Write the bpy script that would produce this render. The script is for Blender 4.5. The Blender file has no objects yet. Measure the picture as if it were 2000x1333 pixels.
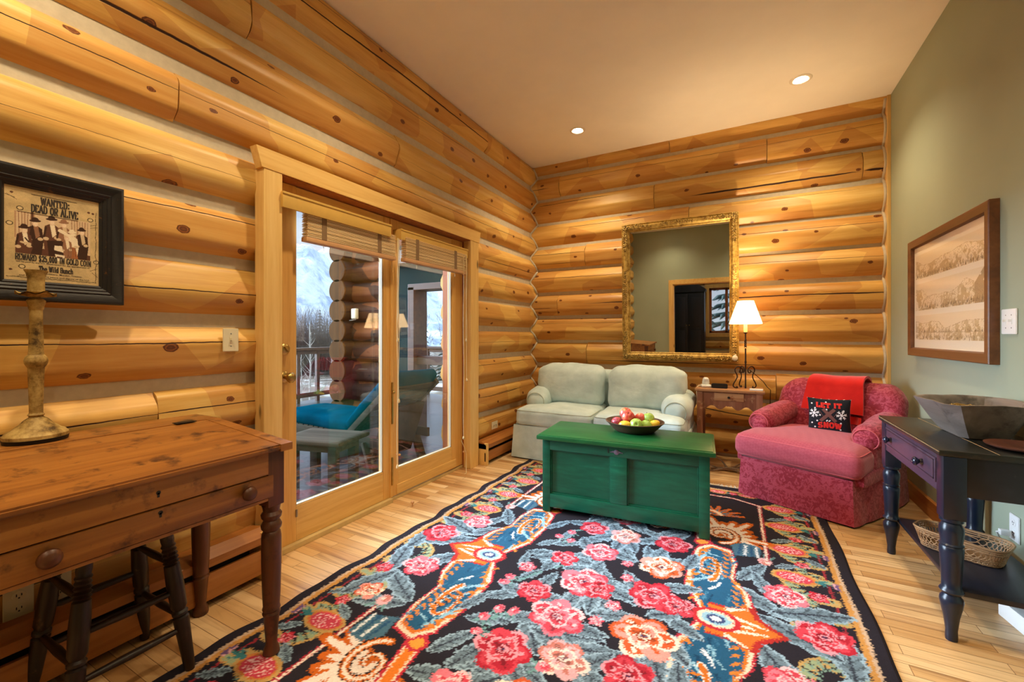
import bpy, bmesh, math, random
import numpy as np
from mathutils import Vector, Matrix, noise as mn

S = bpy.context.scene
C = S.collection
PI = math.pi
R_ = math.radians

# ---------------------------------------------------------------- camera
cam_d = bpy.data.cameras.new('camera')
cam = bpy.data.objects.new('camera', cam_d)
C.objects.link(cam)
cam.location = (0, 0, 1.2)
cam.rotation_euler = (R_(90), 0, R_(28.14))
cam_d.sensor_width = 36
cam_d.lens = 832 * 36 / 2000
cam_d.shift_y = -0.00575
cam_d.clip_start = 0.02
cam_d.clip_end = 3000
S.camera = cam

# ---------------------------------------------------------------- colour management
S.view_settings.view_transform = 'Standard'
S.view_settings.look = 'None'
S.view_settings.gamma = 1
S.view_settings.use_curve_mapping = False
S.view_settings.exposure = 1.1
S.cycles.max_bounces = 10
S.cycles.diffuse_bounces = 5
S.cycles.glossy_bounces = 5
S.cycles.transmission_bounces = 6
S.cycles.transparent_max_bounces = 16
S.cycles.sample_clamp_indirect = 6
S.cycles.caustics_reflective = False
S.cycles.caustics_refractive = False
S.cycles.use_denoising = True

# ---------------------------------------------------------------- sky and daylight
W = bpy.data.worlds.new('overcast_sky')
S.world = W
W.use_nodes = True
wt = W.node_tree
for n_ in list(wt.nodes):
    wt.nodes.remove(n_)
w_out = wt.nodes.new('ShaderNodeOutputWorld')
w_bg = wt.nodes.new('ShaderNodeBackground')
w_tc = wt.nodes.new('ShaderNodeTexCoord')
w_sx = wt.nodes.new('ShaderNodeSeparateXYZ')
w_rp = wt.nodes.new('ShaderNodeValToRGB')
wt.links.new(w_tc.outputs['Generated'], w_sx.inputs[0])
wt.links.new(w_sx.outputs['Z'], w_rp.inputs[0])
wt.links.new(w_rp.outputs['Color'], w_bg.inputs['Color'])
wt.links.new(w_bg.outputs[0], w_out.inputs['Surface'])
w_bg.inputs['Strength'].default_value = 1.35
_e = w_rp.color_ramp.elements
_e[0].position = 0.0; _e[0].color = (0.22, 0.25, 0.29, 1)
_e[1].position = 0.8; _e[1].color = (0.70, 0.88, 1.0, 1)
_x = w_rp.color_ramp.elements.new(0.25); _x.color = (0.21, 0.26, 0.33, 1)
_x = w_rp.color_ramp.elements.new(0.45); _x.color = (0.62, 0.80, 1.0, 1)

sun_d = bpy.data.lights.new('overcast_sun', 'SUN')
sun_d.energy = 11.0
sun_d.color = (0.66, 0.83, 1.0)
sun_d.angle = R_(52)
sun = bpy.data.objects.new('overcast_sun', sun_d)
C.objects.link(sun)
sun.rotation_euler = Vector((0.92, 0.13, -0.29)).to_track_quat('-Z', 'Y').to_euler()

# ================================================================ helpers
def lin(r, g, b):
    f = lambda c: (c / 255 / 12.92) if c / 255 <= .04045 else ((c / 255 + .055) / 1.055) ** 2.4
    return (f(r), f(g), f(b), 1.0)

class NT:
    """small node builder"""
    def __init__(s, name, rough=.5, spec=.5):
        s.m = bpy.data.materials.new(name)
        s.m.use_nodes = True
        s.t = s.m.node_tree
        s.b = [n for n in s.t.nodes if n.type == 'BSDF_PRINCIPLED'][0]
        s.o = [n for n in s.t.nodes if n.type == 'OUTPUT_MATERIAL'][0]
        s.b.inputs['Roughness'].default_value = rough
        s.b.inputs['Specular IOR Level'].default_value = spec
    def put(s, sock, v):
        if isinstance(v, bpy.types.NodeSocket):
            s.t.links.new(v, sock)
        else:
            sock.default_value = v
    def n(s, typ, props=None, ins=None):
        nd = s.t.nodes.new('ShaderNode' + typ)
        for k, v in (props or {}).items():
            setattr(nd, k, v)
        for k, v in (ins or {}).items():
            s.put(nd.inputs[k], v)
        return nd
    def obj(s):
        return s.n('TexCoord').outputs['Object']
    def uv(s, name):
        return s.n('UVMap', {'uv_map': name}).outputs[0]
    def rnd(s):
        return s.n('ObjectInfo').outputs['Random']
    def map(s, v, scale=(1, 1, 1), loc=(0, 0, 0), rot=(0, 0, 0)):
        return s.n('Mapping', None, {'Vector': v, 'Scale': scale, 'Location': loc, 'Rotation': rot}).outputs[0]
    def noise(s, v, scale=5, det=3, rough=.5, dist=0, out='Fac'):
        return s.n('TexNoise', None, {'Vector': v, 'Scale': scale, 'Detail': det, 'Roughness': rough, 'Distortion': dist}).outputs[out]
    def ramp(s, f, stops, interp='LINEAR'):
        nd = s.n('ValToRGB', None, {'Fac': f})
        cr = nd.color_ramp
        cr.interpolation = interp
        while len(cr.elements) < len(stops):
            cr.elements.new(.5)
        for e, (p, c) in zip(cr.elements, stops):
            e.position = p
            e.color = c if len(c) == 4 else (*c, 1)
        return nd.outputs['Color']
    def bw(s, f, a, b):
        if a > b: return s.ramp(f, [(b, (1, 1, 1, 1)), (a, (0, 0, 0, 1))])
        return s.ramp(f, [(a, (0, 0, 0, 1)), (b, (1, 1, 1, 1))])
    def mix(s, f, a, b, mode='MIX'):
        nd = s.n('Mix', {'data_type': 'RGBA', 'blend_type': mode, 'clamp_factor': True})
        s.put(nd.inputs[0], f); s.put(nd.inputs[6], a); s.put(nd.inputs[7], b)
        return nd.outputs[2]
    def math(s, op, a, b=0.0, c=0.0, clamp=False):
        nd = s.n('Math', {'operation': op, 'use_clamp': clamp})
        s.put(nd.inputs[0], a); s.put(nd.inputs[1], b); s.put(nd.inputs[2], c)
        return nd.outputs[0]
    def sep(s, v):
        return s.n('SeparateXYZ', None, {0: v}).outputs
    def comb(s, x, y, z=0.0):
        return s.n('CombineXYZ', None, {0: x, 1: y, 2: z}).outputs[0]
    def vadd(s, a, b, op='ADD'):
        return s.n('VectorMath', {'operation': op}, {0: a, 1: b}).outputs[0]
    def bump(s, h, strength=.3, dist=.01):
        nb = s.n('Bump', None, {'Height': h, 'Strength': strength, 'Distance': dist}).outputs[0]
        s.t.links.new(nb, s.b.inputs['Normal'])
    def col(s, c):
        s.put(s.b.inputs['Base Color'], c)
        return s
    def set(s, **k):
        for kk, v in k.items():
            s.put(s.b.inputs[kk.replace('_', ' ')], v)
        return s

def plain(name, rgb, rough=.5, metal=0.0, spec=.5, var=.06, scale=8, bump=0.0):
    m = NT(name, rough, spec)
    c = lin(*rgb)
    if var:
        f = m.noise(m.obj(), scale, 4, .6)
        d = tuple(max(0, x * (1 - var * 2)) for x in c[:3])
        l = tuple(min(1, x * (1 + var * 2)) for x in c[:3])
        m.col(m.ramp(f, [(.3, d), (.7, l)]))
        if bump:
            m.bump(f, bump, .005)
    else:
        m.col(c)
    m.set(Metallic=metal)
    return m.m

def wood(name, dark, mid, light, axis=0, rough=.4, grain=34, streak=.35, wear=None, wearscale=6, wearlim=(.56, .66), bump=.12, spec=.5, knots=False, coat=0.0):
    """long grained timber; axis = the direction of the grain in object space"""
    m = NT(name, rough, spec)
    o = m.obj()
    sc = [grain] * 3
    sc[axis] = grain * .055
    off = m.comb(m.math('MULTIPLY', m.rnd(), 13.0), m.math('MULTIPLY', m.rnd(), 7.0), m.math('MULTIPLY', m.rnd(), 5.0))
    v = m.vadd(o, off)
    wv = m.map(v, sc)
    a = m.noise(wv, 1.0, 5, .6, .6)
    sc2 = [x * .18 for x in sc]
    b = m.noise(m.map(v, sc2), 1.0, 3, .5, 1.2)
    f = m.math('ADD', m.math('MULTIPLY', a, 1 - streak), m.math('MULTIPLY', b, streak))
    c = m.ramp(f, [(.32, lin(*dark)), (.5, lin(*mid)), (.68, lin(*light))])
    if knots:
        sck = [9.0] * 3
        sck[axis] = 3.0
        vo = m.n('TexVoronoi', None, {'Vector': m.map(v, sck), 'Scale': 1.0})
        pick = m.math('LESS_THAN', m.sep(vo.outputs['Color'])[0], .35)
        k = m.math('MULTIPLY', m.bw(vo.outputs['Distance'], .16, .08), pick)
        c = m.mix(k, c, lin(*[x * .55 for x in dark]))
    if wear:
        w = m.bw(m.noise(o, wearscale, 6, .65), *wearlim)
        c = m.mix(w, c, lin(*wear))
    m.col(c)
    m.bump(a, bump, .004)
    if coat:
        m.set(Coat_Weight=coat, Coat_Roughness=.15)
    return m.m

def link(o, parent=None):
    C.objects.link(o)
    if parent is not None:
        o.parent = parent
    return o

def tag(o, label=None, cat=None, group=None, kind=None):
    if label: o['label'] = label
    if cat: o['category'] = cat
    if group: o['group'] = group
    if kind: o['kind'] = kind
    return o

def thing(name, label, cat, loc=(0, 0, 0), rz=0.0, group=None, kind=None):
    o = bpy.data.objects.new(name, None)
    o.empty_display_size = .05
    link(o)
    o.location = loc
    o.rotation_euler = (0, 0, rz)
    return tag(o, label, cat, group, kind)

def finish(me, mat, smooth):
    if isinstance(mat, (list, tuple)):
        for x in mat: me.materials.append(x)
    elif mat is not None:
        me.materials.append(mat)
    if smooth is not None:
        me.polygons.foreach_set('use_smooth', [True] * len(me.polygons))
        if smooth < 180:
            me.set_sharp_from_angle(angle=R_(smooth))
    me.update()

class MB:
    """collects shapes and links them as one mesh object"""
    def __init__(s):
        s.bm = bmesh.new()
    def box(s, c, d, bev=0.0, rot=None, seg=2, taper=None):
        bm = bmesh.new()
        bmesh.ops.create_cube(bm, size=1)
        for v in bm.verts:
            tx = ty = 1.0
            if taper and v.co.z < 0:
                tx, ty = taper
            v.co = Vector((v.co.x * d[0] * tx, v.co.y * d[1] * ty, v.co.z * d[2]))
        if bev > 0:
            bmesh.ops.bevel(bm, geom=list(bm.edges), offset=bev, segments=seg, affect='EDGES', profile=.6)
        M = Matrix.Translation(c) @ (rot.to_4x4() if rot is not None else Matrix())
        s.add(bm, M)
        return s
    def span(s, a, b, bev=0.0):
        return s.box([(x + y) / 2 for x, y in zip(a, b)], [abs(y - x) for x, y in zip(a, b)], bev)
    def add(s, bm, M=None):
        if M is not None:
            bm.transform(M)
        me = bpy.data.meshes.new('tmp')
        bm.to_mesh(me)
        bm.free()
        s.bm.from_mesh(me)
        bpy.data.meshes.remove(me)
    def grid(s, fn, nu, nv, cu=False, cv=False, cap=False):
        vs = [[s.bm.verts.new(fn(i / (nu if cu else nu - 1), j / (nv if cv else nv - 1))) for j in range(nv)] for i in range(nu)]
        for i in range(nu if cu else nu - 1):
            for j in range(nv if cv else nv - 1):
                a, b, c, d = vs[i][j], vs[(i + 1) % nu][j], vs[(i + 1) % nu][(j + 1) % nv], vs[i][(j + 1) % nv]
                try: s.bm.faces.new((a, b, c, d))
                except ValueError: pass
        if cap and cv:
            try:
                s.bm.faces.new(vs[0][::-1]); s.bm.faces.new(vs[-1])
            except ValueError: pass
        return s
    def lathe(s, prof, seg=24, M=None, sq=None):
        """prof: list of (r, z)"""
        M = M or Matrix()
        def f(u, v):
            r, z = prof[min(int(round(u * (len(prof) - 1))), len(prof) - 1)]
            a = v * 2 * PI
            return M @ Vector((max(r, 1e-4) * math.cos(a), max(r, 1e-4) * math.sin(a), z))
        return s.grid(f, len(prof), seg, cv=True, cap=True)
    def tube(s, pts, rad, seg=8, cyc=False, cap=True):
        pts = [Vector(p) for p in pts]
        n = len(pts)
        rr = rad if isinstance(rad, (list, tuple)) else [rad] * n
        rings = []
        up = None
        for i, p in enumerate(pts):
            if cyc: t = pts[(i + 1) % n] - pts[i - 1]
            else: t = pts[min(i + 1, n - 1)] - pts[max(i - 1, 0)]
            if t.length < 1e-9: t = Vector((0, 0, 1))
            t.normalize()
            if up is None:
                up = Vector((0, 0, 1)) if abs(t.z) < .9 else Vector((1, 0, 0))
            b = t.cross(up)
            if b.length < 1e-6: b = t.cross(Vector((.3, 1, .2)))
            b.normalize()
            up = b.cross(t).normalized()
            rings.append([s.bm.verts.new(p + rr[i] * (math.cos(k * 2 * PI / seg) * b + math.sin(k * 2 * PI / seg) * up)) for k in range(seg)])
        for i in range(n if cyc else n - 1):
            A, B = rings[i], rings[(i + 1) % n]
            for k in range(seg):
                try: s.bm.faces.new((A[k], A[(k + 1) % seg], B[(k + 1) % seg], B[k]))
                except ValueError: pass
        if cap and not cyc:
            s.bm.faces.new(rings[0][::-1]); s.bm.faces.new(rings[-1])
        return s
    def prism(s, poly, depth, M=None):
        """poly in local xy, pushed along +z by depth"""
        M = M or Matrix()
        a = [s.bm.verts.new(M @ Vector((x, y, 0))) for x, y in poly]
        b = [s.bm.verts.new(M @ Vector((x, y, depth))) for x, y in poly]
        s.bm.faces.new(a[::-1]); s.bm.faces.new(b)
        for i in range(len(a)):
            j = (i + 1) % len(a)
            s.bm.faces.new((a[i], a[j], b[j], b[i]))
        return s
    def ball(s, c, r, sub=2, scale=(1, 1, 1), rot=None):
        bm = bmesh.new()
        bmesh.ops.create_icosphere(bm, subdivisions=sub, radius=r)
        M = Matrix.Translation(c) @ (rot.to_4x4() if rot is not None else Matrix()) @ Matrix.Diagonal((*scale, 1))
        s.add(bm, M)
        return s
    def cushion(s, c, d, r, puff=.0, n=14, wr=0.0, seed=0, M=None, warp=None, wf=9.0):
        """soft rounded box with a puffed top and bottom"""
        h = Vector(d) / 2
        bm = bmesh.new()
        bmesh.ops.create_cube(bm, size=2)
        bmesh.ops.subdivide_edges(bm, edges=list(bm.edges), cuts=n, use_grid_fill=True)
        rx = [min(r, x * .999) for x in h]
        for v in bm.verts:
            # finer sampling near the rounded edges
            q = Vector([math.copysign(abs(t) ** .8, t) * hh for t, hh in zip(v.co, h)])
            inn = Vector([max(-(hh - rr), min(hh - rr, t)) for t, hh, rr in zip(q, h, rx)])
            dd = q - inn
            if dd.length > 1e-9:
                dd.normalize()
                p = inn + Vector([a * b for a, b in zip(dd, rx)])
            else:
                p = q
            if puff:
                fx = max(0, 1 - (p.x / h.x) ** 2); fy = max(0, 1 - (p.y / h.y) ** 2)
                p.z += math.copysign(puff, p.z) * (fx * fy) ** .6 * abs(p.z / h.z)
            if wr:
                w = mn.noise(Vector((p.x * wf + seed * 3.1, p.y * wf, p.z * wf))) + .5 * mn.noise(Vector((p.x * wf * 2.3, p.y * wf * 2.3 + seed, p.z * wf * 2.3)))
                p += (p - inn * .7).normalized() * wr * w
            p = p + Vector(c)
            if warp: p = warp(p)
            v.co = p
        s.add(bm, M)
        return s
    def build(s, name, mat, parent=None, smooth=40, loc=None, weld=True):
        if weld:
            bmesh.ops.remove_doubles(s.bm, verts=s.bm.verts, dist=1e-5)
        bmesh.ops.recalc_face_normals(s.bm, faces=s.bm.faces)
        me = bpy.data.meshes.new(name)
        s.bm.to_mesh(me)
        s.bm.free()
        finish(me, mat, smooth)
        o = link(bpy.data.objects.new(name, me), parent)
        if loc is not None: o.location = loc
        return o

def axis_mat(origin, z, x=None):
    z = Vector(z).normalized()
    x = Vector(x) if x is not None else (Vector((1, 0, 0)) if abs(z.x) < .9 else Vector((0, 1, 0)))
    y = z.cross(x).normalized()
    x = y.cross(z)
    M = Matrix((x, y, z)).transposed().to_4x4()
    M.translation = origin
    return M

def between(a, b):
    a, b = Vector(a), Vector(b)
    return axis_mat(a, b - a), (b - a).length

def copy_tree(o, parent=None):
    c = o.copy()
    C.objects.link(c)
    c.parent = parent
    for ch in list(o.children):
        copy_tree(ch, c)
    return c

def grid_mesh(name, P, col=None, mat=None, parent=None, smooth=180, uvs=None):
    """P: (H, W, 3) points; col: (H, W, 3) sRGB 0..1 stored as a colour attribute"""
    H, Wd = P.shape[:2]
    idx = np.arange(H * Wd).reshape(H, Wd)
    q = np.stack([idx[:-1, :-1], idx[:-1, 1:], idx[1:, 1:], idx[1:, :-1]], -1).reshape(-1, 4)
    me = bpy.data.meshes.new(name)
    me.vertices.add(H * Wd)
    me.vertices.foreach_set('co', P.reshape(-1).astype(np.float32))
    me.loops.add(q.size)
    me.loops.foreach_set('vertex_index', q.reshape(-1).astype(np.int32))
    me.polygons.add(len(q))
    me.polygons.foreach_set('loop_start', np.arange(0, q.size, 4, dtype=np.int32))
    me.update(calc_edges=True)
    if col is not None:
        a = me.color_attributes.new('paint', 'BYTE_COLOR', 'POINT')
        c = np.ones((H * Wd, 4), np.float32)
        s = np.clip(col.reshape(-1, 3), 0, 1)
        c[:, :3] = np.where(s <= .04045, s / 12.92, ((s + .055) / 1.055) ** 2.4)
        a.data.foreach_set('color', c.reshape(-1))
    for un, U in (uvs or {}).items():
        ul = me.uv_layers.new(name=un)
        ul.data.foreach_set('uv', U.reshape(-1, 2)[q.reshape(-1)].reshape(-1).astype(np.float32))
    finish(me, mat, smooth)
    return link(bpy.data.objects.new(name, me), parent)

def n1(x, s=0.0):
    return mn.noise(Vector((x, s * 7.31 + .37, s * 3.7)))

# painter for woven and printed surfaces: works in the surface's own metres
class Paint:
    def __init__(s, x0, y0, x1, y1, res, bg, seed=1, jag=0.0):
        s.res = res
        s.w = int(round((x1 - x0) / res)) + 1
        s.h = int(round((y1 - y0) / res)) + 1
        xs = np.linspace(x0, x1, s.w); ys = np.linspace(y0, y1, s.h)
        s.X, s.Y = np.meshgrid(xs, ys)
        s.x0, s.y0, s.x1, s.y1 = x0, y0, x1, y1
        s.A = np.empty((s.h, s.w, 3)); s.A[:] = np.array(bg) / 255
        s.rng = np.random.default_rng(seed)
        s.PX = s.X + jag * s.rng.standard_normal(s.X.shape)
        s.PY = s.Y + jag * s.rng.standard_normal(s.X.shape)
    def win(s, a, b, c, d):
        i0 = max(0, int((b - s.y0) / s.res) - 1); i1 = min(s.h, int((d - s.y0) / s.res) + 3)
        j0 = max(0, int((a - s.x0) / s.res) - 1); j1 = min(s.w, int((c - s.x0) / s.res) + 3)
        if i1 <= i0 or j1 <= j0: return None
        return np.s_[i0:i1, j0:j1]
    def fill(s, sl, m, col):
        s.A[sl][m] = np.array(col) / 255
    def poly(s, pts, col):
        p = np.array(pts, float)
        sl = s.win(p[:, 0].min(), p[:, 1].min(), p[:, 0].max(), p[:, 1].max())
        if sl is None: return
        X, Y = s.PX[sl], s.PY[sl]
        ins = np.zeros(X.shape, bool)
        for i in range(len(p)):
            xa, ya = p[i]; xb, yb = p[(i + 1) % len(p)]
            if ya == yb: continue
            cr = ((ya > Y) != (yb > Y)) & (X < (xb - xa) * (Y - ya) / (yb - ya) + xa)
            ins ^= cr
        s.fill(sl, ins, col)
    def ell(s, cx, cy, rx, ry, col, rot=0.0):
        r = max(rx, ry)
        sl = s.win(cx - r, cy - r, cx + r, cy + r)
        if sl is None: return
        dx, dy = s.PX[sl] - cx, s.PY[sl] - cy
        c, n = math.cos(rot), math.sin(rot)
        u, v = (dx * c + dy * n) / rx, (-dx * n + dy * c) / ry
        s.fill(sl, u * u + v * v < 1, col)
    def line(s, pts, w, col, w1=None):
        p = [np.array(a, float) for a in pts]
        w1 = w if w1 is None else w1
        n = max(1, len(p) - 1)
        for i in range(len(p) - 1):
            a, b = p[i], p[i + 1]
            wa = (w + (w1 - w) * i / n) / 2; wb = (w + (w1 - w) * (i + 1) / n) / 2
            m = max(wa, wb)
            sl = s.win(min(a[0], b[0]) - m, min(a[1], b[1]) - m, max(a[0], b[0]) + m, max(a[1], b[1]) + m)
            if sl is None: continue
            d = b - a; L = max(1e-9, d @ d)
            X, Y = s.PX[sl] - a[0], s.PY[sl] - a[1]
            t = np.clip((X * d[0] + Y * d[1]) / L, 0, 1)
            q = np.hypot(X - t * d[0], Y - t * d[1])
            s.fill(sl, q < wa + (wb - wa) * t, col)

def paint_mat(name, rough=.9, noise_amt=.12, nscale=400, bumps=.3, coat=0.0, spec=.2):
    m = NT(name, rough, spec)
    c = m.n('VertexColor', {'layer_name': 'paint'}).outputs['Color']
    f = m.noise(m.obj(), nscale, 2, .6)
    c = m.mix(noise_amt * 2, c, m.mix(1.0, c, m.ramp(f, [(.25, (.35, .35, .35)), (.75, (1.4, 1.4, 1.4))]), 'MULTIPLY'))
    m.col(c)
    if bumps: m.bump(f, bumps, .003)
    if coat: m.set(Coat_Weight=coat, Coat_Roughness=.03)
    return m.m

# slab lettering drawn as strokes
def arc(cx, cy, rx, ry, a0, a1, n=10):
    return [(cx + rx * math.cos(R_(a0 + (a1 - a0) * i / n)), cy + ry * math.sin(R_(a0 + (a1 - a0) * i / n))) for i in range(n + 1)]
GL = {
 'A': [[(0, 0), (.5, 1)], [(.5, 1), (1, 0)], [(.2, .36), (.8, .36)]],
 'B': [[(.15, 0), (.15, 1)], [(.1, 1), (.6, 1)] + arc(.6, .76, .3, .24, 90, -90) + [(.15, .52)], [(.15, .52), (.62, .52)] + arc(.62, .26, .34, .26, 90, -90) + [(.1, 0)]],
 'C': [arc(.52, .5, .46, .5, 45, 315, 16)], 'G': [arc(.52, .5, .46, .5, 45, 345, 16) + [(.98, .42), (.62, .42)]],
 'D': [[(.15, 0), (.15, 1)], [(.1, 1), (.5, 1)] + arc(.5, .5, .46, .5, 90, -90, 12) + [(.1, 0)]],
 'E': [[(.15, 0), (.15, 1)], [(.1, 1), (.9, 1), (.9, .8)], [(.15, .52), (.7, .52)], [(.1, 0), (.9, 0), (.9, .2)]],
 'I': [[(.5, 0), (.5, 1)], [(.2, 1), (.8, 1)], [(.2, 0), (.8, 0)]],
 'L': [[(.15, 0), (.15, 1)], [(0, 1), (.4, 1)], [(0, 0), (.9, 0), (.9, .25)]],
 'N': [[(.12, 0), (.12, 1)], [(.12, 1), (.88, 0)], [(.88, 0), (.88, 1)], [(0, 0), (.3, 0)], [(.7, 1), (1, 1)]],
 'O': [arc(.5, .5, .45, .5, 0, 360, 20)], '0': [arc(.5, .5, .36, .5, 0, 360, 20)],
 'R': [[(.15, 0), (.15, 1)], [(.05, 1), (.6, 1)] + arc(.6, .75, .32, .25, 90, -90) + [(.15, .5)], [(.55, .5), (.92, 0)], [(0, 0), (.35, 0)], [(.78, 0), (1.02, 0)]],
 'S': [arc(.5, .75, .38, .25, 30, 270, 10) + arc(.5, .25, .4, .25, 90, -150, 10)],
 '$': [arc(.5, .72, .34, .22, 30, 270, 10) + arc(.5, .27, .36, .22, 90, -150, 10), [(.5, -.1), (.5, 1.1)]],
 'T': [[(.5, 0), (.5, 1)], [(.02, .78), (.02, 1), (.98, 1), (.98, .78)], [(.28, 0), (.72, 0)]],
 'V': [[(0, 1), (.5, 0)], [(.5, 0), (1, 1)], [(-.08, 1), (.25, 1)], [(.75, 1), (1.08, 1)]],
 'W': [[(0, 1), (.26, 0)], [(.26, 0), (.5, .9)], [(.5, .9), (.74, 0)], [(.74, 0), (1, 1)], [(-.1, 1), (.2, 1)], [(.8, 1), (1.1, 1)]],
 '2': [arc(.5, .7, .38, .3, 170, -30, 10) + [(.1, 0), (.9, 0), (.9, .18)]],
 '5': [[(.85, 1), (.2, 1), (.17, .55)] + arc(.48, .32, .4, .32, 100, -150, 12)],
 ':': [[(.5, .1), (.5, .22)], [(.5, .6), (.5, .72)]], ',': [[(.5, .1), (.38, -.18)]], ' ': [],
 'h': [[(.15, 0), (.15, 1)], arc(.5, .38, .32, .28, 170, 0) + [(.82, 0)], [(0, 0), (.32, 0)], [(.66, 0), (1, 0)], [(0, 1), (.2, 1)]],
 'e': [[(.12, .34), (.86, .34)] + arc(.5, .33, .38, .33, 0, 310, 12)],
 'i': [[(.5, 0), (.5, .64), (.3, .64)], [(.2, 0), (.8, 0)], [(.5, .85), (.5, .95)]],
 'l': [[(.5, 0), (.5, 1), (.3, 1)], [(.2, 0), (.8, 0)]],
 'd': [arc(.44, .33, .36, .33, 0, 360, 14), [(.82, 0), (.82, 1), (.65, 1)], [(.82, 0), (.98, 0)]],
 'u': [[(.0, .64), (.18, .64)] + [(.18, .28)] + arc(.5, .28, .32, .28, 180, 360) + [(.82, .64), (.66, .64)], [(.82, .3), (.82, 0), (.98, 0)]],
 'n': [[(.0, .64), (.18, .64), (.18, 0)], arc(.5, .36, .32, .28, 170, 0) + [(.82, 0)], [(0, 0), (.34, 0)], [(.66, 0), (1, 0)]],
 'c': [arc(.52, .33, .4, .33, 40, 320, 12)],
}
WIDTH = {'I': .62, 'W': 1.35, ':': .45, ',': .42, ' ': .55, 'i': .6, 'l': .6, '$': .85, '0': .82, '2': .85, '5': .85, 'L': .92, 'E': .92}
for _k in 'A':
    GL[_k] += [[(-.12, 0), (.2, 0)], [(.8, 0), (1.12, 0)]]

def strokes(text, height, width, th, gap=.3, slab=1.0):
    """list of 2-D quads (4 points each) filling the given width, starting at 0, 0"""
    adv = [WIDTH.get(ch, 1.0) for ch in text]
    tot = sum(adv) + gap * (len(text) - 1)
    k = width / tot
    x = 0.0
    q = []
    for ch, a in zip(text, adv):
        for pl in GL.get(ch, []):
            for (p0, p1) in zip(pl[:-1], pl[1:]):
                A = Vector((x + p0[0] * a * k, p0[1] * height)); B = Vector((x + p1[0] * a * k, p1[1] * height))
                d = B - A
                if d.length < 1e-7: continue
                d.normalize()
                t = th * (.62 if abs(d.x) > .9 else 1.0) * slab
                nrm = Vector((-d.y, d.x)) * t / 2
                e = d * t * .35
                m = max(1, int((B - A).length / .012))
                for i in range(m):
                    a0 = A - e + (B - A + 2 * e) * i / m; a1 = A - e + (B - A + 2 * e) * (i + 1) / m
                    q.append((a0 + nrm, a1 + nrm, a1 - nrm, a0 - nrm))
        x += (a + gap) * k
    return q

def quads_to(mb, quads, fn):
    for i, q in enumerate(quads):
        vs = [mb.bm.verts.new(fn(p[0], p[1]) + Vector((0, -3e-5 * (i % 7), 0))) for p in q]
        try: mb.bm.faces.new(vs)
        except ValueError: pass
# ================================================================ materials
def log_material(name, pal, crackcol, crack=True, dull=0.0):
    m = NT(name, .42, .4)
    uv = m.uv('along')
    off = m.comb(m.math('MULTIPLY', m.rnd(), 37.0), m.math('MULTIPLY', m.rnd(), 11.0))
    v = m.vadd(uv, off)
    g1 = m.noise(m.map(v, (1.6, 26, 1)), 1.0, 6, .62, .5)
    g2 = m.noise(m.map(v, (.7, 5, 1)), 1.0, 3, .5, 1.6)
    g3 = m.noise(m.map(v, (5, 120, 1)), 1.0, 2, .5)
    f = m.math('ADD', m.math('ADD', m.math('MULTIPLY', g1, .42), m.math('MULTIPLY', g2, .46)), m.math('MULTIPLY', g3, .12))
    c = m.ramp(f, [(.34, lin(*pal[0])), (.45, lin(*pal[1])), (.54, lin(*pal[2])), (.66, lin(*pal[3]))])
    tone = m.ramp(m.rnd(), [(0, (.86, .84, .80)), (.5, (1, 1, 1)), (1, (1.0, .93, .84))])
    c = m.mix(1.0, c, tone, 'MULTIPLY')
    # knots
    kv = m.n('TexVoronoi', {'voronoi_dimensions': '2D'}, {'Vector': m.map(v, (3.1, 4.6, 1)), 'Scale': 1.0})
    warp = m.math('ADD', kv.outputs['Distance'], m.math('MULTIPLY', m.math('SUBTRACT', m.noise(m.map(v, (30, 60, 1)), 1.0, 2), .5), .06))
    pick = m.math('LESS_THAN', m.sep(kv.outputs['Color'])[0], .5)
    size = m.math('ADD', .04, m.math('MULTIPLY', m.sep(kv.outputs['Color'])[1], .06))
    rel = m.math('DIVIDE', warp, size)
    kcol = m.ramp(rel, [(0, lin(120, 66, 30)), (.45, lin(92, 46, 20)), (.62, lin(150, 88, 40)), (.85, lin(70, 34, 14)), (1, lin(150, 88, 40))])
    kmask = m.math('MULTIPLY', m.bw(rel, 1.18, .95), pick)
    halo = m.math('MULTIPLY', m.math('MULTIPLY', m.bw(rel, 3.2, 1.0), pick), .35)
    c = m.mix(halo, c, lin(172, 98, 44))
    c = m.mix(kmask, c, kcol)
    # drying cracks
    tot = None
    for nm in ('crack_a', 'crack_b'):
        cu = m.sep(m.uv(nm))
        dv = m.math('ADD', cu[1], m.math('MULTIPLY', m.math('SUBTRACT', m.noise(m.map(uv, (14, 3, 1)), 1.0, 3, .6), .5), .006))
        ratio = m.math('DIVIDE', m.math('ABSOLUTE', dv), m.math('MAXIMUM', cu[0], .00001))
        k = m.math('MULTIPLY', m.bw(ratio, 1.0, .55), m.math('GREATER_THAN', cu[0], .0003))
        tot = k if tot is None else m.math('MAXIMUM', tot, k)
    c = m.mix(tot, c, lin(*crackcol))
    m.col(c)
    h = m.math('SUBTRACT', m.math('MULTIPLY', f, .25), m.math('MULTIPLY', tot, 1.0))
    m.bump(h, .55, .006)
    m.set(Roughness=m.math('ADD', .42 + dull, m.math('MULTIPLY', tot, .4)))
    return m.m

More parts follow.
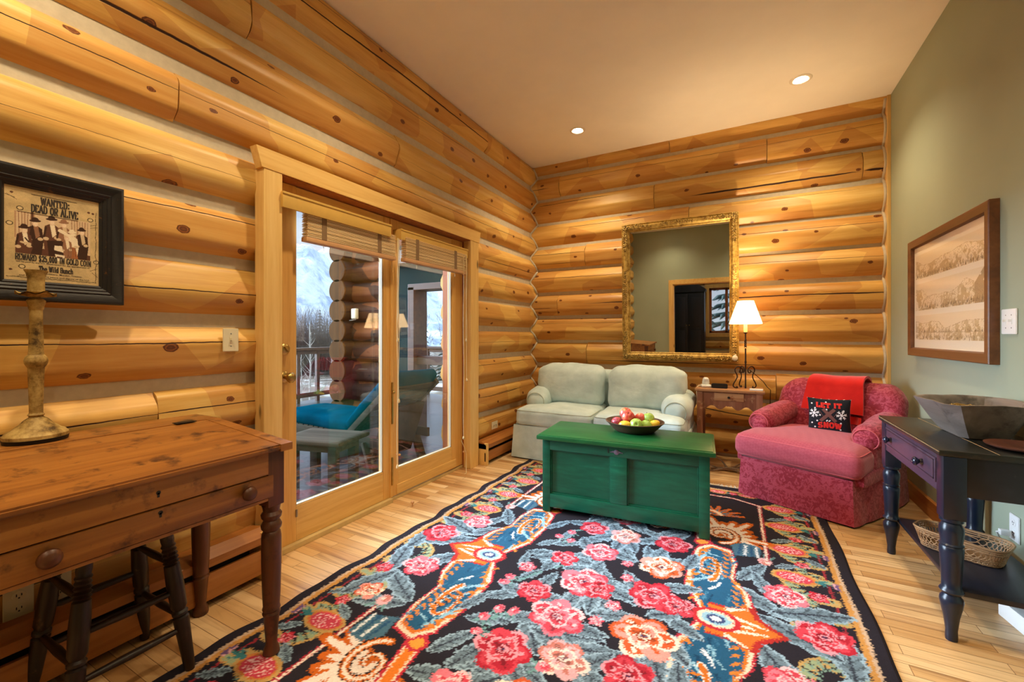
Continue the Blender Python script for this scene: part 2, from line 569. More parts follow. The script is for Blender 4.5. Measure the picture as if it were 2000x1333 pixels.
M_log = log_material('peeled_pine_log', [(186, 133, 62), (212, 164, 86), (222, 178, 100), (232, 196, 122)], (52, 26, 12))
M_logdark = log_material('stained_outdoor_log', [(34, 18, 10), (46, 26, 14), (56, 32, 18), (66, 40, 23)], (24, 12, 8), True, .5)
M_chink = plain('beige_chinking', (196, 184, 162), .85, var=.04, scale=30, bump=.15)
M_ceil = plain('warm_white_plaster', (244, 238, 226), .9, var=.012, scale=3)
M_sage = NT('sage_green_paint', .62, .3)
M_sage.col(M_sage.ramp(M_sage.noise(M_sage.obj(), 2, 2), [(.3, lin(154, 162, 140)), (.7, lin(160, 168, 146))]))
M_sage.bump(M_sage.noise(M_sage.obj(), 160, 2), .06, .002)
M_sage = M_sage.m
M_fir = wood('clear_fir_trim', (208, 160, 88), (224, 182, 110), (234, 198, 130), 2, .38, 40, .4, bump=.05, knots=True)
M_firx = wood('clear_fir_rail', (206, 156, 82), (222, 178, 104), (232, 194, 122), 1, .38, 40, .4, bump=.05)
M_firdoor = wood('fir_door_stile', (200, 146, 70), (218, 166, 90), (228, 180, 104), 2, .35, 44, .4, bump=.05)
M_jamb = wood('reddish_fir_jamb', (128, 66, 28), (154, 86, 40), (172, 102, 52), 2, .42, 36, .4, bump=.05)
M_heater = wood('oiled_fir_board', (136, 80, 32), (164, 102, 46), (184, 122, 60), 1, .4, 30, .4, bump=.05)
M_brass = plain('aged_brass', (176, 148, 88), .3, 1.0, var=.08, scale=30)
M_steel = plain('brushed_steel', (150, 150, 152), .35, 1.0, var=.05)
M_ivory = plain('ivory_plastic', (226, 216, 186), .4, var=.02)
M_whitep = plain('white_plastic', (232, 232, 230), .35, var=.01)
M_slot = plain('dark_slot', (30, 28, 26), .6, var=0)
M_black = plain('black_plastic', (26, 26, 28), .35, var=.03)

def glass_material(name, tint=(1, 1, 1), base=.055):
    m = NT(name)
    for n_ in [m.b]: m.t.nodes.remove(n_)
    lw = m.n('LayerWeight', None, {'Blend': .5}).outputs['Facing']
    p = m.math('POWER', lw, 5.0)
    f = m.math('ADD', base, m.math('MULTIPLY', p, 1 - base))
    tr = m.n('BsdfTransparent', None, {'Color': (*tint, 1)})
    gl = m.n('BsdfGlossy', None, {'Color': (1, 1, 1, 1), 'Roughness': 0.0})
    mx = m.n('MixShader', None, {0: f, 1: tr.outputs[0], 2: gl.outputs[0]})
    m.t.links.new(mx.outputs[0], m.o.inputs['Surface'])
    return m.m
M_glass = glass_material('clear_window_glass')

def floor_material():
    m = NT('hickory_strip_floor', .3, .45)
    o = m.obj()
    br = m.n('TexBrick', {'offset': .37, 'squash': 1.0}, {'Vector': o, 'Color1': (0, 0, 0, 1), 'Color2': (1, 1, 1, 1), 'Mortar': (0, 0, 0, 1),
             'Scale': 1.0, 'Mortar Size': .0012, 'Mortar Smooth': .1, 'Bias': 0.0, 'Brick Width': .86, 'Row Height': .0585})
    tone = br.outputs['Color']
    t = m.sep(tone)[0]
    v = m.vadd(o, m.comb(m.math('MULTIPLY', t, 9.0), m.math('MULTIPLY', t, 3.0)))
    g = m.noise(m.map(v, (1.6, 40, 1)), 1.0, 5, .6, .8)
    g2 = m.noise(m.map(v, (.8, 9, 1)), 1.0, 3, .5, 1.5)
    c = m.ramp(t, [(0, lin(176, 128, 78)), (.2, lin(206, 162, 108)), (.5, lin(218, 178, 126)), (.8, lin(230, 196, 148)), (1, lin(192, 144, 92))])
    c = m.mix(m.math('MULTIPLY', m.bw(g, .5, .72), .5), c, lin(158, 104, 54))
    c = m.mix(m.math('MULTIPLY', m.bw(g2, .56, .70), .6), c, lin(120, 72, 36))
    c = m.mix(m.math('MULTIPLY', br.outputs['Fac'], .55), c, lin(70, 42, 22))
    m.col(c)
    m.set(Roughness=m.math('ADD', .24, m.math('MULTIPLY', g, .16)))
    m.bump(m.math('SUBTRACT', m.math('MULTIPLY', g, .15), br.outputs['Fac']), .25, .002)
    return m.m
M_floor = floor_material()

# ================================================================ room shell
ZC = 3.225
XL, XR, YB, YR = -2.245, 1.12, 4.72, -1.0

def structure(o):
    o['kind'] = 'structure'
    return o

fl = MB().span((-2.5, -4.2, -.1), (1.5, 5.1, 0)).build('floor', M_floor, smooth=None)
structure(tag(fl, 'honey coloured hickory strip floor of the log room', 'floor'))
cl = MB().span((-2.5, -4.2, ZC), (1.5, 5.1, ZC + .1)).build('ceiling', M_ceil, smooth=None)
structure(tag(cl, 'plain warm white ceiling with recessed lights', 'ceiling'))
wr = MB().span((XR, -4.2, 0), (XR + .12, 5.1, ZC)).build('wall_right', M_sage, smooth=None)
structure(tag(wr, 'smooth sage green painted wall behind the console table', 'wall'))

def log_piece(parent, base, along, out, length, R, seed, mat, cracks, amp=1.0, cuts=None):
    """one peeled log: a tapering, faintly hewn round; base = centre of its first end"""
    rng = random.Random(seed)
    base, along, out = np.array(base, float), np.array(along, float), np.array(out, float)
    up = np.array((0, 0, 1.0))
    nu = max(3, int(length / .05) + 1)
    U = np.linspace(0, length, nu)
    th = np.concatenate([np.linspace(-PI * .62, PI * .62, 46), np.linspace(PI * .62, PI * 1.38, 8)[1:]])
    th0 = rng.uniform(-.3, .3)
    nf = 7
    fb = [th0 + 2 * PI * k / nf + rng.uniform(-.12, .12) for k in range(nf)]
    fd = [rng.uniform(.92, .955) for k in range(nf)]
    taper = rng.uniform(-.012, .012)
    P = np.zeros((nu, len(th), 3)); UV = np.zeros((nu, len(th), 2)); CA = np.zeros((nu, len(th), 2)); CB = np.zeros((nu, len(th), 2))
    cr = []
    for (v0, w0, ua, ub, wob) in cracks:
        cr.append((v0, w0, ua * length, ub * length, wob, rng.uniform(0, 50)))
    for i, u in enumerate(U):
        r0 = R * (1 + .010 * amp * n1(u * .9, seed) + taper * (u / max(length, .1) - .5))
        r = np.full(len(th), r0)
        for k in range(nf):
            tk = fb[k] + .15 * n1(u * .38 + k * 5, seed + 3)
            dk = r0 * (fd[k] + .008 * n1(u * .3, seed + k * 2))
            cs = np.cos(th - tk)
            ok = cs > .5
            r[ok] = np.minimum(r[ok], dk / cs[ok])
        wx = .006 * amp * n1(u * .5, seed + 9); wz = .005 * amp * n1(u * .45, seed + 19)
        P[i] = base + along * u + out * (r * np.cos(th) + wx)[:, None] + up * (r * np.sin(th) + wz)[:, None]
        v = th * R
        UV[i, :, 0] = u; UV[i, :, 1] = v
        for j, (tgt) in enumerate((CA, CB)):
            if j < len(cr):
                v0, w0, ua, ub, wob, ph = cr[j]
                vc = v0 * R + wob * n1(u * .8 + ph, seed) + .0035 * n1(u * 7 + ph, seed + 5)
                t = (u - ua) / max(.01, ub - ua)
                env = max(0.0, min(1, min(t, 1 - t) * 6)) if 0 < t < 1 else 0
                hw = w0 * env * (1 + .5 * n1(u * 3 + ph, seed))
                tgt[i, :, 0] = hw; tgt[i, :, 1] = v - vc
            else:
                tgt[i, :, 0] = 0; tgt[i, :, 1] = 1
    o = grid_mesh('log', P, None, mat, parent, 180, {'along': UV, 'crack_a': CA, 'crack_b': CB})
    # end caps and closing strip
    bm = bmesh.new(); bm.from_mesh(o.data); bm.verts.ensure_lookup_table()
    n = len(th)
    for row in (0, nu - 1):
        vs = [bm.verts[row * n + k] for k in range(n - 1)]
        try: bm.faces.new(vs)
        except ValueError: pass
    bmesh.ops.remove_doubles(bm, verts=bm.verts, dist=1e-5)
    bmesh.ops.recalc_face_normals(bm, faces=bm.faces)
    bm.to_mesh(o.data); bm.free()
    o.data.polygons.foreach_set('use_smooth', [True] * len(o.data.polygons))
    o.data.set_sharp_from_angle(angle=R_(50))
    return o

def rand_cracks(rng, n=None):
    out = []
    for k in range(n if n is not None else rng.choice([1, 1, 2, 2])):
        a = rng.uniform(-.1, .35); b = rng.uniform(.55, 1.1)
        out.append((rng.uniform(-.55, .6), rng.choice([.0012, .0018, .0028, .004]), a, b, rng.uniform(.01, .03)))
    return out

RL = .155
CXL = -2.185 - RL          # log centre line of the left wall
CYB = 4.67 + RL            # log centre line of the back wall
LZ = lambda k: .70 + .2854 * k     # chinking heights, left wall
BZ = lambda k: .8476 + .2824 * k   # chinking heights, back wall
DY0, DY1, DZ = 1.37, 3.25, 2.08    # hole for the door

wl = structure(thing('wall_left', 'log wall with the glass door, pale chinking between the logs', 'wall'))
wb = structure(thing('wall_back', 'log wall behind the loveseat, mirror and side table', 'wall'))
mb = MB()
mb.span((-2.44, YR, 0), (XL, DY0, ZC)); mb.span((-2.44, DY1, 0), (XL, 5.1, ZC)); mb.span((-2.44, DY0, DZ), (XL, DY1, ZC))
mb.build('chinking', M_chink, wl, None)
MB().span((-2.44, 4.74, 0), (XR, 5.0, ZC)).build('chinking', M_chink, wb, None)

left_joints = {-3: [], -2: [], -1: [], 0: [.893], 1: [], 2: [], 3: [], 4: [], 5: [.97], 6: [2.35], 7: [1.29], 8: [3.6]}
special_left = {  # long checks seen in the photograph: (angle, half width, from, to, wobble)
    5: [(.10, .0022, -.1, 1.1, .012)], 6: [(-.32, .0075, -.1, .75, .012), (.5, .0012, .3, 1.1, .01)], 7: [(.35, .0016, 0, 1.1, .02)],
    8: [(-.2, .0075, .15, 1.1, .03), (.4, .002, 0, .8, .02)], 4: [(-.05, .0012, -.1, 1.1, .012)], 3: [(.42, .003, .1, 1.1, .014)], 2: [(-.05, .0035, .2, 1.1, .01)],
    1: [(.2, .003, -.1, 1.1, .014)], 0: [(.1, .003, -.1, 1.1, .02)]}
sid = 11
for k in range(-3, 9):
    zc = LZ(k) + .1427
    cuts = left_joints.get(k, [])
    ys = [YR] + cuts + [4.80]
    segs = []
    for a, b in zip(ys[:-1], ys[1:]):
        if zc - .15 < DZ - .1:
            if a < DY0: segs.append((a, min(b, DY0 + .02)))
            if b > DY1: segs.append((max(a, DY1 - .02), b))
        else:
            segs.append((a, b))
    for a, b in segs:
        sid += 1
        rng = random.Random(sid)
        rr = RL * rng.uniform(.985, 1.012)
        cr = special_left.get(k) if a < 1.35 and k in special_left else rand_cracks(rng)
        log_piece(wl, (-2.185 - rr, a + .0025, zc), (0, 1, 0), (1, 0, 0), b - a - .005, rr, sid, M_log, cr)

back_joints = {8: [-1.532, -.648], 7: [-1.875, .226], 6: [-.802, .941], 5: [-.46], 4: [-1.562], 3: [], 2: [-1.9], 1: [], 0: [-1.544], -1: [.3], -2: [.222], -3: [], -4: [.2]}
special_back = {6: [(-.42, .010, .2, 1.0, .006)], 8: [(-.1, .003, -.1, 1.1, .03)], 7: [(.3, .0018, -.1, 1.1, .02)], 3: [(.25, .0028, -.1, 1.1, .02)], 2: [(.05, .007, .1, 1.1, .02)]}
for k in range(-4, 9):
    zc = BZ(k) + .1412
    xs = [-2.35] + back_joints.get(k, []) + [1.105]
    for a, b in zip(xs[:-1], xs[1:]):
        sid += 1
        rng = random.Random(sid)
        rr = RL * rng.uniform(.985, 1.012)
        cr = special_back.get(k) if (k in special_back and b > -.3) else rand_cracks(rng)
        log_piece(wb, (a + .0025, 4.67 + rr, zc), (1, 0, 0), (0, -1, 0), b - a - .005, rr, sid, M_log, cr)

def surf(z, base, R, face, chink):
    """how far the wall stands out at this height"""
    k = round((z - base) / R[1] - .5)
    zc = base + (k + .5) * R[1]
    d2 = RL * RL - (z - zc) ** 2
    return max(math.sqrt(d2) - RL, chink) if d2 > 0 else chink
zig, zig2 = [], []
z = .05
while z < ZC:
    a = surf(z, LZ(0), (0, .2854), 0, -.06); b = surf(z, BZ(0), (0, .2824), 0, -.07)
    zig.append((-2.185 + a + .002, 4.67 - b - .002, z))
    zig2.append((1.088, 4.67 - b - .001, z))
    z += .02
MB().tube(zig, .014, 6).build('corner_chinking', M_chink, wl, 180)
MB().tube(zig2, .012, 6).build('corner_chinking', M_chink, wb, 180)
t1 = MB().span((1.094, 4.655, 0), (1.12, 4.76, ZC), .003).build('trim_1', M_fir, smooth=None)
structure(tag(t1, 'narrow upright wood strip where the log wall meets the green wall', 'trim'))
# bead of chinking under the ceiling
MB().span((-2.2, 4.69, ZC - .018), (1.1, 4.76, ZC), .005).build('ceiling_bead', M_chink, wb, None)

bb = MB().span((1.098, YR, 0), (1.12, 4.62, .115), .004).build('baseboard_right', M_heater, smooth=None)
structure(tag(bb, 'orange wood baseboard along the green wall', 'baseboard'))

# rear wall with the doorway that the mirror shows
DX0, DX1, DH = -1.33, .12, 2.0
mb = MB()
mb.span((-2.5, YR - .12, 0), (DX0, YR, ZC)); mb.span((DX1, YR - .12, 0), (XR, YR, ZC)); mb.span((DX0, YR - .12, DH), (DX1, YR, ZC))
w_ = mb.build('wall_rear', M_sage, smooth=None)
structure(tag(w_, 'sage green wall opposite the mirror with an open doorway', 'wall'))
d2 = structure(thing('door_2', 'open doorway with plain wood casing reflected in the mirror', 'doorway'))
mb = MB()
mb.span((DX0 - .09, YR, 0), (DX0, YR + .022, DH + .1), .003); mb.span((DX1, YR, 0), (DX1 + .09, YR + .022, DH + .1), .003)
mb.build('casing', M_fir, d2, None)
MB().span((DX0 - .09, YR, DH), (DX1 + .09, YR + .024, DH + .1), .003).build('head_casing', M_firx, d2, None)
mb = MB(); mb.span((DX0 - .001, YR - .121, 0), (DX0 + .018, YR + .001, DH)); mb.span((DX1 - .018, YR - .121, 0), (DX1 + .001, YR + .001, DH)); mb.span((DX0, YR - .121, DH - .018), (DX1, YR + .001, DH + .001))
mb.build('jamb', M_fir, d2, None)

# the room beyond the doorway
w_ = MB().span((-2.5, -4.2, 0), (-2.44, YR - .12, ZC)).build('wall_side', M_sage, smooth=None)
structure(tag(w_, 'side wall of the room beyond the doorway', 'wall'))
wf = structure(thing('wall_far', 'log wall of the next room seen in the mirror', 'wall'))
FY = -3.6
WX0, WX1, WZ0, WZ1 = -.74, .1, .75, 1.98
mb = MB()
mb.span((-2.5, FY - .2, 0), (WX0, FY - .06, ZC)); mb.span((WX1, FY - .2, 0), (1.2, FY - .06, ZC)); mb.span((WX0, FY - .2, 0), (WX1, FY - .06, WZ0)); mb.span((WX0, FY - .2, WZ1), (WX1, FY - .06, ZC))
mb.build('chinking', M_chink, wf, None)
for k in range(11):
    zc = .15 + .29 * k
    sid += 1
    if WZ0 - .1 < zc < WZ1 + .05:
        log_piece(wf, (-2.45, FY - .155, zc), (1, 0, 0), (0, 1, 0), WX0 + 2.45, RL, sid, M_log, rand_cracks(random.Random(sid)))
        sid += 1
        log_piece(wf, (WX1, FY - .155, zc), (1, 0, 0), (0, 1, 0), 1.1 - WX1, RL, sid, M_log, rand_cracks(random.Random(sid)))
    else:
        log_piece(wf, (-2.45, FY - .155, zc), (1, 0, 0), (0, 1, 0), 3.55, RL, sid, M_log, rand_cracks(random.Random(sid)))
w1 = structure(thing('window_1', 'far window with blue daylight seen in the mirror', 'window'))
mb = MB()
for a, b in (((WX0 - .1, WZ0 - .1), (WX0, WZ1 + .1)), ((WX1, WZ0 - .1), (WX1 + .1, WZ1 + .1)), ((WX0, WZ0 - .1), (WX1, WZ0)), ((WX0, WZ1), (WX1, WZ1 + .1))):
    mb.span((a[0], FY - .02, a[1]), (b[0], FY + .03, b[1]), .004)
mb.build('window_frame', M_fir, w1, None)
mb = MB()
for a, b in (((WX0, WZ0), (WX0 + .06, WZ1)), ((WX1 - .06, WZ0), (WX1, WZ1)), ((WX0, WZ0), (WX1, WZ0 + .06)), ((WX0, WZ1 - .06), (WX1, WZ1)), ((-.35, WZ0), (-.29, WZ1))):
    mb.span((a[0], FY - .12, a[1]), (b[0], FY - .07, b[1]), .003)
mb.build('sash', M_jamb, w1, None)
MB().span((WX0, FY - .10, WZ0), (WX1, FY - .094, WZ1)).build('pane', M_glass, w1, None)
# ================================================================ glass door
dr = structure(thing('door_1', 'wood framed glass double door to the deck, with brass knob', 'door'))
M_val = plain('yellow_stained_valance', (206, 164, 82), .45, var=.03, scale=14)
M_slat = wood('bamboo_coloured_slats', (216, 182, 128), (236, 206, 154), (244, 220, 174), 1, .5, 30, .4, bump=.02)
M_rail = plain('pinkish_wood_rail', (206, 158, 112), .5, var=.04)
M_tape = plain('brown_ladder_tape', (134, 104, 72), .8, var=.03)
M_cord = plain('cream_cord', (226, 206, 160), .7, var=.02)
M_bead = plain('pale_glazing_bead', (186, 172, 148), .5, var=.01)
M_sill = plain('tan_sill', (196, 170, 116), .5, var=.05, scale=12)

mb = MB()
mb.prism([(1.297, 2.05), (3.327, 2.05), (3.348, 2.150), (1.268, 2.150)], .055, axis_mat((-2.175, 0, 0), (1, 0, 0), (0, 1, 0)))
mb.build('head_casing', M_firx, dr, None)
for a, b in ((1.308, 1.408), (3.188, 3.318)):
    MB().span((-2.20, a, 0), (-2.123, b, 2.051), .004).build('side_casing', M_fir, dr, None)
mb = MB()
mb.span((-2.44, 1.368, 0), (-2.13, 1.405, 2.06)); mb.span((-2.44, 3.195, 0), (-2.13, 3.252, 2.06)); 
mb.build('jamb', M_jamb, dr, None)
MB().span((-2.44, 1.368, 2.045), (-2.13, 3.252, 2.085)).build('head_jamb', M_jamb, dr, None)
mb = MB(); mb.span((-2.44, 1.40, 0), (-2.19, 2.29, .03), .003); mb.span((-2.44, 2.29, 0), (-2.215, 3.2, .022), .003)
mb.build('threshold', M_sill, dr, None)
FX, BX = -2.217, -2.262

def leaf(y0, y1, g0, g1, gz0, gz1, groove=False):
    lf = MB()
    lf.span((BX, y0, .03), (FX, g0, 2.042), .003); lf.span((BX, g1, .03), (FX, y1, 2.042), .003)
    l = lf.build('door_leaf', M_firdoor, dr, None)
    r = MB(); r.span((BX, g0, .031), (FX - .001, g1, gz0), .003); r.span((BX, g0, gz1), (FX - .001, g1, 2.04), .003)
    if groove: r.span((FX - .01, g0 - .02, .035), (FX + .006, g1 + .06, .105), .003)
    r.build('rail', M_firx, l, None)
    b = MB()
    w = .009
    for x in (FX - .006,):
        b.span((x - .02, g0, gz0), (x, g0 + w * .6, gz1)); b.span((x - .02, g1 - w, gz0), (x, g1, gz1)); b.span((x - .02, g0, gz0), (x, g1, gz0 + w * .6)); b.span((x - .02, g0, gz1 - w), (x, g1, gz1))
    b.build('glazing_bead', M_bead, l, None)
    MB().span((-2.245, g0 + .002, gz0 + .002), (-2.239, g1 - .002, gz1 - .002)).build('glass_pane', M_glass, l, None)
    return l
la = leaf(1.409, 2.286, 1.552, 2.222, .232, 1.93)
lb = leaf(2.302, 3.19, 2.372, 3.03, .222, 1.93, True)
# astragal with its latch strip between the leaves
MB().span((-2.262, 2.283, .03), (-2.208, 2.306, 2.04), .003).build('astragal', M_firdoor, dr, None)
latch = MB(); latch.span((-2.209, 2.288, .56), (-2.198, 2.301, .86), .003); latch.span((-2.209, 2.288, .12), (-2.198, 2.301, .32), .003)
latch.ball((-2.19, 2.295, .79), .012); latch.build('flush_bolt', M_brass, dr, 40)
# knob, rose and deadbolt
kn = MB()
kn.lathe([(.031, 0), (.031, .004), (.024, .009), (.011, .012), (.009, .034), (.018, .042), (.026, .052), (.027, .064), (.018, .074), (0, .077)], 20, axis_mat((FX, 1.480, .968), (1, 0, 0)))
for k in range(10):
    a = k * PI / 5
    kn.ball((FX + .060, 1.480 + .024 * math.cos(a), .968 + .024 * math.sin(a)), .006, 1)
kn.build('knob', M_brass, la, 50)
db = MB(); db.lathe([(.030, 0), (.030, .006), (.022, .014), (.008, .016), (0, .016)], 20, axis_mat((FX, 1.480, 1.123), (1, 0, 0)))
db.box((FX + .022, 1.480, 1.123), (.016, .008, .036), .002, Matrix.Rotation(R_(40), 3, 'X'))
db.build('deadbolt_turn', M_brass, la, 40)
hg = MB()
for z in (.19,): hg.tube([(FX + .003, 1.552, z - .02), (FX + .003, 1.552, z + .02)], .006, 8)
hg.build('bolt_pin', M_steel, la, 40)

# ---------------------------------------------------------------- blinds
def blind(y0, y1, xf, zt, zb, sy0, sy1, sb, label, cords):
    t = thing('window_blind', label, 'blind', ((xf - 2.217) / 2, (y0 + y1) / 2, zb), 0, 'raised wood blinds over the glass door leaves')
    ox, oy, oz = t.location
    L = lambda x, y, z: (x - ox, y - oy, z - oz)
    v = MB()
    v.span(L(xf - .012, y0, zb), L(xf, y1, zt), .002); v.span(L(-2.215, y0, zb), L(xf - .01, y0 + .012, zt), .002); v.span(L(-2.215, y1 - .012, zb), L(xf - .01, y1, zt), .002)
    v.span(L(-2.215, y0 + .002, zt - .012), L(xf - .004, y1 - .002, zt - .002)); v.span(L(xf - .004, y0 - .002, zt - .012), L(xf + .004, y1 + .002, zt), .002)
    v.build('valance', M_val, t, 30)
    s = MB()
    n = 22
    xc = -2.150
    for i in range(n):
        z = sb + .03 + (zb + .03 - sb - .03) * i / n
        s.box(L(xc + .0012 * math.sin(i * 2.3), (sy0 + sy1) / 2, z), (.046, sy1 - sy0 - .006 * (i % 2), .0032), 0, Matrix.Rotation(.05 * math.sin(i * 1.7), 3, 'Y'))
    s.build('slats', M_slat, t, None)
    MB().span(L(xc - .024, sy0 - .004, sb), L(xc + .024, sy1 + .004, sb + .026), .004).build('bottom_rail', M_rail, t, 30)
    for f in (.16, .78):
        y = sy0 + (sy1 - sy0) * f
        MB().span(L(xc + .023, y - .016, sb + .026), L(xc + .0255, y + .016, zb + .03)).build('ladder_tape', M_tape, t, None)
        MB().tube([L(xc + .01, y, sb + .002), L(xc + .014, y + .003, sb - .02), L(xc + .006, y + .012, sb - .035)], .0016, 5).build('cord_end', M_cord, t, 60)
    for (yc, ze) in cords:
        pts = [L(xc + .03, yc + .004 * math.sin(k * .9), zb + .01 + (ze - zb) * k / 14) for k in range(15)]
        c = MB().tube(pts, .0022, 6).build('pull_cord', M_cord, t, 60)
        e = pts[-1]
        MB().lathe([(.002, .012), (.006, .006), (.009, -.008), (.007, -.016), (.002, -.02)], 10, Matrix.Translation(e)).build('tassel', M_cord, c, 60)
    return t
b1 = blind(1.398, 2.183, -2.105, 1.955, 1.872, 1.556, 2.25, 1.725, 'raised wood blind with yellow valance over the door leaf with the brass knob', [(2.262, 1.16), (2.272, .73), (2.258, .27)])
b2 = blind(2.312, 3.16, -2.135, 1.962, 1.885, 2.352, 3.135, 1.735, 'raised wood blind with valance over the door leaf beside the reddish jamb', [(3.108, 1.15), (3.118, .80), (3.07, .30)])
# the loose end that trails on the floor, and the wall pegs
cb = MB()
pts = []
for k in range(16):
    t_ = k / 15
    pts.append((-2.145 + .06 * t_ + .01 * math.sin(t_ * 9), 3.07 + .05 * math.sin(t_ * 4), max(.008, .28 * (1 - t_) ** 2)))
cb.tube(pts, .0022, 6)
tag(cb.build('cord_tail', M_cord, None, 60), 'loose cream blind cord trailing onto the floor by the reddish jamb', 'cord')
for (p, lb) in (((-2.206, 2.33, .335), 'small wooden cord peg between the two door leaves'), ((-2.17, 3.183, .16), 'small wooden cord peg on the reddish door jamb')):
    d_ = (1, 0, 0) if p[1] < 3 else (0, -1, 0)
    o = MB().lathe([(.004, 0), (.004, .03), (.008, .034), (.009, .042), (.005, .047), (0, .048)], 10, axis_mat(p, d_)).build('cord_peg', M_rail, None, 50)
    tag(o, lb, 'peg')
o = MB().lathe([(.004, 0), (.004, .02), (.012, .024), (.013, .034), (.006, .04), (0, .041)], 10, axis_mat((-2.02, 2.30, .0), (0, 0, 1))).build('door_stop', M_rail, None, 50)
tag(o, 'small wooden knob of a door stop on the floor before the door', 'door stop')

# ---------------------------------------------------------------- baseboard heaters
def heater(y0, y1, h, label, caps):
    xf = -2.05
    t = thing('baseboard_heater', label, 'heater', (-2.12, (y0 + y1) / 2, 0), 0, 'wood cased baseboard heaters')
    oy = t.location.y
    ox = -2.12
    MB().prism([(-2.20 - ox, h - .005), (-2.10 - ox, h + .012), (xf - ox, h - .02), (xf - ox, h - .055), (-2.20 - ox, h - .055)], y1 - y0, axis_mat((0, y0 - oy, 0), (0, 1, 0), (1, 0, 0)) @ Matrix.Diagonal((1, -1, 1, 1))).build('top_board', M_heater, t, 30)
    MB().span((xf - .02 - ox, y0 - oy, .035), (xf - .002 - ox, y1 - oy, h - .085), .003).build('front_panel', M_heater, t, 30)
    MB().span((-2.19 - ox, y0 - oy, .0), (-2.16 - ox, y1 - oy, h - .05)).build('back_plate', M_slot, t, None)
    for yc in caps:
        MB().span((-2.20 - ox, yc - oy, 0), (xf + .008 - ox, yc + .032 - oy, h - .004), .003).build('end_cap', M_fir, t, 30)
    return t
heater(3.33, 4.62, .205, 'wood cased baseboard heater beside the loveseat', [3.33])
heater(YR + .02, 1.29, .235, 'wood cased baseboard heater under the writing desk', [1.258])

# ---------------------------------------------------------------- switches and sockets
def plate(name, label, cat, loc, nrm, w, h, toggles=(), sockets=(), mat=M_ivory, up=None):
    """flat cover plate; nrm = direction it faces"""
    t = thing(name, label, cat, loc)
    nrm = Vector(nrm); z = Vector((0, 0, 1)); x = z.cross(nrm).normalized()
    M = Matrix((x, z, nrm)).transposed().to_4x4()
    b = MB(); bm = bmesh.new(); bmesh.ops.create_cube(bm, size=1)
    for v in bm.verts: v.co = Vector((v.co.x * w, v.co.y * h, v.co.z * .006 + .003))
    bmesh.ops.bevel(bm, geom=[e for e in bm.edges], offset=.0022, segments=2, affect='EDGES')
    b.add(bm, M); b.build('cover_plate', mat, t, 30)
    for (a, c) in toggles:
        q = MB(); q.add(_cube((.012, .026, .003), (a, c, .0065)), M); q.add(_cube((.006, .012, .014), (a, c + .004, .011)), M)
        q.build('toggle', mat, t, 30)
        for s_ in (-1, 1):
            MB().lathe([(.003, 0), (.003, .001), (0, .0015)], 8, M @ Matrix.Translation((a, c + s_ * .03, .006))).build('screw', M_steel, t, 40)
    for (a, c) in sockets:
        q = MB(); q.lathe([(.0165, 0), (.0165, .0025), (.015, .003), (0, .003)], 18, M @ Matrix.Translation((a, c, .0055)))
        so = q.build('receptacle', mat, t, 40)
        q = MB(); q.add(_cube((.0025, .009, .001), (a - .006, c + .003, .0088)), M); q.add(_cube((.0025, .007, .001), (a + .006, c + .003, .0088)), M)
        q.lathe([(.0026, 0), (.0026, .001), (0, .001)], 8, M @ Matrix.Translation((a, c - .007, .0083)))
        q.build('slot', M_slot, so, None)
    return t
def _cube(d, c):
    bm = bmesh.new(); bmesh.ops.create_cube(bm, size=1)
    for v in bm.verts: v.co = Vector((v.co.x * d[0] + c[0], v.co.y * d[1] + c[1], v.co.z * d[2] + c[2]))
    return bm
plate('light_switch', 'ivory light switch on the log wall beside the door casing', 'light switch', (-2.184, 1.18, 1.177), (1, 0, 0), .072, .112, [(0, 0)])
plate('wall_outlet', 'ivory wall outlet on the log wall beside the loveseat arm', 'outlet', (-2.186, 3.71, .292), (1, 0, 0), .115, .075, (), [(-.022, 0), (.022, 0)])
plate('wall_outlet', 'ivory outlet under the desk, just behind the stool leg', 'outlet', (-2.184, .585, .285), (1, 0, 0), .072, .112, (), [(0, .022), (0, -.022)])
plate('wall_outlet', 'ivory outlet under the desk, the one at the edge of the photo', 'outlet', (-2.184, .49, .285), (1, 0, 0), .072, .112, (), [(0, .022), (0, -.022)])
plate('light_switch', 'white double light switch on the green wall by the framed drawing', 'light switch', (1.119, 2.865, 1.264), (-1, 0, 0), .125, .118, [(.024, 0), (-.024, 0)], (), M_whitep)
plate('wall_outlet', 'white outlet on the green wall behind the console table', 'outlet', (1.119, 2.82, .31), (-1, 0, 0), .08, .12, (), [(0, .024), (0, -.024)], M_whitep)
pc = thing('power_cord', 'clear white plug and cord in the outlet behind the console table', 'power cord', (1.105, 2.82, .285))
MB().box((-.022, 0, 0), (.036, .028, .026), .006).build('plug', M_whitep, pc, 40)
MB().tube([(-.038, 0, 0), (-.045, .01, -.005), (-.03, .03, -.03), (-.004, .06, -.06), (-.003, .09, -.12), (-.003, .12, -.2), (-.02, .2, -.28)], .0035, 8).build('cord', M_whitep, pc, 60)

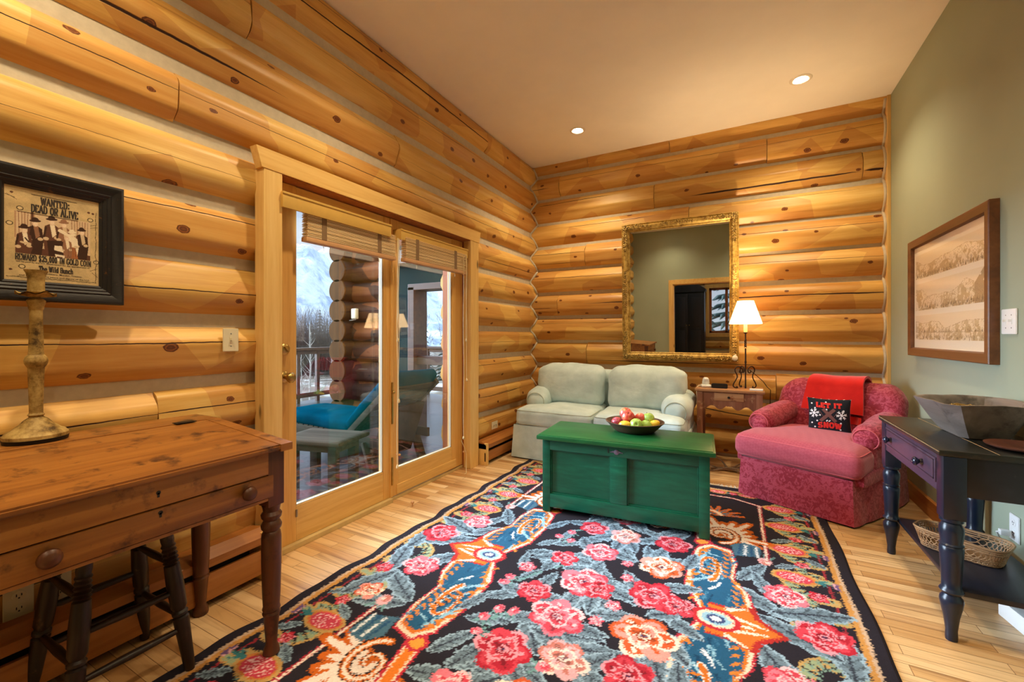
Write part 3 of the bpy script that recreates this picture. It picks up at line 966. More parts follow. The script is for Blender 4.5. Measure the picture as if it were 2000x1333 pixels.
# ---------------------------------------------------------------- recessed ceiling lights
M_lens = NT('lit_downlight_lens')
M_lens.set(Emission_Color=(1, .84, .58, 1), Emission_Strength=22.0)
M_lens = M_lens.m
M_trimw = plain('white_light_trim', (236, 226, 208), .5, var=0)
def downlight(x, y, label, power):
    t = thing('ceiling_light', label, 'ceiling light', (x, y, ZC), 0, 'recessed ceiling lights')
    MB().lathe([(.052, -.002), (.056, -.006), (.072, -.006), (.078, -.001), (.078, .0), (.05, .0)], 32).build('trim_ring', M_trimw, t, 40)
    MB().lathe([(.053, -.0015), (.03, -.004), (0, -.005)], 32).build('lens', M_lens, t, 60)
    d = bpy.data.lights.new('downlight', 'SPOT')
    d.energy = power; d.color = (1.0, .81, .52); d.spot_size = R_(128); d.spot_blend = 1.0; d.shadow_soft_size = .05
    o = bpy.data.objects.new('downlight', d); C.objects.link(o); o.parent = t; o.location = (0, 0, -.03)
    return t
DL = 50
downlight(-1.415, 4.02, 'lit recessed ceiling light above the loveseat', DL)
downlight(.425, 4.05, 'lit recessed ceiling light above the pink armchair', DL)
downlight(-1.415, 1.75, 'lit recessed ceiling light above the glass door side of the rug', DL)
downlight(.425, 1.75, 'lit recessed ceiling light above the console table side', DL)
downlight(-1.62, .42, 'lit recessed ceiling light above the writing desk and the poster', DL)
downlight(-1.35, -.42, 'lit recessed ceiling light close to the doorway wall, on the log side', DL * .6)
downlight(.425, -.35, 'lit recessed ceiling light above the doorway end of the green wall', DL)
# ================================================================ outside the door
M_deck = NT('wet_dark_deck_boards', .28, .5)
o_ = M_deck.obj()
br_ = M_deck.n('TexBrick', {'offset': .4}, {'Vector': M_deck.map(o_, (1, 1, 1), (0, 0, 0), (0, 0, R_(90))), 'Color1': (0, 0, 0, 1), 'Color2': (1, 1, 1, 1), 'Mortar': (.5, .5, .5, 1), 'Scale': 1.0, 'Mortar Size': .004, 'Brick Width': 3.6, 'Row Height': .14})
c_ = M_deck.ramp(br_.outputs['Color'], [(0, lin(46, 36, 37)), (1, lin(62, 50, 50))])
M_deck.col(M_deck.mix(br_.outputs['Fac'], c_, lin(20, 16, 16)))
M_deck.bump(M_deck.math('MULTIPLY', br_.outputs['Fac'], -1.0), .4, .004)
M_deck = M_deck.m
M_railw = wood('stained_rail_timber', (56, 30, 16), (76, 43, 22), (94, 57, 32), 0, .5, 20, .4)
M_teal = plain('teal_painted_boards', (4, 34, 36), .8, var=.05, scale=3, spec=.1)
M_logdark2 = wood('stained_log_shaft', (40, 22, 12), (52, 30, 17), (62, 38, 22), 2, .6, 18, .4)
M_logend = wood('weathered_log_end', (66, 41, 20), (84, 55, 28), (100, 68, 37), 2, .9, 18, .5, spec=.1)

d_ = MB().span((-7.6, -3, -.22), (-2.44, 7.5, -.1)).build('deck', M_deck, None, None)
structure(tag(d_, 'dark wet plank deck outside the glass door', 'deck'))
ww = structure(thing('wall_wing', 'dark log wall of the house wing beyond the deck', 'wall'))
for k in range(-1, 9):
    zc = .10 + .2854 * k
    sid += 1
    x1 = -4.03 if zc < 2.1 else -2.45
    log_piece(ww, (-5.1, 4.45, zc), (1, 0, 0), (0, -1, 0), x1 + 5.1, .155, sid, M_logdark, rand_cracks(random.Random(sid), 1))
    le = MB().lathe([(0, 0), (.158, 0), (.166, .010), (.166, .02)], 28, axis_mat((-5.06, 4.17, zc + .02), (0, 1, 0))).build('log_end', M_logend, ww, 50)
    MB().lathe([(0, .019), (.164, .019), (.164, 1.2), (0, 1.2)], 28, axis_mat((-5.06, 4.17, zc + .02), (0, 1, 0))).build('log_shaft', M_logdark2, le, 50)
MB().span((-5.1, 4.45, -.1), (-4.02, 4.5, 2.6)).build('chinking', M_chink, ww, None)
mb = MB()
mb.span((-4.05, 4.26, -.1), (-3.74, 4.5, 2.12)); mb.span((-3.74, 4.26, 1.82), (-2.45, 4.5, 2.12)); mb.span((-3.1, 4.26, -.1), (-2.45, 4.5, 1.83))
mb.build('teal_panel', M_teal, ww, None)
mb = MB(); mb.span((-3.80, 4.235, -.1), (-3.70, 4.5, 1.82), .004); mb.span((-3.24, 4.235, -.1), (-3.1, 4.5, 1.82), .004); mb.span((-3.80, 4.235, 1.78), (-3.1, 4.5, 1.86), .004); mb.span((-3.7, 4.3, .82), (-3.24, 4.4, .93), .004)
mb.build('opening_frame', M_railw, ww, None)
MB().span((-4.2, 4.18, 2.13), (-2.45, 4.3, 2.3)).build('header_beam', M_railw, ww, None)
ob = thing('outdoor_box', 'small cream box on a bracket fixed to the dark outdoor logs', 'box', (-4.78, 4.285, 1.47))
MB().box((0, -.04, .03), (.10, .06, .15), .02, None, 3).build('body', M_ivory, ob, 50)
MB().tube([(0, -.02, -.05), (-.06, -.02, -.055), (-.14, -.01, -.06)], .006, 6).build('bracket', M_whitep, ob, 50)

rl = thing('deck_railing', 'brown timber railing with square balusters round the deck', 'railing', (-7.4, 2.0, -.1))
def railrun(a, b):
    a, b = Vector(a), Vector(b)
    n = int((b - a).length / .42)
    rot = Matrix.Rotation(math.atan2((b - a).y, (b - a).x), 3, 'Z')
    c = (a + b) / 2
    L_ = (b - a).length
    MB().box((c.x, c.y, 1.03), (L_, .12, .05), .004, rot).box((c.x, c.y, .97), (L_, .05, .08), .004, rot).build('top_rail', M_railw, rl, None)
    MB().box((c.x, c.y, .14), (L_, .05, .09), .004, rot).build('bottom_rail', M_railw, rl, None)
    for i in range(n + 1):
        p = a + (b - a) * i / n
        w = .1 if i % 5 == 0 else .065
        MB().box((p.x, p.y, .5 if i % 5 else .51), (w, w, 1.0), .003, rot).build('baluster' if i % 5 else 'post', M_railw, rl, None)
railrun((0, -4.5, 0), (0, 5.35, 0))
railrun((0, 5.35, 0), (4.6, 5.35, 0))

# ---- reclining deck chair with teal cushion
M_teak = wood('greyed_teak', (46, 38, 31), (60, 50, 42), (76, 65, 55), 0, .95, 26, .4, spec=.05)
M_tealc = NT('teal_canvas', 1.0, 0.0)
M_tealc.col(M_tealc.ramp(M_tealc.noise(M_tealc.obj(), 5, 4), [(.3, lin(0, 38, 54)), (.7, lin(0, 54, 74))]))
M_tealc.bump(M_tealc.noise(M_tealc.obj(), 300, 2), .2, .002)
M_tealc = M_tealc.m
lo = thing('deck_lounger', 'wooden deck lounger with a teal cushion, its slatted back raised', 'lounger', (-3.5, 3.2, -.1), R_(-4))
lo.location.x += .12
for s_ in (-1, 1):
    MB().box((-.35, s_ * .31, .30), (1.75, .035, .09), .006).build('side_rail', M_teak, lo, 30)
    for x in (-1.05, .32):
        M_, L_ = between((x, s_ * .31, .30), (x + (.12 if x > 0 else -.03), s_ * .31, 0))
        q = MB(); q.box((0, 0, L_ / 2), (.035, .10, L_), .006); q.bm.transform(M_ @ Matrix.Rotation(R_(0), 4, 'Z')); q.build('leg', M_teak, lo, 30)
mb = MB()
for i in range(14): mb.box((-1.18 + i * .088, 0, .345), (.07, .6, .018), .003)
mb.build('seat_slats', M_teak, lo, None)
bk = Matrix.Translation((.05, 0, .34)) @ Matrix.Rotation(R_(-40), 4, 'Y')
mb = MB()
for i in range(8): mb.box((.06 + i * .093, 0, 0), (.078, .6, .02), .003)
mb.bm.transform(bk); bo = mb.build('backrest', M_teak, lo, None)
for s_ in (-1, 1):
    q = MB(); q.box((.38, s_ * .3, .0), (.80, .04, .06), .006); q.bm.transform(bk); q.build('back_rail', M_teak, bo, 30)
q = MB(); M_, L_ = between((.32, 0, .12), (.52, 0, .62)); q.box((0, 0, L_ / 2), (.03, .5, L_), .004); q.bm.transform(M_); q.build('prop', M_teak, lo, 30)
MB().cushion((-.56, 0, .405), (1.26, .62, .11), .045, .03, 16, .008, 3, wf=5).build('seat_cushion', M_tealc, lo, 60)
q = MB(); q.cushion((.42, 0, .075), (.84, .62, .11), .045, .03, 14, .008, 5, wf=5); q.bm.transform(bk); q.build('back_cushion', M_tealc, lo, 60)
ot = thing('outdoor_side_table', 'low grey wooden side table on the deck beside the lounger', 'side table', (-3.09, 2.42, -.1), R_(14))
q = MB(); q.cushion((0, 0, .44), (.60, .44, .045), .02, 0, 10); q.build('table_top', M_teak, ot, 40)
for sx in (-1, 1):
    for sy in (-1, 1):
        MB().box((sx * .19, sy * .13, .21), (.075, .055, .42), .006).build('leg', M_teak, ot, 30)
MB().box((0, 0, .385), (.46, .30, .06), .004).build('apron', M_teak, ot, 30)

# ---- land
M_snow = NT('patchy_snowy_ground', .9, .1)
M_snow.col(M_snow.ramp(M_snow.noise(M_snow.obj(), .35, 5, .6), [(.38, lin(70, 60, 52)), (.52, lin(100, 90, 80)), (.66, lin(170, 170, 172))]))
M_snow = M_snow.m
def ground_pt(u, v):
    x, y = -160 + 157 * u ** .6, -60 + 220 * v
    return (x, y, -2.2 - .5 * mn.noise(Vector((x * .05, y * .05, 0))) - .03 * max(0, -x - 12))
structure(tag(MB().grid(ground_pt, 40, 60).build('ground', M_snow, None, 180), 'patchy snowy ground below the deck', 'ground'))
M_mtn = NT('snowy_mountain_rock', .95, .0)
nz_ = M_mtn.noise(M_mtn.map(M_mtn.obj(), (1, 1, .55)), .022, 8, .68, .4)
M_mtn.col(M_mtn.ramp(nz_, [(.36, lin(126, 142, 172)), (.46, lin(176, 190, 214)), (.54, lin(216, 226, 240)), (.7, lin(232, 240, 250))]))
M_mtn.bump(nz_, 1.0, 14)
M_mtn = M_mtn.m
def mtn(u, v):
    a = R_(-86 + 62 * u)
    d = 300 + 420 * v
    h = 150 * math.sin(min(1, v * 1.15) * PI / 2) ** 1.6 * (.86 + .14 * math.sin(u * 4 + 1.2))
    h += (34 * mn.noise(Vector((u * 9, v * 5, 0))) + 16 * mn.noise(Vector((u * 24, v * 14, 3))) + 7 * mn.noise(Vector((u * 60, v * 34, 5)))) * min(1, v * 2.2)
    return (d * math.sin(a), d * math.cos(a), -18 + h)
structure(tag(MB().grid(mtn, 150, 70).build('mountain', M_mtn, None, 180), 'snowy mountain slope beyond the trees', 'mountain'))

M_bark = plain('pale_aspen_bark', (172, 166, 158), .9, var=.12, scale=3)
M_twig = plain('brown_bare_twigs', (84, 72, 66), .9, var=.1, scale=2)
M_needle = plain('dark_spruce_needles', (36, 50, 46), .9, var=.15, scale=2)
def bare_tree(seed, h):
    rng = random.Random(seed)
    b = MB(); tw = MB()
    pts = [Vector((.12 * h * .1 * n1(k * .5, seed), .12 * h * .1 * n1(k * .5 + 9, seed), h * k / 9)) for k in range(10)]
    b.tube(pts, [.085 * (1 - k / 10) + .012 for k in range(10)], 6)
    def branch(p, d, L, r, dep):
        q = [p]
        for k in range(3):
            d = (d + Vector((rng.uniform(-.2, .2), rng.uniform(-.2, .2), rng.uniform(.0, .25)))).normalized()
            q.append(q[-1] + d * L / 3)
        (b if dep == 0 else tw).tube(q, [r, r * .75, r * .5, r * .25], 4 if dep == 0 else 3, cap=False)
        if dep < 2:
            for k in range(4 if dep == 0 else 3):
                t = rng.uniform(.3, 1)
                pp = q[0].lerp(q[-1], t)
                branch(pp, (d + Vector((rng.uniform(-.8, .8), rng.uniform(-.8, .8), rng.uniform(-.1, .7)))).normalized(), L * .5, r * .5, dep + 1)
    for k in range(16):
        t = rng.uniform(.22, .98)
        a = rng.uniform(0, 2 * PI)
        i = min(8, int(t * 9))
        branch(pts[i].lerp(pts[i + 1], t * 9 - i), Vector((math.cos(a), math.sin(a), rng.uniform(.4, 1.1))).normalized(), h * .26 * (1.15 - t), .022, 0)
    return b, tw
protos = []
for s_ in range(3):
    b, tw = bare_tree(s_ + 1, 7.5)
    t = thing('bare_tree', 'bare leafless aspen standing in the grove beyond the deck railing', 'tree', (0, 0, 0), 0, 'bare aspens beyond the deck')
    b.build('trunk', M_bark, t, 180, weld=False); tw.build('twigs', M_twig, t, 180, weld=False)
    protos.append(t)
rng = random.Random(5)
spots = []
for try_ in range(3000):
    if len(spots) >= 18: break
    a = rng.uniform(-57.5, -51) if try_ % 3 == 0 else rng.uniform(-46, -35)
    d = rng.uniform(16, 46)
    p = Vector((d * math.sin(R_(a)), d * math.cos(R_(a))))
    if all((p - q[2]).length > 3.6 for q in spots): spots.append((a, d, p))
for i, (a, d, p_) in enumerate(spots):
    o = protos[i] if i < 3 else copy_tree(protos[i % 3])
    sc = rng.uniform(.7, 1.15)
    if a < -50: sc *= .5
    o.location = (d * math.sin(R_(a)), d * math.cos(R_(a)), -2.6)
    o.rotation_euler = (0, 0, rng.uniform(0, 6))
    o.scale = (sc, sc, sc)
def spruce(seed, h):
    rng = random.Random(seed)
    b = MB()
    for k in range(16):
        t = k / 16
        z = h * (.08 + .9 * t)
        r = h * .2 * (1 - t) + .05
        n = 11
        for j in range(n):
            a = 2 * PI * j / n + rng.uniform(-.2, .2)
            rr = r * rng.uniform(.75, 1.1)
            p = [Vector((0, 0, z)), Vector((math.cos(a) * rr * .6, math.sin(a) * rr * .6, z - rr * .12)), Vector((math.cos(a) * rr, math.sin(a) * rr, z - rr * .35))]
            b.tube(p, [.02 * h * .5, .035 * h * .5 * (1 - t * .6), .006], 5, cap=False)
    return b
for i, (a, d, h, lb) in enumerate([(176, 15, 8.0, 'blue green spruce outside the far window of the next room'), (182, 19, 9.5, 'tall spruce behind the others outside the far window'), (187, 14, 7.0, 'shorter spruce at one side of the far window'), (-40.8, 56, 12.0, 'dark spruce tree among the bare aspens, seen through the framed wing opening'), (-37.2, 34, 5.0, 'smaller dark spruce low behind the bare aspens'), (-52.4, 80, 9.0, 'distant dark spruce beside the outdoor log ends')]):
    t = thing('spruce_tree', lb, 'tree', (d * math.sin(R_(a)), d * math.cos(R_(a)), -2.9))
    MB().tube([(0, 0, 0), (0, 0, h)], [.12, .02], 6).build('trunk', M_twig, t, 180)
    spruce(i + 3, h).build('foliage', M_needle, t, 180, weld=False)
rng = random.Random(9)
br = MB()
for i in range(2400):
    a = R_(rng.uniform(-60, -50)); d = rng.uniform(50, 62)
    x, y = d * math.sin(a), d * math.cos(a)
    h = rng.uniform(3.5, 7.5)
    l = Vector((rng.uniform(-.35, .35), rng.uniform(-.35, .35), 1)) * h
    br.tube([(x, y, -2.8), (x + l.x * .4, y + l.y * .4, -2.8 + l.z * .55), (x + l.x, y + l.y, -2.8 + l.z)], [.03, .018, .006], 3, cap=False)
tag(br.build('brushwood', M_twig, None, 180, weld=False), 'tangled brown leafless brushwood below the mountain', 'brushwood', None, 'stuff')
# ================================================================ the flowered rug
# pattern coordinates are metres on the rug: X across (axis at 0), Y along from the near end
RX0, RX1, RY0, RY1 = -1.145, 1.145, .16, 3.74
RAX = -.645                      # world x of the rug's long axis
BG = (36, 31, 40)
rug = Paint(RX0, RY0, RX1, RY1, .005, BG, 4, .0032)
NAVY, CREAM, WHITE = (34, 86, 120), (236, 208, 184), (232, 224, 220)
REDL, ORANGE, LBLUE, TAN = (186, 46, 62), (212, 112, 34), (142, 186, 208), (190, 152, 92)
PALS = {'red': ((176, 34, 52), (206, 62, 78), (236, 150, 164), (120, 96, 120)), 'pink': ((206, 66, 84), (226, 118, 136), (244, 190, 198), (134, 116, 140)),
        'cream': ((206, 88, 44), (222, 150, 140), (244, 222, 204), (118, 112, 136)), 'pale': ((198, 120, 110), (222, 170, 176), (240, 214, 206), (120, 104, 130))}
rr_ = random.Random(77)
NOI = {}
def vn(x, y, f, s):
    """cheap smooth noise on arrays"""
    x = x * f; y = y * f
    xi, yi = np.floor(x).astype(int), np.floor(y).astype(int)
    fx, fy = x - xi, y - yi
    fx = fx * fx * (3 - 2 * fx); fy = fy * fy * (3 - 2 * fy)
    def h(a, b):
        n = (a * 374761393 + b * 668265263 + s * 1442695) & 0x7fffffff
        n = ((n ^ (n >> 13)) * 1274126177) & 0x7fffffff
        return (n % 10007) / 10007
    return (h(xi, yi) * (1 - fx) + h(xi + 1, yi) * fx) * (1 - fy) + (h(xi, yi + 1) * (1 - fx) + h(xi + 1, yi + 1) * fx) * fy

def rose(x, y, r, pal='red', seed=0):
    """a full blown rose: two rings of rimmed petals round a dark eye"""
    o, m, l, c = PALS[pal]
    rg = random.Random(seed * 7 + int(x * 100))
    dk = [int(v * .72) for v in o]
    def petal(a, d, ra, rt, base, rim):
        px, py = x + d * math.cos(a), y + d * math.sin(a)
        rug.ell(px, py, ra, rt, rim, a)
        rug.ell(px - ra * .20 * math.cos(a), py - ra * .20 * math.sin(a), ra * .84, rt * .82, base, a)
        q = a + rg.uniform(-.5, .5)
        rug.ell(px - ra * .1 * math.cos(q), py - ra * .1 * math.sin(q), ra * .45, rt * .2, dk if base == o else o, q)
        if rg.random() < .7: rug.ell(px + ra * .25 * math.cos(a + .6), py + ra * .25 * math.sin(a + .6), ra * .28, rt * .16, l, a + .8)
    k = 6 if r > .08 else 5
    ph = rg.uniform(0, 6)
    idx = list(range(k)); rg.shuffle(idx)
    for i in idx:
        a = ph + 2 * PI * i / k + rg.uniform(-.15, .15)
        d = r * rg.uniform(.52, .62)
        petal(a, d, r * .42, r * .40, o if i % 2 else m, m if i % 3 == 0 else (l if i % 2 else o))
    for i in range(4):
        a = ph + .6 + PI / 2 * i + rg.uniform(-.2, .2)
        petal(a, r * .27, r * .30, r * .30, m if i % 2 else o, l)
    rug.ell(x, y, r * .24, r * .22, dk); rug.ell(x + r * .03, y, r * .19, r * .16, l)
    for i in range(5):
        a = ph + i * 1.25
        rug.line([(x + r * .05 * math.cos(a), y + r * .05 * math.sin(a)), (x + r * .17 * math.cos(a + .5), y + r * .15 * math.sin(a + .5))], r * .06, c if i % 2 else dk, r * .03)
    rug.ell(x, y, r * .06, r * .05, (72, 46, 78))

def leaf(x, y, ang, L, Wd, base=(108, 128, 143)):
    a = R_(ang)
    c, s = math.cos(a), math.sin(a)
    sl = rug.win(x - L, y - L, x + L, y + L)
    if sl is None: return
    X, Y = rug.PX[sl], rug.PY[sl]
    u = ((X - x) * c + (Y - y) * s) / L + .5
    v = (-(X - x) * s + (Y - y) * c) / Wd
    uu = np.clip(u, 0, 1)
    prof = .5 * np.sin(PI * uu ** .85) ** .75 * (.91 + .09 * np.sin(uu * 30) * np.sign(v)) 
    n = vn(X, Y, 70, 3) - .5
    ins = (u > 0) & (u < 1) & (np.abs(v) < prof + .03 * n)
    A = np.zeros(X.shape + (3,)); A[:] = base
    A[n > .14] = [min(255, int(b * 1.10) + 6) for b in base]
    A[n < -.30] = [int(b * .88) for b in base]
    vein = np.abs(((np.abs(v) * .9 - u * 2.2) * 3.0) % 1 - .5) < .12
    A[vein & (np.abs(v) > .05)] = [int(b * .70) for b in base]
    A[np.abs(v) < .045] = (52, 58, 72)
    A[(np.abs(v) > prof - .09)] = [min(255, int(b * 1.3) + 10) for b in base]
    rug.A[sl][ins] = A[ins] / 255

def bud(x, y, r=.03, pal='pink', ang=90):
    a = R_(ang)
    for d in (-.6, 0, .6):
        rug.line([(x, y), (x + r * 2.1 * math.cos(a + PI + d), y + r * 2.1 * math.sin(a + PI + d))], r * .6, (108, 150, 150), r * .2)
    o, m, l, c = PALS[pal]
    rug.ell(x, y, r, r * .8, m, a); rug.ell(x + r * .3 * math.cos(a), y + r * .3 * math.sin(a), r * .6, r * .5, o, a); rug.ell(x + .3 * r * math.cos(a + 1), y + .3 * r * math.sin(a + 1), r * .3, r * .25, l, a)

def pome(x, y, r, side, flip=1):
    """scalloped golden fruit with a checked pink heart; the crown points to the rug's edge"""
    n = 46
    rug.poly([(x + side * r * 1.35 * math.cos(t) * (1 + .05 * (i % 2)), y + r * .82 * math.sin(t) * (1 + .07 * (i % 2))) for i, t in [(i, 2 * PI * i / n) for i in range(n)]], TAN)
    rug.ell(x, y, r * 1.18, r * .68, (206, 124, 62)); rug.ell(x - side * .06 * r, y, r * 1.02, r * .6, (204, 66, 86))
    for i in range(-3, 4):
        for j in range(-3, 4):
            px, py = x - side * .06 * r + i * r * .27 + (j % 2) * r * .13, y + j * r * .17
            if ((px - x) / (r * .95)) ** 2 + ((py - y) / (r * .55)) ** 2 < .9:
                rug.ell(px, py, r * .07, r * .06, (246, 196, 200))
    for d in (-.5, 0, .5):
        rug.line([(x + side * r * 1.2, y), (x + side * r * (2.0 - abs(d) * .5), y + d * r * .7)], r * .3, (58, 120, 126), r * .1)
    rug.poly([(x + side * r * 2.0, y - r * .4), (x + side * r * 2.35, y - r * .5), (x + side * r * 2.35, y + r * .3), (x + side * r * 2.0, y + r * .35)], (110, 82, 128))
    rug.line([(x + side * r * 2.1, y - r * .38), (x + side * r * 2.1, y + r * .3)], .008, (212, 160, 170))

def fern(x, y, side, s=1.0):
    """curled golden spray with dark slits"""
    pts = [(x + side * s * .10 * math.cos(t) - side * .02, y + s * .085 * math.sin(t) * 1.1) for t in [(-1.9 + 3.6 * i / 14) for i in range(15)]]
    rug.line(pts, .055 * s, TAN, .04 * s)
    rug.line(pts, .03 * s, (150, 164, 130), .02 * s)
    for i in range(9):
        a = -1.6 + i * .4
        px, py = x + side * .05 * s * math.cos(a), y + .06 * s * math.sin(a)
        rug.line([(px, py), (px + side * .045 * s * math.cos(a + .5), py + .045 * s * math.sin(a + .5))], .011 * s, (122, 152, 140), .006)
        rug.line([(px + .012, py + .012), (px + side * .05 * s * math.cos(a + .7), py + .05 * s * math.sin(a + .7))], .010 * s, BG, .006)

# --- outer edging
EB = [(0, .055, BG), (.055, .014, (196, 166, 140)), (.069, .022, (196, 140, 74)), (.091, .03, BG), (.121, .010, (150, 44, 54))]
wob = .006
for sd in (-1, 1):
    for (o, w, c) in EB:
        x = sd * (1.145 - o - w / 2)
        rug.line([(x + wob * n1(t * .28, 3 + sd), RY0 + (RY1 - RY0) * t / 40) for t in range(41)], w, c)
for (o, w, c) in EB:
    rug.line([(-1.145 + o, RY1 - o - w / 2 - .02), (1.145 - o, RY1 - o - w / 2 - .02)], w, c)
    rug.line([(-1.145 + o, RY0 + o + w / 2), (1.145 - o, RY0 + o + w / 2)], w, c)

# --- border flowers, both long sides
for sd in (-1, 1):
    bx = sd * .90
    y = .30
    for i, yy in enumerate(np.arange(.34, 3.6, .325)):
        fern(sd * .95, yy + .16, -sd, 1.2)
        fern(sd * .98, yy - .02, -sd, .85)
    for yy in (.36, .64, .92, 1.20, 2.50, 2.80, 3.12, 3.42):
        pome(sd * .885, yy, .075, sd)
    for yy in (.50, .78, 1.06, 1.33, 2.65, 2.96, 3.28):
        rose(sd * .93, yy, .036, 'red', int(yy * 10)); leaf(sd * .86, yy - .05, 90 - sd * 60, .13, .05); leaf(sd * .99, yy + .05, 90 + sd * 50, .12, .05)
    # the loose sprays at mid length
    for (x, yy, an, L, wd) in ((.80, 1.55, 30, .34, .12), (.97, 1.75, 70, .30, .12), (.72, 2.2, -40, .30, .11), (.92, 2.2, 20, .34, .13), (1.0, 1.98, 90, .3, .12), (.78, 1.78, -60, .3, .12), (.93, 1.5, 110, .3, .12), (.84, 2.02, 150, .34, .13), (.70, 2.46, 60, .26, .09), (.74, 2.36, 110, .24, .08), (.78, 1.40, -20, .26, .1)):
        leaf(sd * x, yy, an if sd > 0 else 180 - an, L, wd)
    rose(sd * .83, 2.30, .095, 'pink', 3); rose(sd * .94, 2.06, .11, 'red', 5); rose(sd * .81, 1.72, .10, 'pink', 8); rose(sd * .965, 1.62, .05, 'red', 2); rose(sd * .96, 2.36, .045, 'red', 4); rose(sd * .88, 1.44, .07, 'cream', 6)
    bud(sd * .765, 1.42, .04, 'pale', 90); bud(sd * .76, 2.6, .04, 'pale', -90)
    # inner guard line
    for (ya, yb) in ((.2, 1.36), (2.62, 3.42)):
        rug.line([(sd * .775, ya), (sd * .765, yb)], .022, (160, 40, 56)); rug.line([(sd * .772, ya), (sd * .762, yb)], .011, (228, 206, 196))
rug.line([(-.775, 3.42), (-.60, 3.5), (.60, 3.5), (.775, 3.42)], .022, (160, 40, 56)); rug.line([(-.775, 3.42), (-.60, 3.5), (.60, 3.5), (.775, 3.42)], .011, (228, 206, 196))
for x in np.arange(-.7, .75, .2):
    pome(x, 3.60, .05, 1); rose(x + .1, 3.60, .03, 'red', int(x * 10) + 20)

# --- scrolling blue and orange frame round the field
YM = 1.98
def band(sd, sy):
    P = lambda x, y: (sd * x, YM + sy * y)
    out = [(.50, .03), (.455, .14), (.42, .22), (.415, .44), (.44, .62), (.50, .69), (.60, .66), (.625, .52), (.615, .36), (.675, .25), (.69, .14), (.62, .04)]
    def ring(k, col):
        c = np.mean(np.array(out), 0)
        rug.poly([P(c[0] + (x - c[0]) * k, c[1] + (y - c[1]) * (1 - (1 - k) * .55)) for x, y in out], col)
    ring(1.10, REDL); ring(1.02, CREAM); ring(.90, ORANGE); ring(.80, NAVY)
    # light flashes and a curled ornament in the blue
    for (a, b, w, c) in (((.44, .26), (.53, .36), .02, LBLUE), ((.46, .34), (.56, .50), .018, LBLUE), ((.43, .46), (.50, .62), .03, LBLUE), ((.52, .22), (.56, .30), .016, (220, 226, 234)), ((.47, .58), (.56, .56), .014, LBLUE), ((.46, .42), (.49, .50), .012, (84, 140, 172))):
        rug.line([P(*a), P((a[0] + b[0]) / 2 + .012, (a[1] + b[1]) / 2), P(*b)], w, c, w * .4)
    rg = random.Random(int(sd * 2 + sy + 9))
    for i in range(26):
        yy = rg.uniform(.10, .60); xx = rg.uniform(.47, .62)
        rug.line([P(xx, yy), P(xx + rg.uniform(-.02, .03), yy + rg.uniform(.03, .08))], rg.uniform(.008, .016), rg.choice([(72, 128, 160), (22, 62, 94), LBLUE, (54, 108, 142)]), .004)
    for i in range(12):
        yy = .10 + .045 * i
        for xx in (.445 + .03 * math.sin(i * 1.3), .635 - .05 * (yy > .35)):
            rug.line([P(xx, yy), P(xx + .02 * (1 if xx < .5 else -1), yy + .02)], .020, (210, 126, 50), .006)
    curl = [P(.50 + .05 * math.cos(t) * (1 - t / 9), .43 + .12 * math.sin(t) * (1 - t / 9)) for t in np.linspace(-1.2, 4.2, 22)]
    rug.line(curl, .034, WHITE, .014); rug.line(curl, .022, (202, 108, 34), .01)
    for i in range(5):
        rug.line([P(.50 + .012 * i - .02, .36 + .035 * i), P(.535 + .008 * i, .35 + .035 * i)], .018, (206, 116, 36), .006)
        rug.line([P(.497 + .012 * i - .02, .372 + .035 * i), P(.53 + .008 * i, .365 + .035 * i)], .006, (40, 28, 30))
def scroll(sd, sy):
    """big acanthus scroll where the frame turns"""
    P = lambda x, y: (sd * x, YM + sy * y)
    for i in range(11):
        a = -.4 + i * .34
        L = .19 + .05 * math.sin(i * 1.9)
        rug.line([P(.56, .86), P(.56 + L * math.cos(a), .86 + L * 1.15 * math.sin(a))], .09, (196, 96, 28), .05)
    for i in range(11):
        a = -.4 + i * .34
        L = .17 + .05 * math.sin(i * 1.9)
        rug.line([P(.56 + .05 * math.cos(a), .86 + .05 * math.sin(a)), P(.56 + L * math.cos(a), .86 + L * 1.15 * math.sin(a))], .05, (232, 216, 208), .024)
    rug.poly([P(.62, .62), P(.74, .66), (sd * .75, YM + sy * .78), P(.66, .80), P(.60, .74)], (70, 106, 130))
    for i in range(4):
        rug.line([P(.64 + .03 * i, .65), P(.65 + .025 * i, .77)], .012, (214, 220, 228) if i % 2 else (40, 80, 116))
    sp = [P(.545 + .085 * (1 - t / 8.5) * math.cos(t), .86 + .10 * (1 - t / 8.5) * math.sin(t)) for t in np.linspace(-1.5, 7.4, 46)]
    rug.line(sp, .05, (44, 30, 32), .02); rug.line(sp, .036, (204, 104, 30), .016); rug.line(sp, .016, (238, 220, 208), .008)
    tail = [P(.48, .66), P(.455, .74), P(.44, .84), P(.42, .95), P(.40, 1.06), P(.30, 1.14), P(.22, 1.20)]
    rug.line(tail, .085, REDL, .06); rug.line(tail, .062, CREAM, .045); rug.line(tail, .042, (222, 120, 40), .03)
    rug.ell(*P(.455, .70), .045, .045, REDL); rug.ell(*P(.455, .70), .03, .03, (232, 150, 60))
    for i in range(7):
        a = .2 + i * .42
        rug.line([P(.50, 1.16), P(.50 + .17 * math.cos(a), 1.16 + .15 * math.sin(a))], .05, (200, 100, 32), .02)
        rug.line([P(.50, 1.16), P(.50 + .14 * math.cos(a), 1.16 + .12 * math.sin(a))], .018, (70, 116, 146), .008)
    cur = [P(.46 + .07 * (1 - t / 7) * math.cos(t), 1.16 + .07 * (1 - t / 7) * math.sin(t)) for t in np.linspace(0, 6, 30)]
    rug.line(cur, .03, (234, 210, 196), .01)
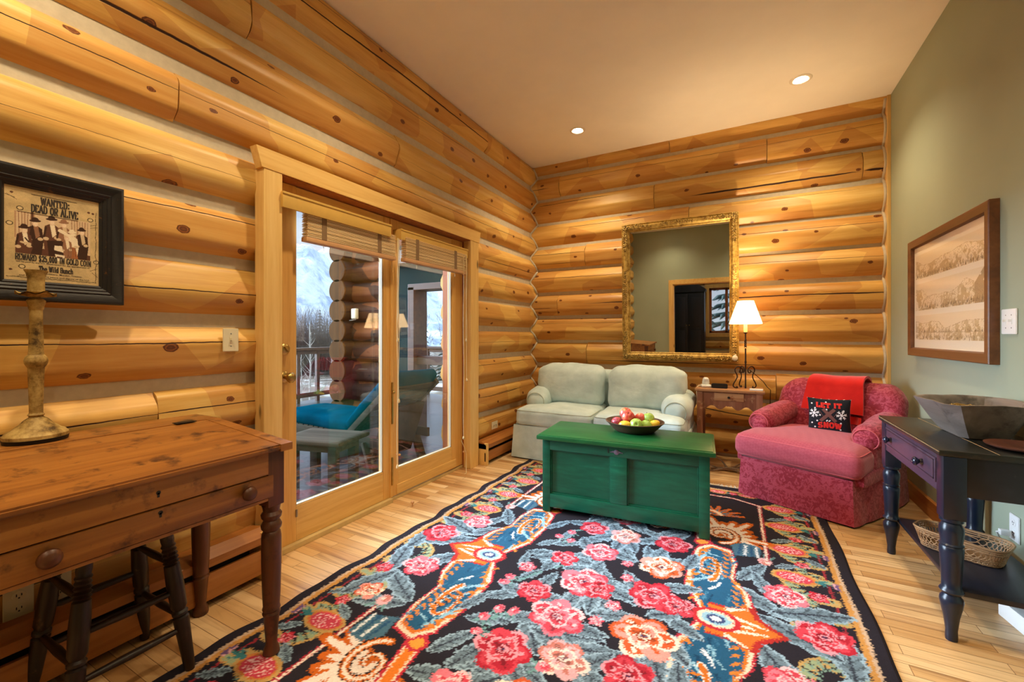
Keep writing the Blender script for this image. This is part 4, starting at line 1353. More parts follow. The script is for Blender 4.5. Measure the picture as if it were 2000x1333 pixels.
for sd in (-1, 1):
    for sy in (-1, 1):
        scroll(sd, sy)
    for sy in (-1, 1):
        band(sd, sy)
    P = lambda x, y: (sd * x, YM + y)
    orn = [(.52, -.10), (.60, -.10), (.68, -.14), (.70, -.07), (.79, 0), (.70, .07), (.68, .14), (.60, .10), (.52, .10)]
    rug.poly([P(.5 + (x - .5) * 1.12, y * 1.12) for x, y in orn], (176, 44, 40)); rug.poly([P(x, y) for x, y in orn], (218, 112, 40))
    for (a, b) in (((.60, -.05), (.74, -.02)), ((.60, .05), (.74, .02)), ((.60, -.09), (.67, -.13)), ((.60, .09), (.67, .13)), ((.58, 0), (.70, 0))):
        rug.line([P(*a), P(*b)], .026, (244, 224, 204), .008)
    rug.ell(*P(.555, 0), .095, .075, (190, 44, 52)); rug.ell(*P(.555, 0), .072, .056, CREAM); rug.ell(*P(.555, 0), .056, .042, (150, 190, 210)); rug.ell(*P(.555, 0), .038, .028, (60, 74, 120)); rug.ell(*P(.555, 0), .022, .016, (226, 226, 232))
# field corners beyond the scrolls
for sy in (-1, 1):
    for x in (-.3, -.1, .1, .3):
        leaf(x, YM + sy * 1.30, 90 + x * 90, .2, .08)
    rose(0, YM + sy * 1.34, .09, 'pink', 3)

# --- bouquet in the field: (X, Y, radius, palette) and leaves
LV = [(-.06, 2.08, 20, .20, .09), (.03, 2.10, -35, .19, .09), (.11, 2.33, -60, .2, .09), (.22, 2.38, 110, .22, .09), (.38, 2.38, 10, .2, .09), (.02, 1.82, 40, .2, .09), (.10, 1.86, -70, .18, .08), (.18, 1.98, -50, .2, .09),
      (.40, 2.14, 20, .2, .09), (.06, 1.60, 15, .26, .11), (-.09, 1.54, -55, .26, .11), (.16, 1.56, 15, .24, .1), (.17, 1.80, 20, .22, .09), (.37, 1.62, -70, .26, .1), (.44, 1.86, -30, .2, .09), (.42, 1.72, -50, .22, .1), (.30, 1.40, -60, .24, .1),
      (-.24, 2.06, -30, .16, .06), (-.27, 1.92, 60, .16, .06), (-.10, 2.42, 40, .2, .08), (.14, 2.52, 10, .2, .08), (-.28, 1.53, 20, .22, .08), (.20, 1.36, 60, .2, .09), (-.02, 1.36, -20, .2, .09), (-.22, 1.30, 30, .2, .09), (-.16, 2.66, 50, .2, .09), (.1, 2.68, -30, .22, .09), (.3, 2.72, 40, .22, .09),
      (.0, 2.94, 70, .22, .09), (-.2, 2.95, 120, .22, .09), (.24, 2.95, 20, .22, .09), (-.26, 2.4, 80, .16, .06), (-.32, 2.26, 50, .15, .06), (.05, 1.2, 30, .22, .1), (-.15, 1.12, -40, .22, .1), (.25, 1.14, 70, .22, .1), (.0, .98, 0, .2, .09), (.16, .92, 50, .2, .09), (-.2, .95, -50, .2, .09)]
for a in LV: leaf(a[0], a[1], a[2], a[3], a[4])
for p in ([(-.30, 1.84), (-.22, 2.0), (-.13, 2.1)], [(-.33, 1.50), (-.24, 1.58), (-.14, 1.62)], [(-.25, 2.46), (-.18, 2.52), (-.1, 2.5)]):
    rug.line(p, .016, (110, 150, 152), .012)
LV += [(-.40, 1.62, 70, .2, .07), (-.30, 1.72, 40, .2, .08), (-.36, 2.02, 100, .18, .06), (-.30, 2.14, 20, .2, .08), (-.34, 1.36, 60, .22, .08), (.42, 2.42, 80, .2, .08), (-.22, 2.30, 30, .18, .07), (-.36, 2.5, 60, .2, .07), (.46, 1.56, 100, .22, .09), (-.10, 1.26, 20, .24, .1), (.40, 1.34, 80, .22, .09)]
for a in LV[-11:]: leaf(*a)
RS = [(-.15, 2.56, .085, 'red'), (.05, 2.54, .09, 'pale'), (-.03, 2.29, .095, 'pink'), (-.18, 2.14, .075, 'red'), (.31, 2.57, .095, 'red'), (.29, 2.29, .11, 'cream'), (-.02, 1.975, .115, 'pink'), (.06, 1.95, .075, 'red'), (-.20, 1.80, .08, 'red'),
      (.30, 2.02, .11, 'red'), (.40, 1.99, .075, 'red'), (-.04, 1.68, .115, 'pink'), (.31, 1.73, .125, 'cream'), (-.15, 1.41, .115, 'red'), (.07, 1.47, .095, 'pale'), (.30, 1.50, .095, 'red'), (-.32, 1.97, .045, 'pink'),
      (.13, 2.24, .028, 'pink'), (.16, 2.11, .032, 'pink'), (.155, 1.865, .036, 'pink'), (.115, 1.73, .032, 'pink'), (.0, 1.22, .1, 'cream'), (-.22, 1.16, .09, 'pink'), (.22, 1.22, .09, 'red'), (.02, 1.04, .08, 'red'), (0, 2.80, .1, 'pink'), (-.2, 2.82, .08, 'red'), (.2, 2.84, .09, 'cream'), (-.02, 3.06, .08, 'red')]
for i, (x, y, r, p) in enumerate(RS):
    if r > .07:
        rg = random.Random(i + 40)
        for k in range(4):
            a = rg.uniform(0, 360)
            xx, yy = x + r * 1.2 * math.cos(R_(a)), y + r * 1.2 * math.sin(R_(a))
            if abs(xx) < .36: leaf(xx, yy, a + rg.uniform(-35, 35), rg.uniform(.16, .22), rg.uniform(.075, .10))
for i, (x, y, r, p) in enumerate(RS): rose(x, y, r * 1.06, p, i)
for (x, y, a) in ((-.28, 1.61, 100), (-.215, 1.625, 80), (-.31, 1.535, 150), (-.29, 1.445, 200), (-.355, 1.85, 160), (-.36, 1.80, 190), (-.25, 2.44, 120), (-.30, 2.36, 150), (-.22, 2.34, 90), (.02, 1.40, 20)):
    bud(x, y, .028, 'pink', a)

# yarn: a fine streak of tone along each row
st = vn(rug.X, rug.Y, 9, 31) * .10 + rug.rng.standard_normal(rug.X.shape) * .022
rug.A = np.clip(rug.A * (1 + (st - .05)[..., None]) , 0, 1)
X, Y = rug.X, rug.Y
P = np.zeros(X.shape + (3,))
edge = np.clip((np.abs(X) - .95) / .2, 0, 1)
wv = np.where(X < 0, .012 * np.sin(Y * 12.3) + .008 * np.sin(Y * 23 + 1), .005 * np.sin(Y * 9))
P[..., 0] = RAX + X + edge * wv
P[..., 1] = Y
P[..., 2] = .0085 + .0045 * edge * np.maximum(0, np.sin(Y * 12.3 + .6)) * (X < 0)
P[..., 2] -= np.where(np.abs(X) > 1.139, .006, 0)
M_rug = paint_mat('woven_wool_rug', .95, .14, 420, .35)
ro = thing('area_rug', 'large black rug with pink roses, grey leaves and blue and orange scrolls', 'rug', (RAX, 1.95, 0))
P2 = P - np.array((RAX, 1.95, 0))
grid_mesh('woven_field', P2, rug.A, M_rug, ro)
M_fringe = plain('cream_wool_fringe', (206, 196, 180), .9, var=.05)
mb = MB()
rng = random.Random(2)
for i in range(230):
    x = RX0 + (RX1 - RX0) * (i + .5) / 230
    for y, d in ((RY1, 1), (RY0, -1)):
        if d < 0 and i % 3: continue
        l = rng.uniform(.045, .075)
        a = rng.uniform(-.02, .02)
        mb.tube([(x, y - 1.95 - d * .004, .006), (x + a * .4, y - 1.95 + d * l * .5, .006), (x + a, y - 1.95 + d * l, .004)], [.0035, .003, .0015], 4, cap=False)
tag(mb.build('fringe', M_fringe, ro, 60, weld=False), kind='stuff')
# ================================================================ furniture
# ---------------------------------------------------------------- writing desk
M_desk = wood('worn_pine_desk', (98, 54, 20), (146, 90, 36), (176, 117, 52), 1, .36, 26, .4, (66, 34, 18), 11, (.55, .68), .18, coat=.1)
M_deskf = wood('worn_pine_desk_front', (100, 56, 20), (144, 90, 36), (170, 114, 52), 1, .42, 26, .4, (62, 33, 16), 9, (.54, .68), .15)
M_deskl = wood('dark_turned_pine', (60, 31, 15), (86, 46, 22), (112, 64, 34), 2, .4, 26, .4, (48, 22, 12), 10, (.56, .7), .12)
DKX, DKY = -1.845, .625
dk = thing('writing_desk', 'old worn pine writing desk with a sloping top and turned legs', 'desk', (DKX, DKY, 0))
def dl(x, y, z): return (x - DKX, y - DKY, z)
yl, yr = .225, 1.025
# sloping lid and flat back board
mb = MB()
mb.prism([(-1.487 - DKX, .775), (-1.487 - DKX, .797), (-1.99 - DKX, .842), (-1.99 - DKX, .818)], yr - yl, axis_mat((0, yl - DKY, 0), (0, 1, 0), (1, 0, 0)) @ Matrix.Diagonal((1, -1, 1, 1)))
bmesh.ops.bevel(mb.bm, geom=[e for e in mb.bm.edges], offset=.006, segments=2, affect='EDGES')
mb.build('lid', M_desk, dk, 30)
MB().span(dl(-2.165, yl, .822), dl(-1.992, yr, .845), .005).build('back_board', M_desk, dk, 30)
# breadboard end and hinges
MB().prism([(-1.484 - DKX, .772), (-1.484 - DKX, .7985), (-1.99 - DKX, .8435), (-1.99 - DKX, .816)], .045, axis_mat((0, yr - .046 - DKY, 0), (0, 1, 0), (1, 0, 0)) @ Matrix.Diagonal((1, -1, 1, 1))).build('lid_end', M_desk, dk, 30)
M_iron = plain('dark_iron', (34, 30, 28), .5, .6, var=.08, scale=40)
for y in (.36, .90):
    MB().span(dl(-2.012, y - .035, .8445), dl(-1.972, y + .035, .8475), .001).build('hinge', M_iron, dk, 30)
# case: front rail, drawer, sides, back
xf = -1.522
mb = MB()
mb.span(dl(xf - .02, yl + .05, .688), dl(xf, yr - .05, .768), .003)
mb.build('front_rail', M_deskf, dk, 30)
dw = MB().span(dl(xf - .45, yl + .052, .604), dl(xf + .003, yr - .052, .684), .003).build('drawer', M_deskf, dk, 30)
for y in (.387, .872):
    MB().lathe([(.012, 0), (.011, .008), (.019, .014), (.024, .022), (.023, .030), (.014, .036), (0, .0375)], 20, axis_mat(dl(xf + .003, y, .650), (1, 0, 0))).build('knob', M_deskl, dw, 50)
for (z, y, par, x) in ((.672, .624, dw, xf + .0035), (.732, .620, dk, xf + .0005)):
    q = MB(); q.lathe([(.006, 0), (.006, .0008), (0, .0008)], 12, axis_mat(dl(x, y, z), (1, 0, 0))); q.span(dl(x, y - .003, z - .014), dl(x + .0008, y + .003, z))
    q.build('keyhole', M_slot, par, None)
MB().span(dl(xf - .012, yl + .05, .592), dl(xf - .001, yr - .05, .602)).build('bottom_rail', M_deskf, dk, None)
for y in (yl + .012, yr - .030):
    mb = MB(); mb.prism([(-1.55 - DKX, .592), (-1.55 - DKX, .776), (-1.99 - DKX, .817), (-2.05 - DKX, .817), (-2.05 - DKX, .592)], .018, axis_mat((0, y - DKY, 0), (0, 1, 0), (1, 0, 0)) @ Matrix.Diagonal((1, -1, 1, 1)))
    mb.build('side_panel', M_deskf, dk, 30)
MB().span(dl(-2.075, yl + .04, .592), dl(-2.057, yr - .04, .82)).build('back_panel', M_deskf, dk, None)
def turned_leg(par, x, y, top, block, w, mat, prof, name='leg'):
    m = MB()
    m.box((x, y, (top + block) / 2), (w, w, top - block), .004)
    m.lathe([(r, z) for r, z in prof], 22, Matrix.Translation((x, y, 0)))
    return m.build(name, mat, par, 38)
dprof = [(0, 0), (.026, 0), (.029, .01), (.026, .028), (.019, .045), (.022, .09), (.027, .150), (.031, .160), (.027, .168), (.031, .176), (.028, .186), (.031, .24), (.034, .36), (.034, .445), (.031, .462), (.026, .468), (.034, .478), (.036, .490), (.030, .502), (.026, .508), (.034, .518), (.036, .530), (.028, .542), (.030, .555), (.033, .566), (0, .566)]
for (x, y) in ((-1.552, .985), (-1.552, .265), (-2.045, .985), (-2.045, .265)):
    turned_leg(dk, x - DKX, y - DKY, .772 if x > -1.8 else .818, .565, .062, M_deskl, [(r, max(z, .0105) if x > -1.8 else z) for r, z in dprof])

# ---------------------------------------------------------------- stool under the desk
M_stool = wood('near_black_stool_wood', (24, 14, 9), (38, 23, 14), (58, 37, 24), 2, .42, 22, .4, (104, 76, 54), 14, (.62, .75), .12)
st = thing('stool', 'dark turned leg stool tucked under the writing desk', 'stool', (-1.90, .645, 0))
sprof = [(0, 0), (.013, 0), (.017, .03), (.022, .15), (.024, .20), (.018, .205), (.024, .212), (.024, .220), (.018, .227), (.024, .24), (.026, .32), (.023, .39), (.018, .395), (.024, .401), (.018, .408), (.024, .414), (.018, .421), (.023, .428), (.018, .435), (.022, .442), (.018, .45), (.022, .458), (.018, .466), (.020, .48), (.018, .565), (0, .565)]
feet = {}
for sx in (-1, 1):
    for sy in (-1, 1):
        a = Vector((sx * .17, sy * .155, 0)); b = Vector((sx * .105, sy * .10, .56))
        feet[sx, sy] = (a, b)
        M_, L_ = between(a, b)
        MB().lathe([(r, z * L_ / .565) for r, z in sprof], 18, M_).build('leg', M_stool, st, 40)
def at(k, t): return feet[k][0].lerp(feet[k][1], t)
for (k0, k1, ts) in (((-1, -1), (1, -1), (.36, .70)), ((-1, 1), (1, 1), (.36, .70)), ((1, -1), (1, 1), (.28, .52)), ((-1, -1), (-1, 1), (.28, .52))):
    for t in ts:
        MB().tube([at(k0, t), at(k0, t).lerp(at(k1, t), .5), at(k1, t)], [.009, .013, .009], 10).build('stretcher', M_stool, st, 60)
MB().cushion((0, 0, .574), (.33, .31, .032), .015, 0, 10).build('seat', M_stool, st, 40)

# ---------------------------------------------------------------- candlestick
M_cand = NT('crackled_cream_paint', .6, .3)
n_ = M_cand.noise(M_cand.obj(), 22, 6, .7)
M_cand.col(M_cand.ramp(n_, [(.34, lin(74, 54, 26)), (.46, lin(146, 116, 62)), (.62, lin(188, 158, 96)), (.8, lin(206, 182, 124))]))
M_cand.bump(n_, .5, .004)
M_cand = M_cand.m
ca = thing('candlestick', 'tall candlestick with worn cream paint standing on the writing desk', 'candlestick', (-2.085, .508, .8455))
MB().lathe([(0, 0), (.076, 0), (.078, .012), (0, .012)], 36).build('foot_rim', M_iron, ca, 40)
MB().lathe([(0, .012), (.077, .012), (.077, .022), (.068, .032), (.060, .035), (.056, .039), (.040, .052), (.028, .066), (.019, .072), (.0165, .075), (.0205, .08), (.0165, .086), (.017, .13), (.019, .2), (.020, .225), (.023, .230), (.027, .238), (.0285, .247), (.026, .257), (.022, .262), (.0195, .265), (.018, .275), (.0165, .34), (.0155, .402), (.018, .406), (.019, .415), (.022, .425), (.023, .432), (.016, .438), (0, .438)], 36).build('stem', M_cand, ca, 30)
dp = MB()
def drip(u, v):
    a = v * 2 * PI
    r = .012 + .036 * u
    w = .0035 * math.sin(a * 7) * u + .002 * math.sin(a * 3 + 1) * u
    return Vector((r * math.cos(a), r * math.sin(a), .445 + .010 * u + w))
dp.grid(drip, 6, 48, cv=True)
dp.grid(lambda u, v: drip(u, v) - Vector((0, 0, .004)), 6, 48, cv=True)
dp.build('drip_pan', M_cand, ca, 60)
ca.scale = (1, 1, 1.09)
def cup(u, v):
    a = v * 2 * PI
    prof = [(.012, .440), (.016, .452), (.0215, .458), (.0205, .470), (.0205, .50), (.022, .515), (.026, .522), (.0265, .525), (.0215, .523), (.0175, .51), (.016, .49), (.0, .488)]
    r, z = prof[int(round(u * 11))]
    fl = 1 + (.10 * max(0, math.cos(a * 4)) if 5 <= round(u * 11) <= 8 else 0)
    return Vector((r * fl * math.cos(a), r * fl * math.sin(a), z))
MB().grid(cup, 12, 40, cv=True).build('candle_cup', M_cand, ca, 45)

# ---------------------------------------------------------------- green blanket chest
def painted(name, base, wear, lim=(.62, .70), rough=.42, dark=None, scale=5):
    m = NT(name, rough, .4)
    o = m.obj()
    f = m.noise(m.map(o, (2.4, 14, 14)), 2.0, 5, .6, .5)
    c = m.ramp(f, [(.3, lin(*(dark or [x * .8 for x in base]))), (.6, lin(*base)), (.8, lin(*[min(255, x * 1.12 + 6) for x in base]))])
    w = m.bw(m.noise(o, scale * 5, 6, .7), *lim)
    c = m.mix(w, c, lin(*wear))
    m.col(c)
    m.bump(f, .15, .003)
    return m.m
M_green = painted('green_painted_chest', (12, 88, 64), (66, 124, 94), (.70, .78), .36, (7, 70, 50))
M_greentop = painted('green_painted_lid', (22, 88, 44), (112, 128, 82), (.68, .76), .34, (12, 70, 34))
ch = thing('blanket_chest', 'green painted wooden chest with two front panels on the rug', 'chest', (-.681, 2.9, .0), R_(4.1))
cw, cd, h0, h1 = 1.02, .46, .012, .498
xf_, yf = cw / 2, -cd / 2 + .01
mb = MB()
mb.span((-xf_, yf + .02, .05), (xf_, yf + cd, h1), .002)
mb.build('carcass', M_green, ch, 30)
for (a, b) in (((-xf_ - .004, yf - .004, .43), (xf_ + .004, yf + .022, h1)), ((-xf_ - .004, yf - .004, .045), (xf_ + .004, yf + .022, .135))):
    MB().span(a, b, .004).build('rail', M_green, ch, 30)
for (a, b) in ((-xf_ - .004, -xf_ + .05), (-.06, .045), (xf_ - .055, xf_ + .004)):
    MB().span((a, yf - .005, h0 if abs(a) > .3 or b > .3 else .135), (b, yf + .022, h1 if abs(a) > .3 or b > .3 else .431), .004).build('stile', M_green, ch, 30)
for (a, b) in ((-xf_ + .05, -.06), (.045, xf_ - .055)):
    MB().span((a - .002, yf + .015, .133), (b + .002, yf + .024, .433)).build('front_panel', M_green, ch, None)
    m = MB(); g = .008
    for (p, q) in (((a, .135), (a + g, .431)), ((b - g, .135), (b, .431)), ((a, .135), (b, .135 + g)), ((a, .431 - g), (b, .431))):
        m.span((p[0], yf + .005, p[1]), (q[0], yf + .018, q[1]), .002)
    m.build('panel_moulding', M_green, ch, 30)
for s_ in (-1, 1):
    for y in (yf + .02, yf + cd - .06):
        MB().span((s_ * xf_ - (.05 if s_ > 0 else -.0) - (0 if s_ > 0 else .004), y, h0), (s_ * xf_ + (.004 if s_ > 0 else .05), y + .06, .06), .002).build('foot', M_green, ch, 30)
lid = MB().span((-.545, -.262, h1 + .002), (.545, .255, h1 + .030), .007).build('lid', M_greentop, ch, 30)
MB().span((-.532, -.248, h1 + .028), (.532, .243, h1 + .034), .004).build('lid_field', M_greentop, lid, 30)
M_esc = plain('tarnished_silver_plate', (120, 120, 140), .4, .8, var=.15, scale=60)
q = MB()
q.lathe([(.016, 0), (.016, .003), (.012, .005), (0, .005)], 20, axis_mat((-.02, yf - .005, .462), (0, -1, 0)))
for s_ in (-1, 1):
    for k in range(3):
        q.ball((-.02 + s_ * (.018 + .009 * k), yf - .007, .464 - .002 * k), .0085 - .002 * k, 1, (1, .4, .8))
q.build('escutcheon', M_esc, ch, 50)
MB().span((-.075, yf - .0062, .452), (-.070, yf - .004, .482)).build('keyhole', M_slot, ch, None)

# fruit bowl on the chest
M_bowlw = wood('dark_turned_bowl_wood', (52, 34, 26), (78, 52, 38), (100, 70, 50), 0, .5, 14, .5, bump=.2)
fbx, fby, fbz = -.648, 3.03, h1 + .0345
fb = MB().lathe([(0, 0), (.115, 0), (.135, .004), (.160, .028), (.186, .056), (.196, .064), (.198, .069), (.192, .071), (.176, .060), (.150, .035), (.125, .014), (0, .011)], 48).build('fruit_bowl', M_bowlw, None, 40, (fbx, fby, fbz))
tag(fb, 'dark wooden bowl full of fruit on the green chest', 'bowl')
def fruit_mat(name, stops, scale=6, streak=False, rough=.35):
    m = NT(name, rough, .5)
    o = m.obj()
    f = m.noise(m.map(o, (14, 14, 3)) if streak else o, 3 if streak else scale * 3, 4, .6, .4)
    g = m.noise(o, 9, 2)
    f = m.math('ADD', m.math('MULTIPLY', f, .55), m.math('MULTIPLY', g, .45))
    m.col(m.ramp(f, [(p, lin(*c)) for p, c in stops]))
    m.set(Coat_Weight=.25, Coat_Roughness=.15)
    return m.m
M_red = fruit_mat('streaked_red_apple', [(.34, (224, 150, 96)), (.46, (206, 74, 66)), (.62, (172, 36, 44))], streak=True)
M_pink = fruit_mat('rosy_apple', [(.36, (240, 176, 110)), (.48, (222, 104, 84)), (.64, (196, 66, 72))])
M_plum = fruit_mat('purple_red_apple', [(.36, (208, 120, 96)), (.46, (176, 62, 80)), (.64, (132, 34, 62))], streak=True)
M_gapple = fruit_mat('green_apple', [(.36, (140, 176, 70)), (.52, (164, 196, 88)), (.68, (186, 210, 116))])
M_lem = fruit_mat('yellow_lemon', [(.36, (226, 176, 34)), (.52, (238, 196, 52)), (.68, (246, 212, 82))])
M_stem = plain('brown_stalk', (74, 54, 30), .7, var=.05)
def fruit(kind, label, dx, dy, z, r, mat, rot=(0, 0, 0), name=None):
    prof = []
    n = 22
    for i in range(n + 1):
        t = PI * i / n
        if kind == 'apple':
            rr = math.sin(t) * (1 + .06 * math.cos(t)); zz = -math.cos(t) * .92
            dip = math.exp(-(rr / .22) ** 2)
            zz -= (.26 if zz > 0 else -.16) * dip
        else:
            rr = math.sin(t) ** .9 * .80; zz = -math.cos(t) * 1.08
            zz += .12 * math.copysign(math.exp(-(rr / .16) ** 2), zz)
        prof.append((rr * r, zz * r))
    t_ = thing(name or kind, label, kind, (fbx + dx, fby + dy, fbz + z), 0, 'fruit in the wooden bowl')
    t_.rotation_euler = rot
    MB().lathe(prof, 28).build('flesh', mat, t_, 180)
    if kind == 'apple':
        MB().tube([(0, 0, r * .62), (.002, 0, r * .82), (.006, .002, r * 1.02)], [.0016, .0014, .002], 6).build('stalk', M_stem, t_, 60)
    return t_
fruit('apple', 'purple red apple lowest at one end of the fruit bowl', -.118, -.03, .052, .040, M_plum, (.5, -.5, 0))
fruit('apple', 'rosy orange apple on top, at the back of the fruit pile', -.072, .045, .108, .044, M_pink, (.3, .3, 0))
fruit('apple', 'streaked red apple, the largest one high on the fruit pile', -.042, -.018, .098, .045, M_red, (.7, -.2, .5))
fruit('lemon', 'yellow lemon at the front rim below the big red apple', -.045, -.098, .052, .038, M_lem, (0, 1.5, .2))
fruit('apple', 'green apple at the front of the bowl with its stalk end showing', .028, -.082, .058, .044, M_gapple, (1.25, .1, .2))
fruit('apple', 'small green apple between the front green apple and the yellow lemon', .086, -.045, .055, .038, M_gapple, (.2, .3, 1))
fruit('apple', 'green apple at the back of the bowl, higher than the other green ones', .085, .045, .088, .040, M_gapple, (-.2, .2, 2))
fruit('apple', 'half hidden red and yellow apple behind the front green apple', .032, .035, .082, .040, M_pink, (-.4, .7, 1))
fruit('lemon', 'yellow lemon at the end of the bowl beside the green apples', .132, .0, .058, .034, M_lem, (.4, 1.2, .9))
fruit('apple', 'green and red apple buried low in the back of the bowl', -.045, .09, .06, .042, M_red, (0, 0, 1))
fruit('apple', 'green apple buried in the middle of the bowl', .0, .0, .05, .038, M_gapple, (0, .5, 1))

# ---------------------------------------------------------------- slipcovered loveseat
def cloth_mat(name, dark, mid, light, wscale=7, rough=.9):
    m = NT(name, rough, .15)
    o = m.obj()
    f = m.noise(o, wscale, 4, .55)
    m.col(m.ramp(f, [(.3, lin(*dark)), (.5, lin(*mid)), (.72, lin(*light))]))
    w = m.noise(o, 340, 2, .5)
    fold = m.noise(m.map(o, (4, 5, 6)), 1.3, 3, .5, .4)
    m.bump(m.math('ADD', m.math('MULTIPLY', w, .06), m.math('MULTIPLY', fold, .9)), .5, .02)
    m.set(Sheen_Weight=.15)
    return m.m
M_sofa = cloth_mat('pale_grey_green_canvas', (184, 202, 202), (198, 215, 215), (212, 227, 227))
M_sofap = plain('grey_green_piping', (170, 178, 166), .9, var=.03)
lv = thing('loveseat', 'pale grey green slipcovered two seat sofa under the mirror', 'sofa', (-1.17, 3.70, 0))

def skirt(parent, name, mat, pts, z0, z1, flare=.02, wave=.004, wn=60, seed=0, step=.02):
    """cloth skirt hanging from z1 to z0 along a closed outline with crisp corners"""
    P = []
    n = len(pts)
    for i in range(n):
        a, b = Vector(pts[i]), Vector(pts[(i + 1) % n])
        m = max(2, int((b - a).length / step))
        for k in range(m): P.append((a.lerp(b, k / m), k / m))
    c = sum((Vector(p) for p in pts), Vector((0, 0))) / n
    N = len(P)
    b = MB()
    def f(u, v):
        p, t = P[int(round(u * N)) % N]
        d = (p - c).normalized()
        w = wave * (mn.noise(Vector((p.x * 9, p.y * 9, seed))) * 1.4 + .6 * math.sin((p.x + p.y) * 37 + seed)) * (1 - v)
        o = flare * (1 - v) + w
        q = p + d * o
        return Vector((q.x, q.y, z0 + (z1 - z0) * v))
    b.grid(f, N, 10, cu=True)
    def f2(u, v):
        q = f(u, v); d = Vector((q.x - c.x, q.y - c.y, 0)).normalized()
        return q - d * .006
    b.grid(f2, N, 10, cu=True)
    return b.build(name, mat, parent, 50)

def piping_loop(hx, hy, z, r, c, rad=.005, warp=None):
    pts = []
    for (sx, sy, a0) in ((1, 1, 0), (-1, 1, 90), (-1, -1, 180), (1, -1, 270)):
        for k in range(7):
            a = R_(a0 + 15 * k)
            pts.append(Vector((c[0] + sx * (hx - r) + r * math.cos(a), c[1] + sy * (hy - r) + r * math.sin(a), z)))
    full = []
    for i in range(len(pts)):
        a, b = pts[i], pts[(i + 1) % len(pts)]
        m = max(1, int((b - a).length / .04))
        for k in range(m): full.append(a.lerp(b, k / m))
    if warp: full = [warp(p) for p in full]
    return full

def sstep(a, b, x):
    t = max(0, min(1, (x - a) / (b - a)))
    return t * t * (3 - 2 * t)

# body and skirt
skirt(lv, 'skirt', M_sofa, [(-.79, .0), (.79, .0), (.80, .86), (-.80, .86)], .012, .325, .025, .004, seed=2)
MB().cushion((0, .44, .315), (1.58, .82, .10), .03, 0, 10).build('seat_deck', M_sofa, lv, 60)
for s_ in (-1, 1):
    # inner panel and rolled top of each arm
    def wa(p, s_=s_):
        return p
    MB().cushion((s_ * .70, .56, .43), (.15, .60, .30), .05, 0, 12, .004, 3 + s_, wf=7).build('arm_panel', M_sofa, lv, 60)
    def wr_(p, s_=s_):
        t = sstep(.15, .6, p.y)
        return Vector((p.x, p.y, p.z + .045 * t))
    a = MB().cushion((s_ * .672, .53, .52), (.262, .60, .235), .112, 0, 18, .007, 8 + s_, warp=wr_, wf=9).build('arm', M_sofa, lv, 60)
    q = MB()
    q.tube([Vector((s_ * .672 + .092 * math.cos(t), .242 + .012 * abs(math.cos(t * .5)), .52 + .090 * math.sin(t))) for t in np.linspace(0, 2 * PI, 28)[:-1]], .004, 6, True)
    q.build('piping', M_sofap, a, 60)
# back
MB().cushion((0, .73, .56), (1.44, .22, .56), .08, 0, 14, .004, 4).build('back', M_sofa, lv, 60)
for s_ in (-1, 1):
    cx = s_ * .395
    def wT(p, s_=s_, cx=cx):
        # the front corner laps round in front of the arm
        lim = .565 + .215 * (1 - sstep(.18, .26, p.y))
        d = (p.x * s_ - .02)
        return Vector((p.x * 1.0 if p.x * s_ < .3 else s_ * (.3 + (p.x * s_ - .3) * (lim - .3) / .49), p.y, p.z - .012 * sstep(.5, -.05, p.y)))
    sc = MB().cushion((cx, .30, .415), (.778, .64, .165), .055, .026, 22, .006, 20 + s_, warp=wT, wf=6).build('seat_cushion', M_sofa, lv, 60)
    q = MB()
    q.tube(piping_loop(.3775, .3085, .478, .045, (cx, .30), warp=wT), .0045, 6, True)
    q.tube(piping_loop(.3775, .3085, .352, .045, (cx, .30), warp=wT), .0045, 6, True)
    q.build('piping', M_sofap, sc, 60)
    def wB(p, s_=s_):
        t = (p.z - .48) / .42
        wid = 1 - .10 * max(0, t - .6) ** 1.0
        xx = p.x * s_
        # outer upper corner is rounded and spreads over the arm
        sp = 1 + .11 * sstep(.1, .55, t) * (1 - sstep(.8, 1.1, t))
        return Vector((s_ * (xx * sp * (.985 if t > .9 else 1)), p.y + .17 * (p.z - .47), p.z + .02 * math.sin(xx * 4)))
    bc = MB().cushion((s_ * .345, .46, .68), (.655, .20, .42), .095, 0, 24, .010, 30 + s_, warp=wB, wf=6)
    for v in bc.bm.verts:
        fx = (v.co.x - s_ * .345) / .33; fz = (v.co.z - .68) / .21
        v.co.y -= .045 * max(0, 1 - fx * fx) * max(0, 1 - fz * fz)
    bo = bc.build('back_cushion', M_sofa, lv, 60)

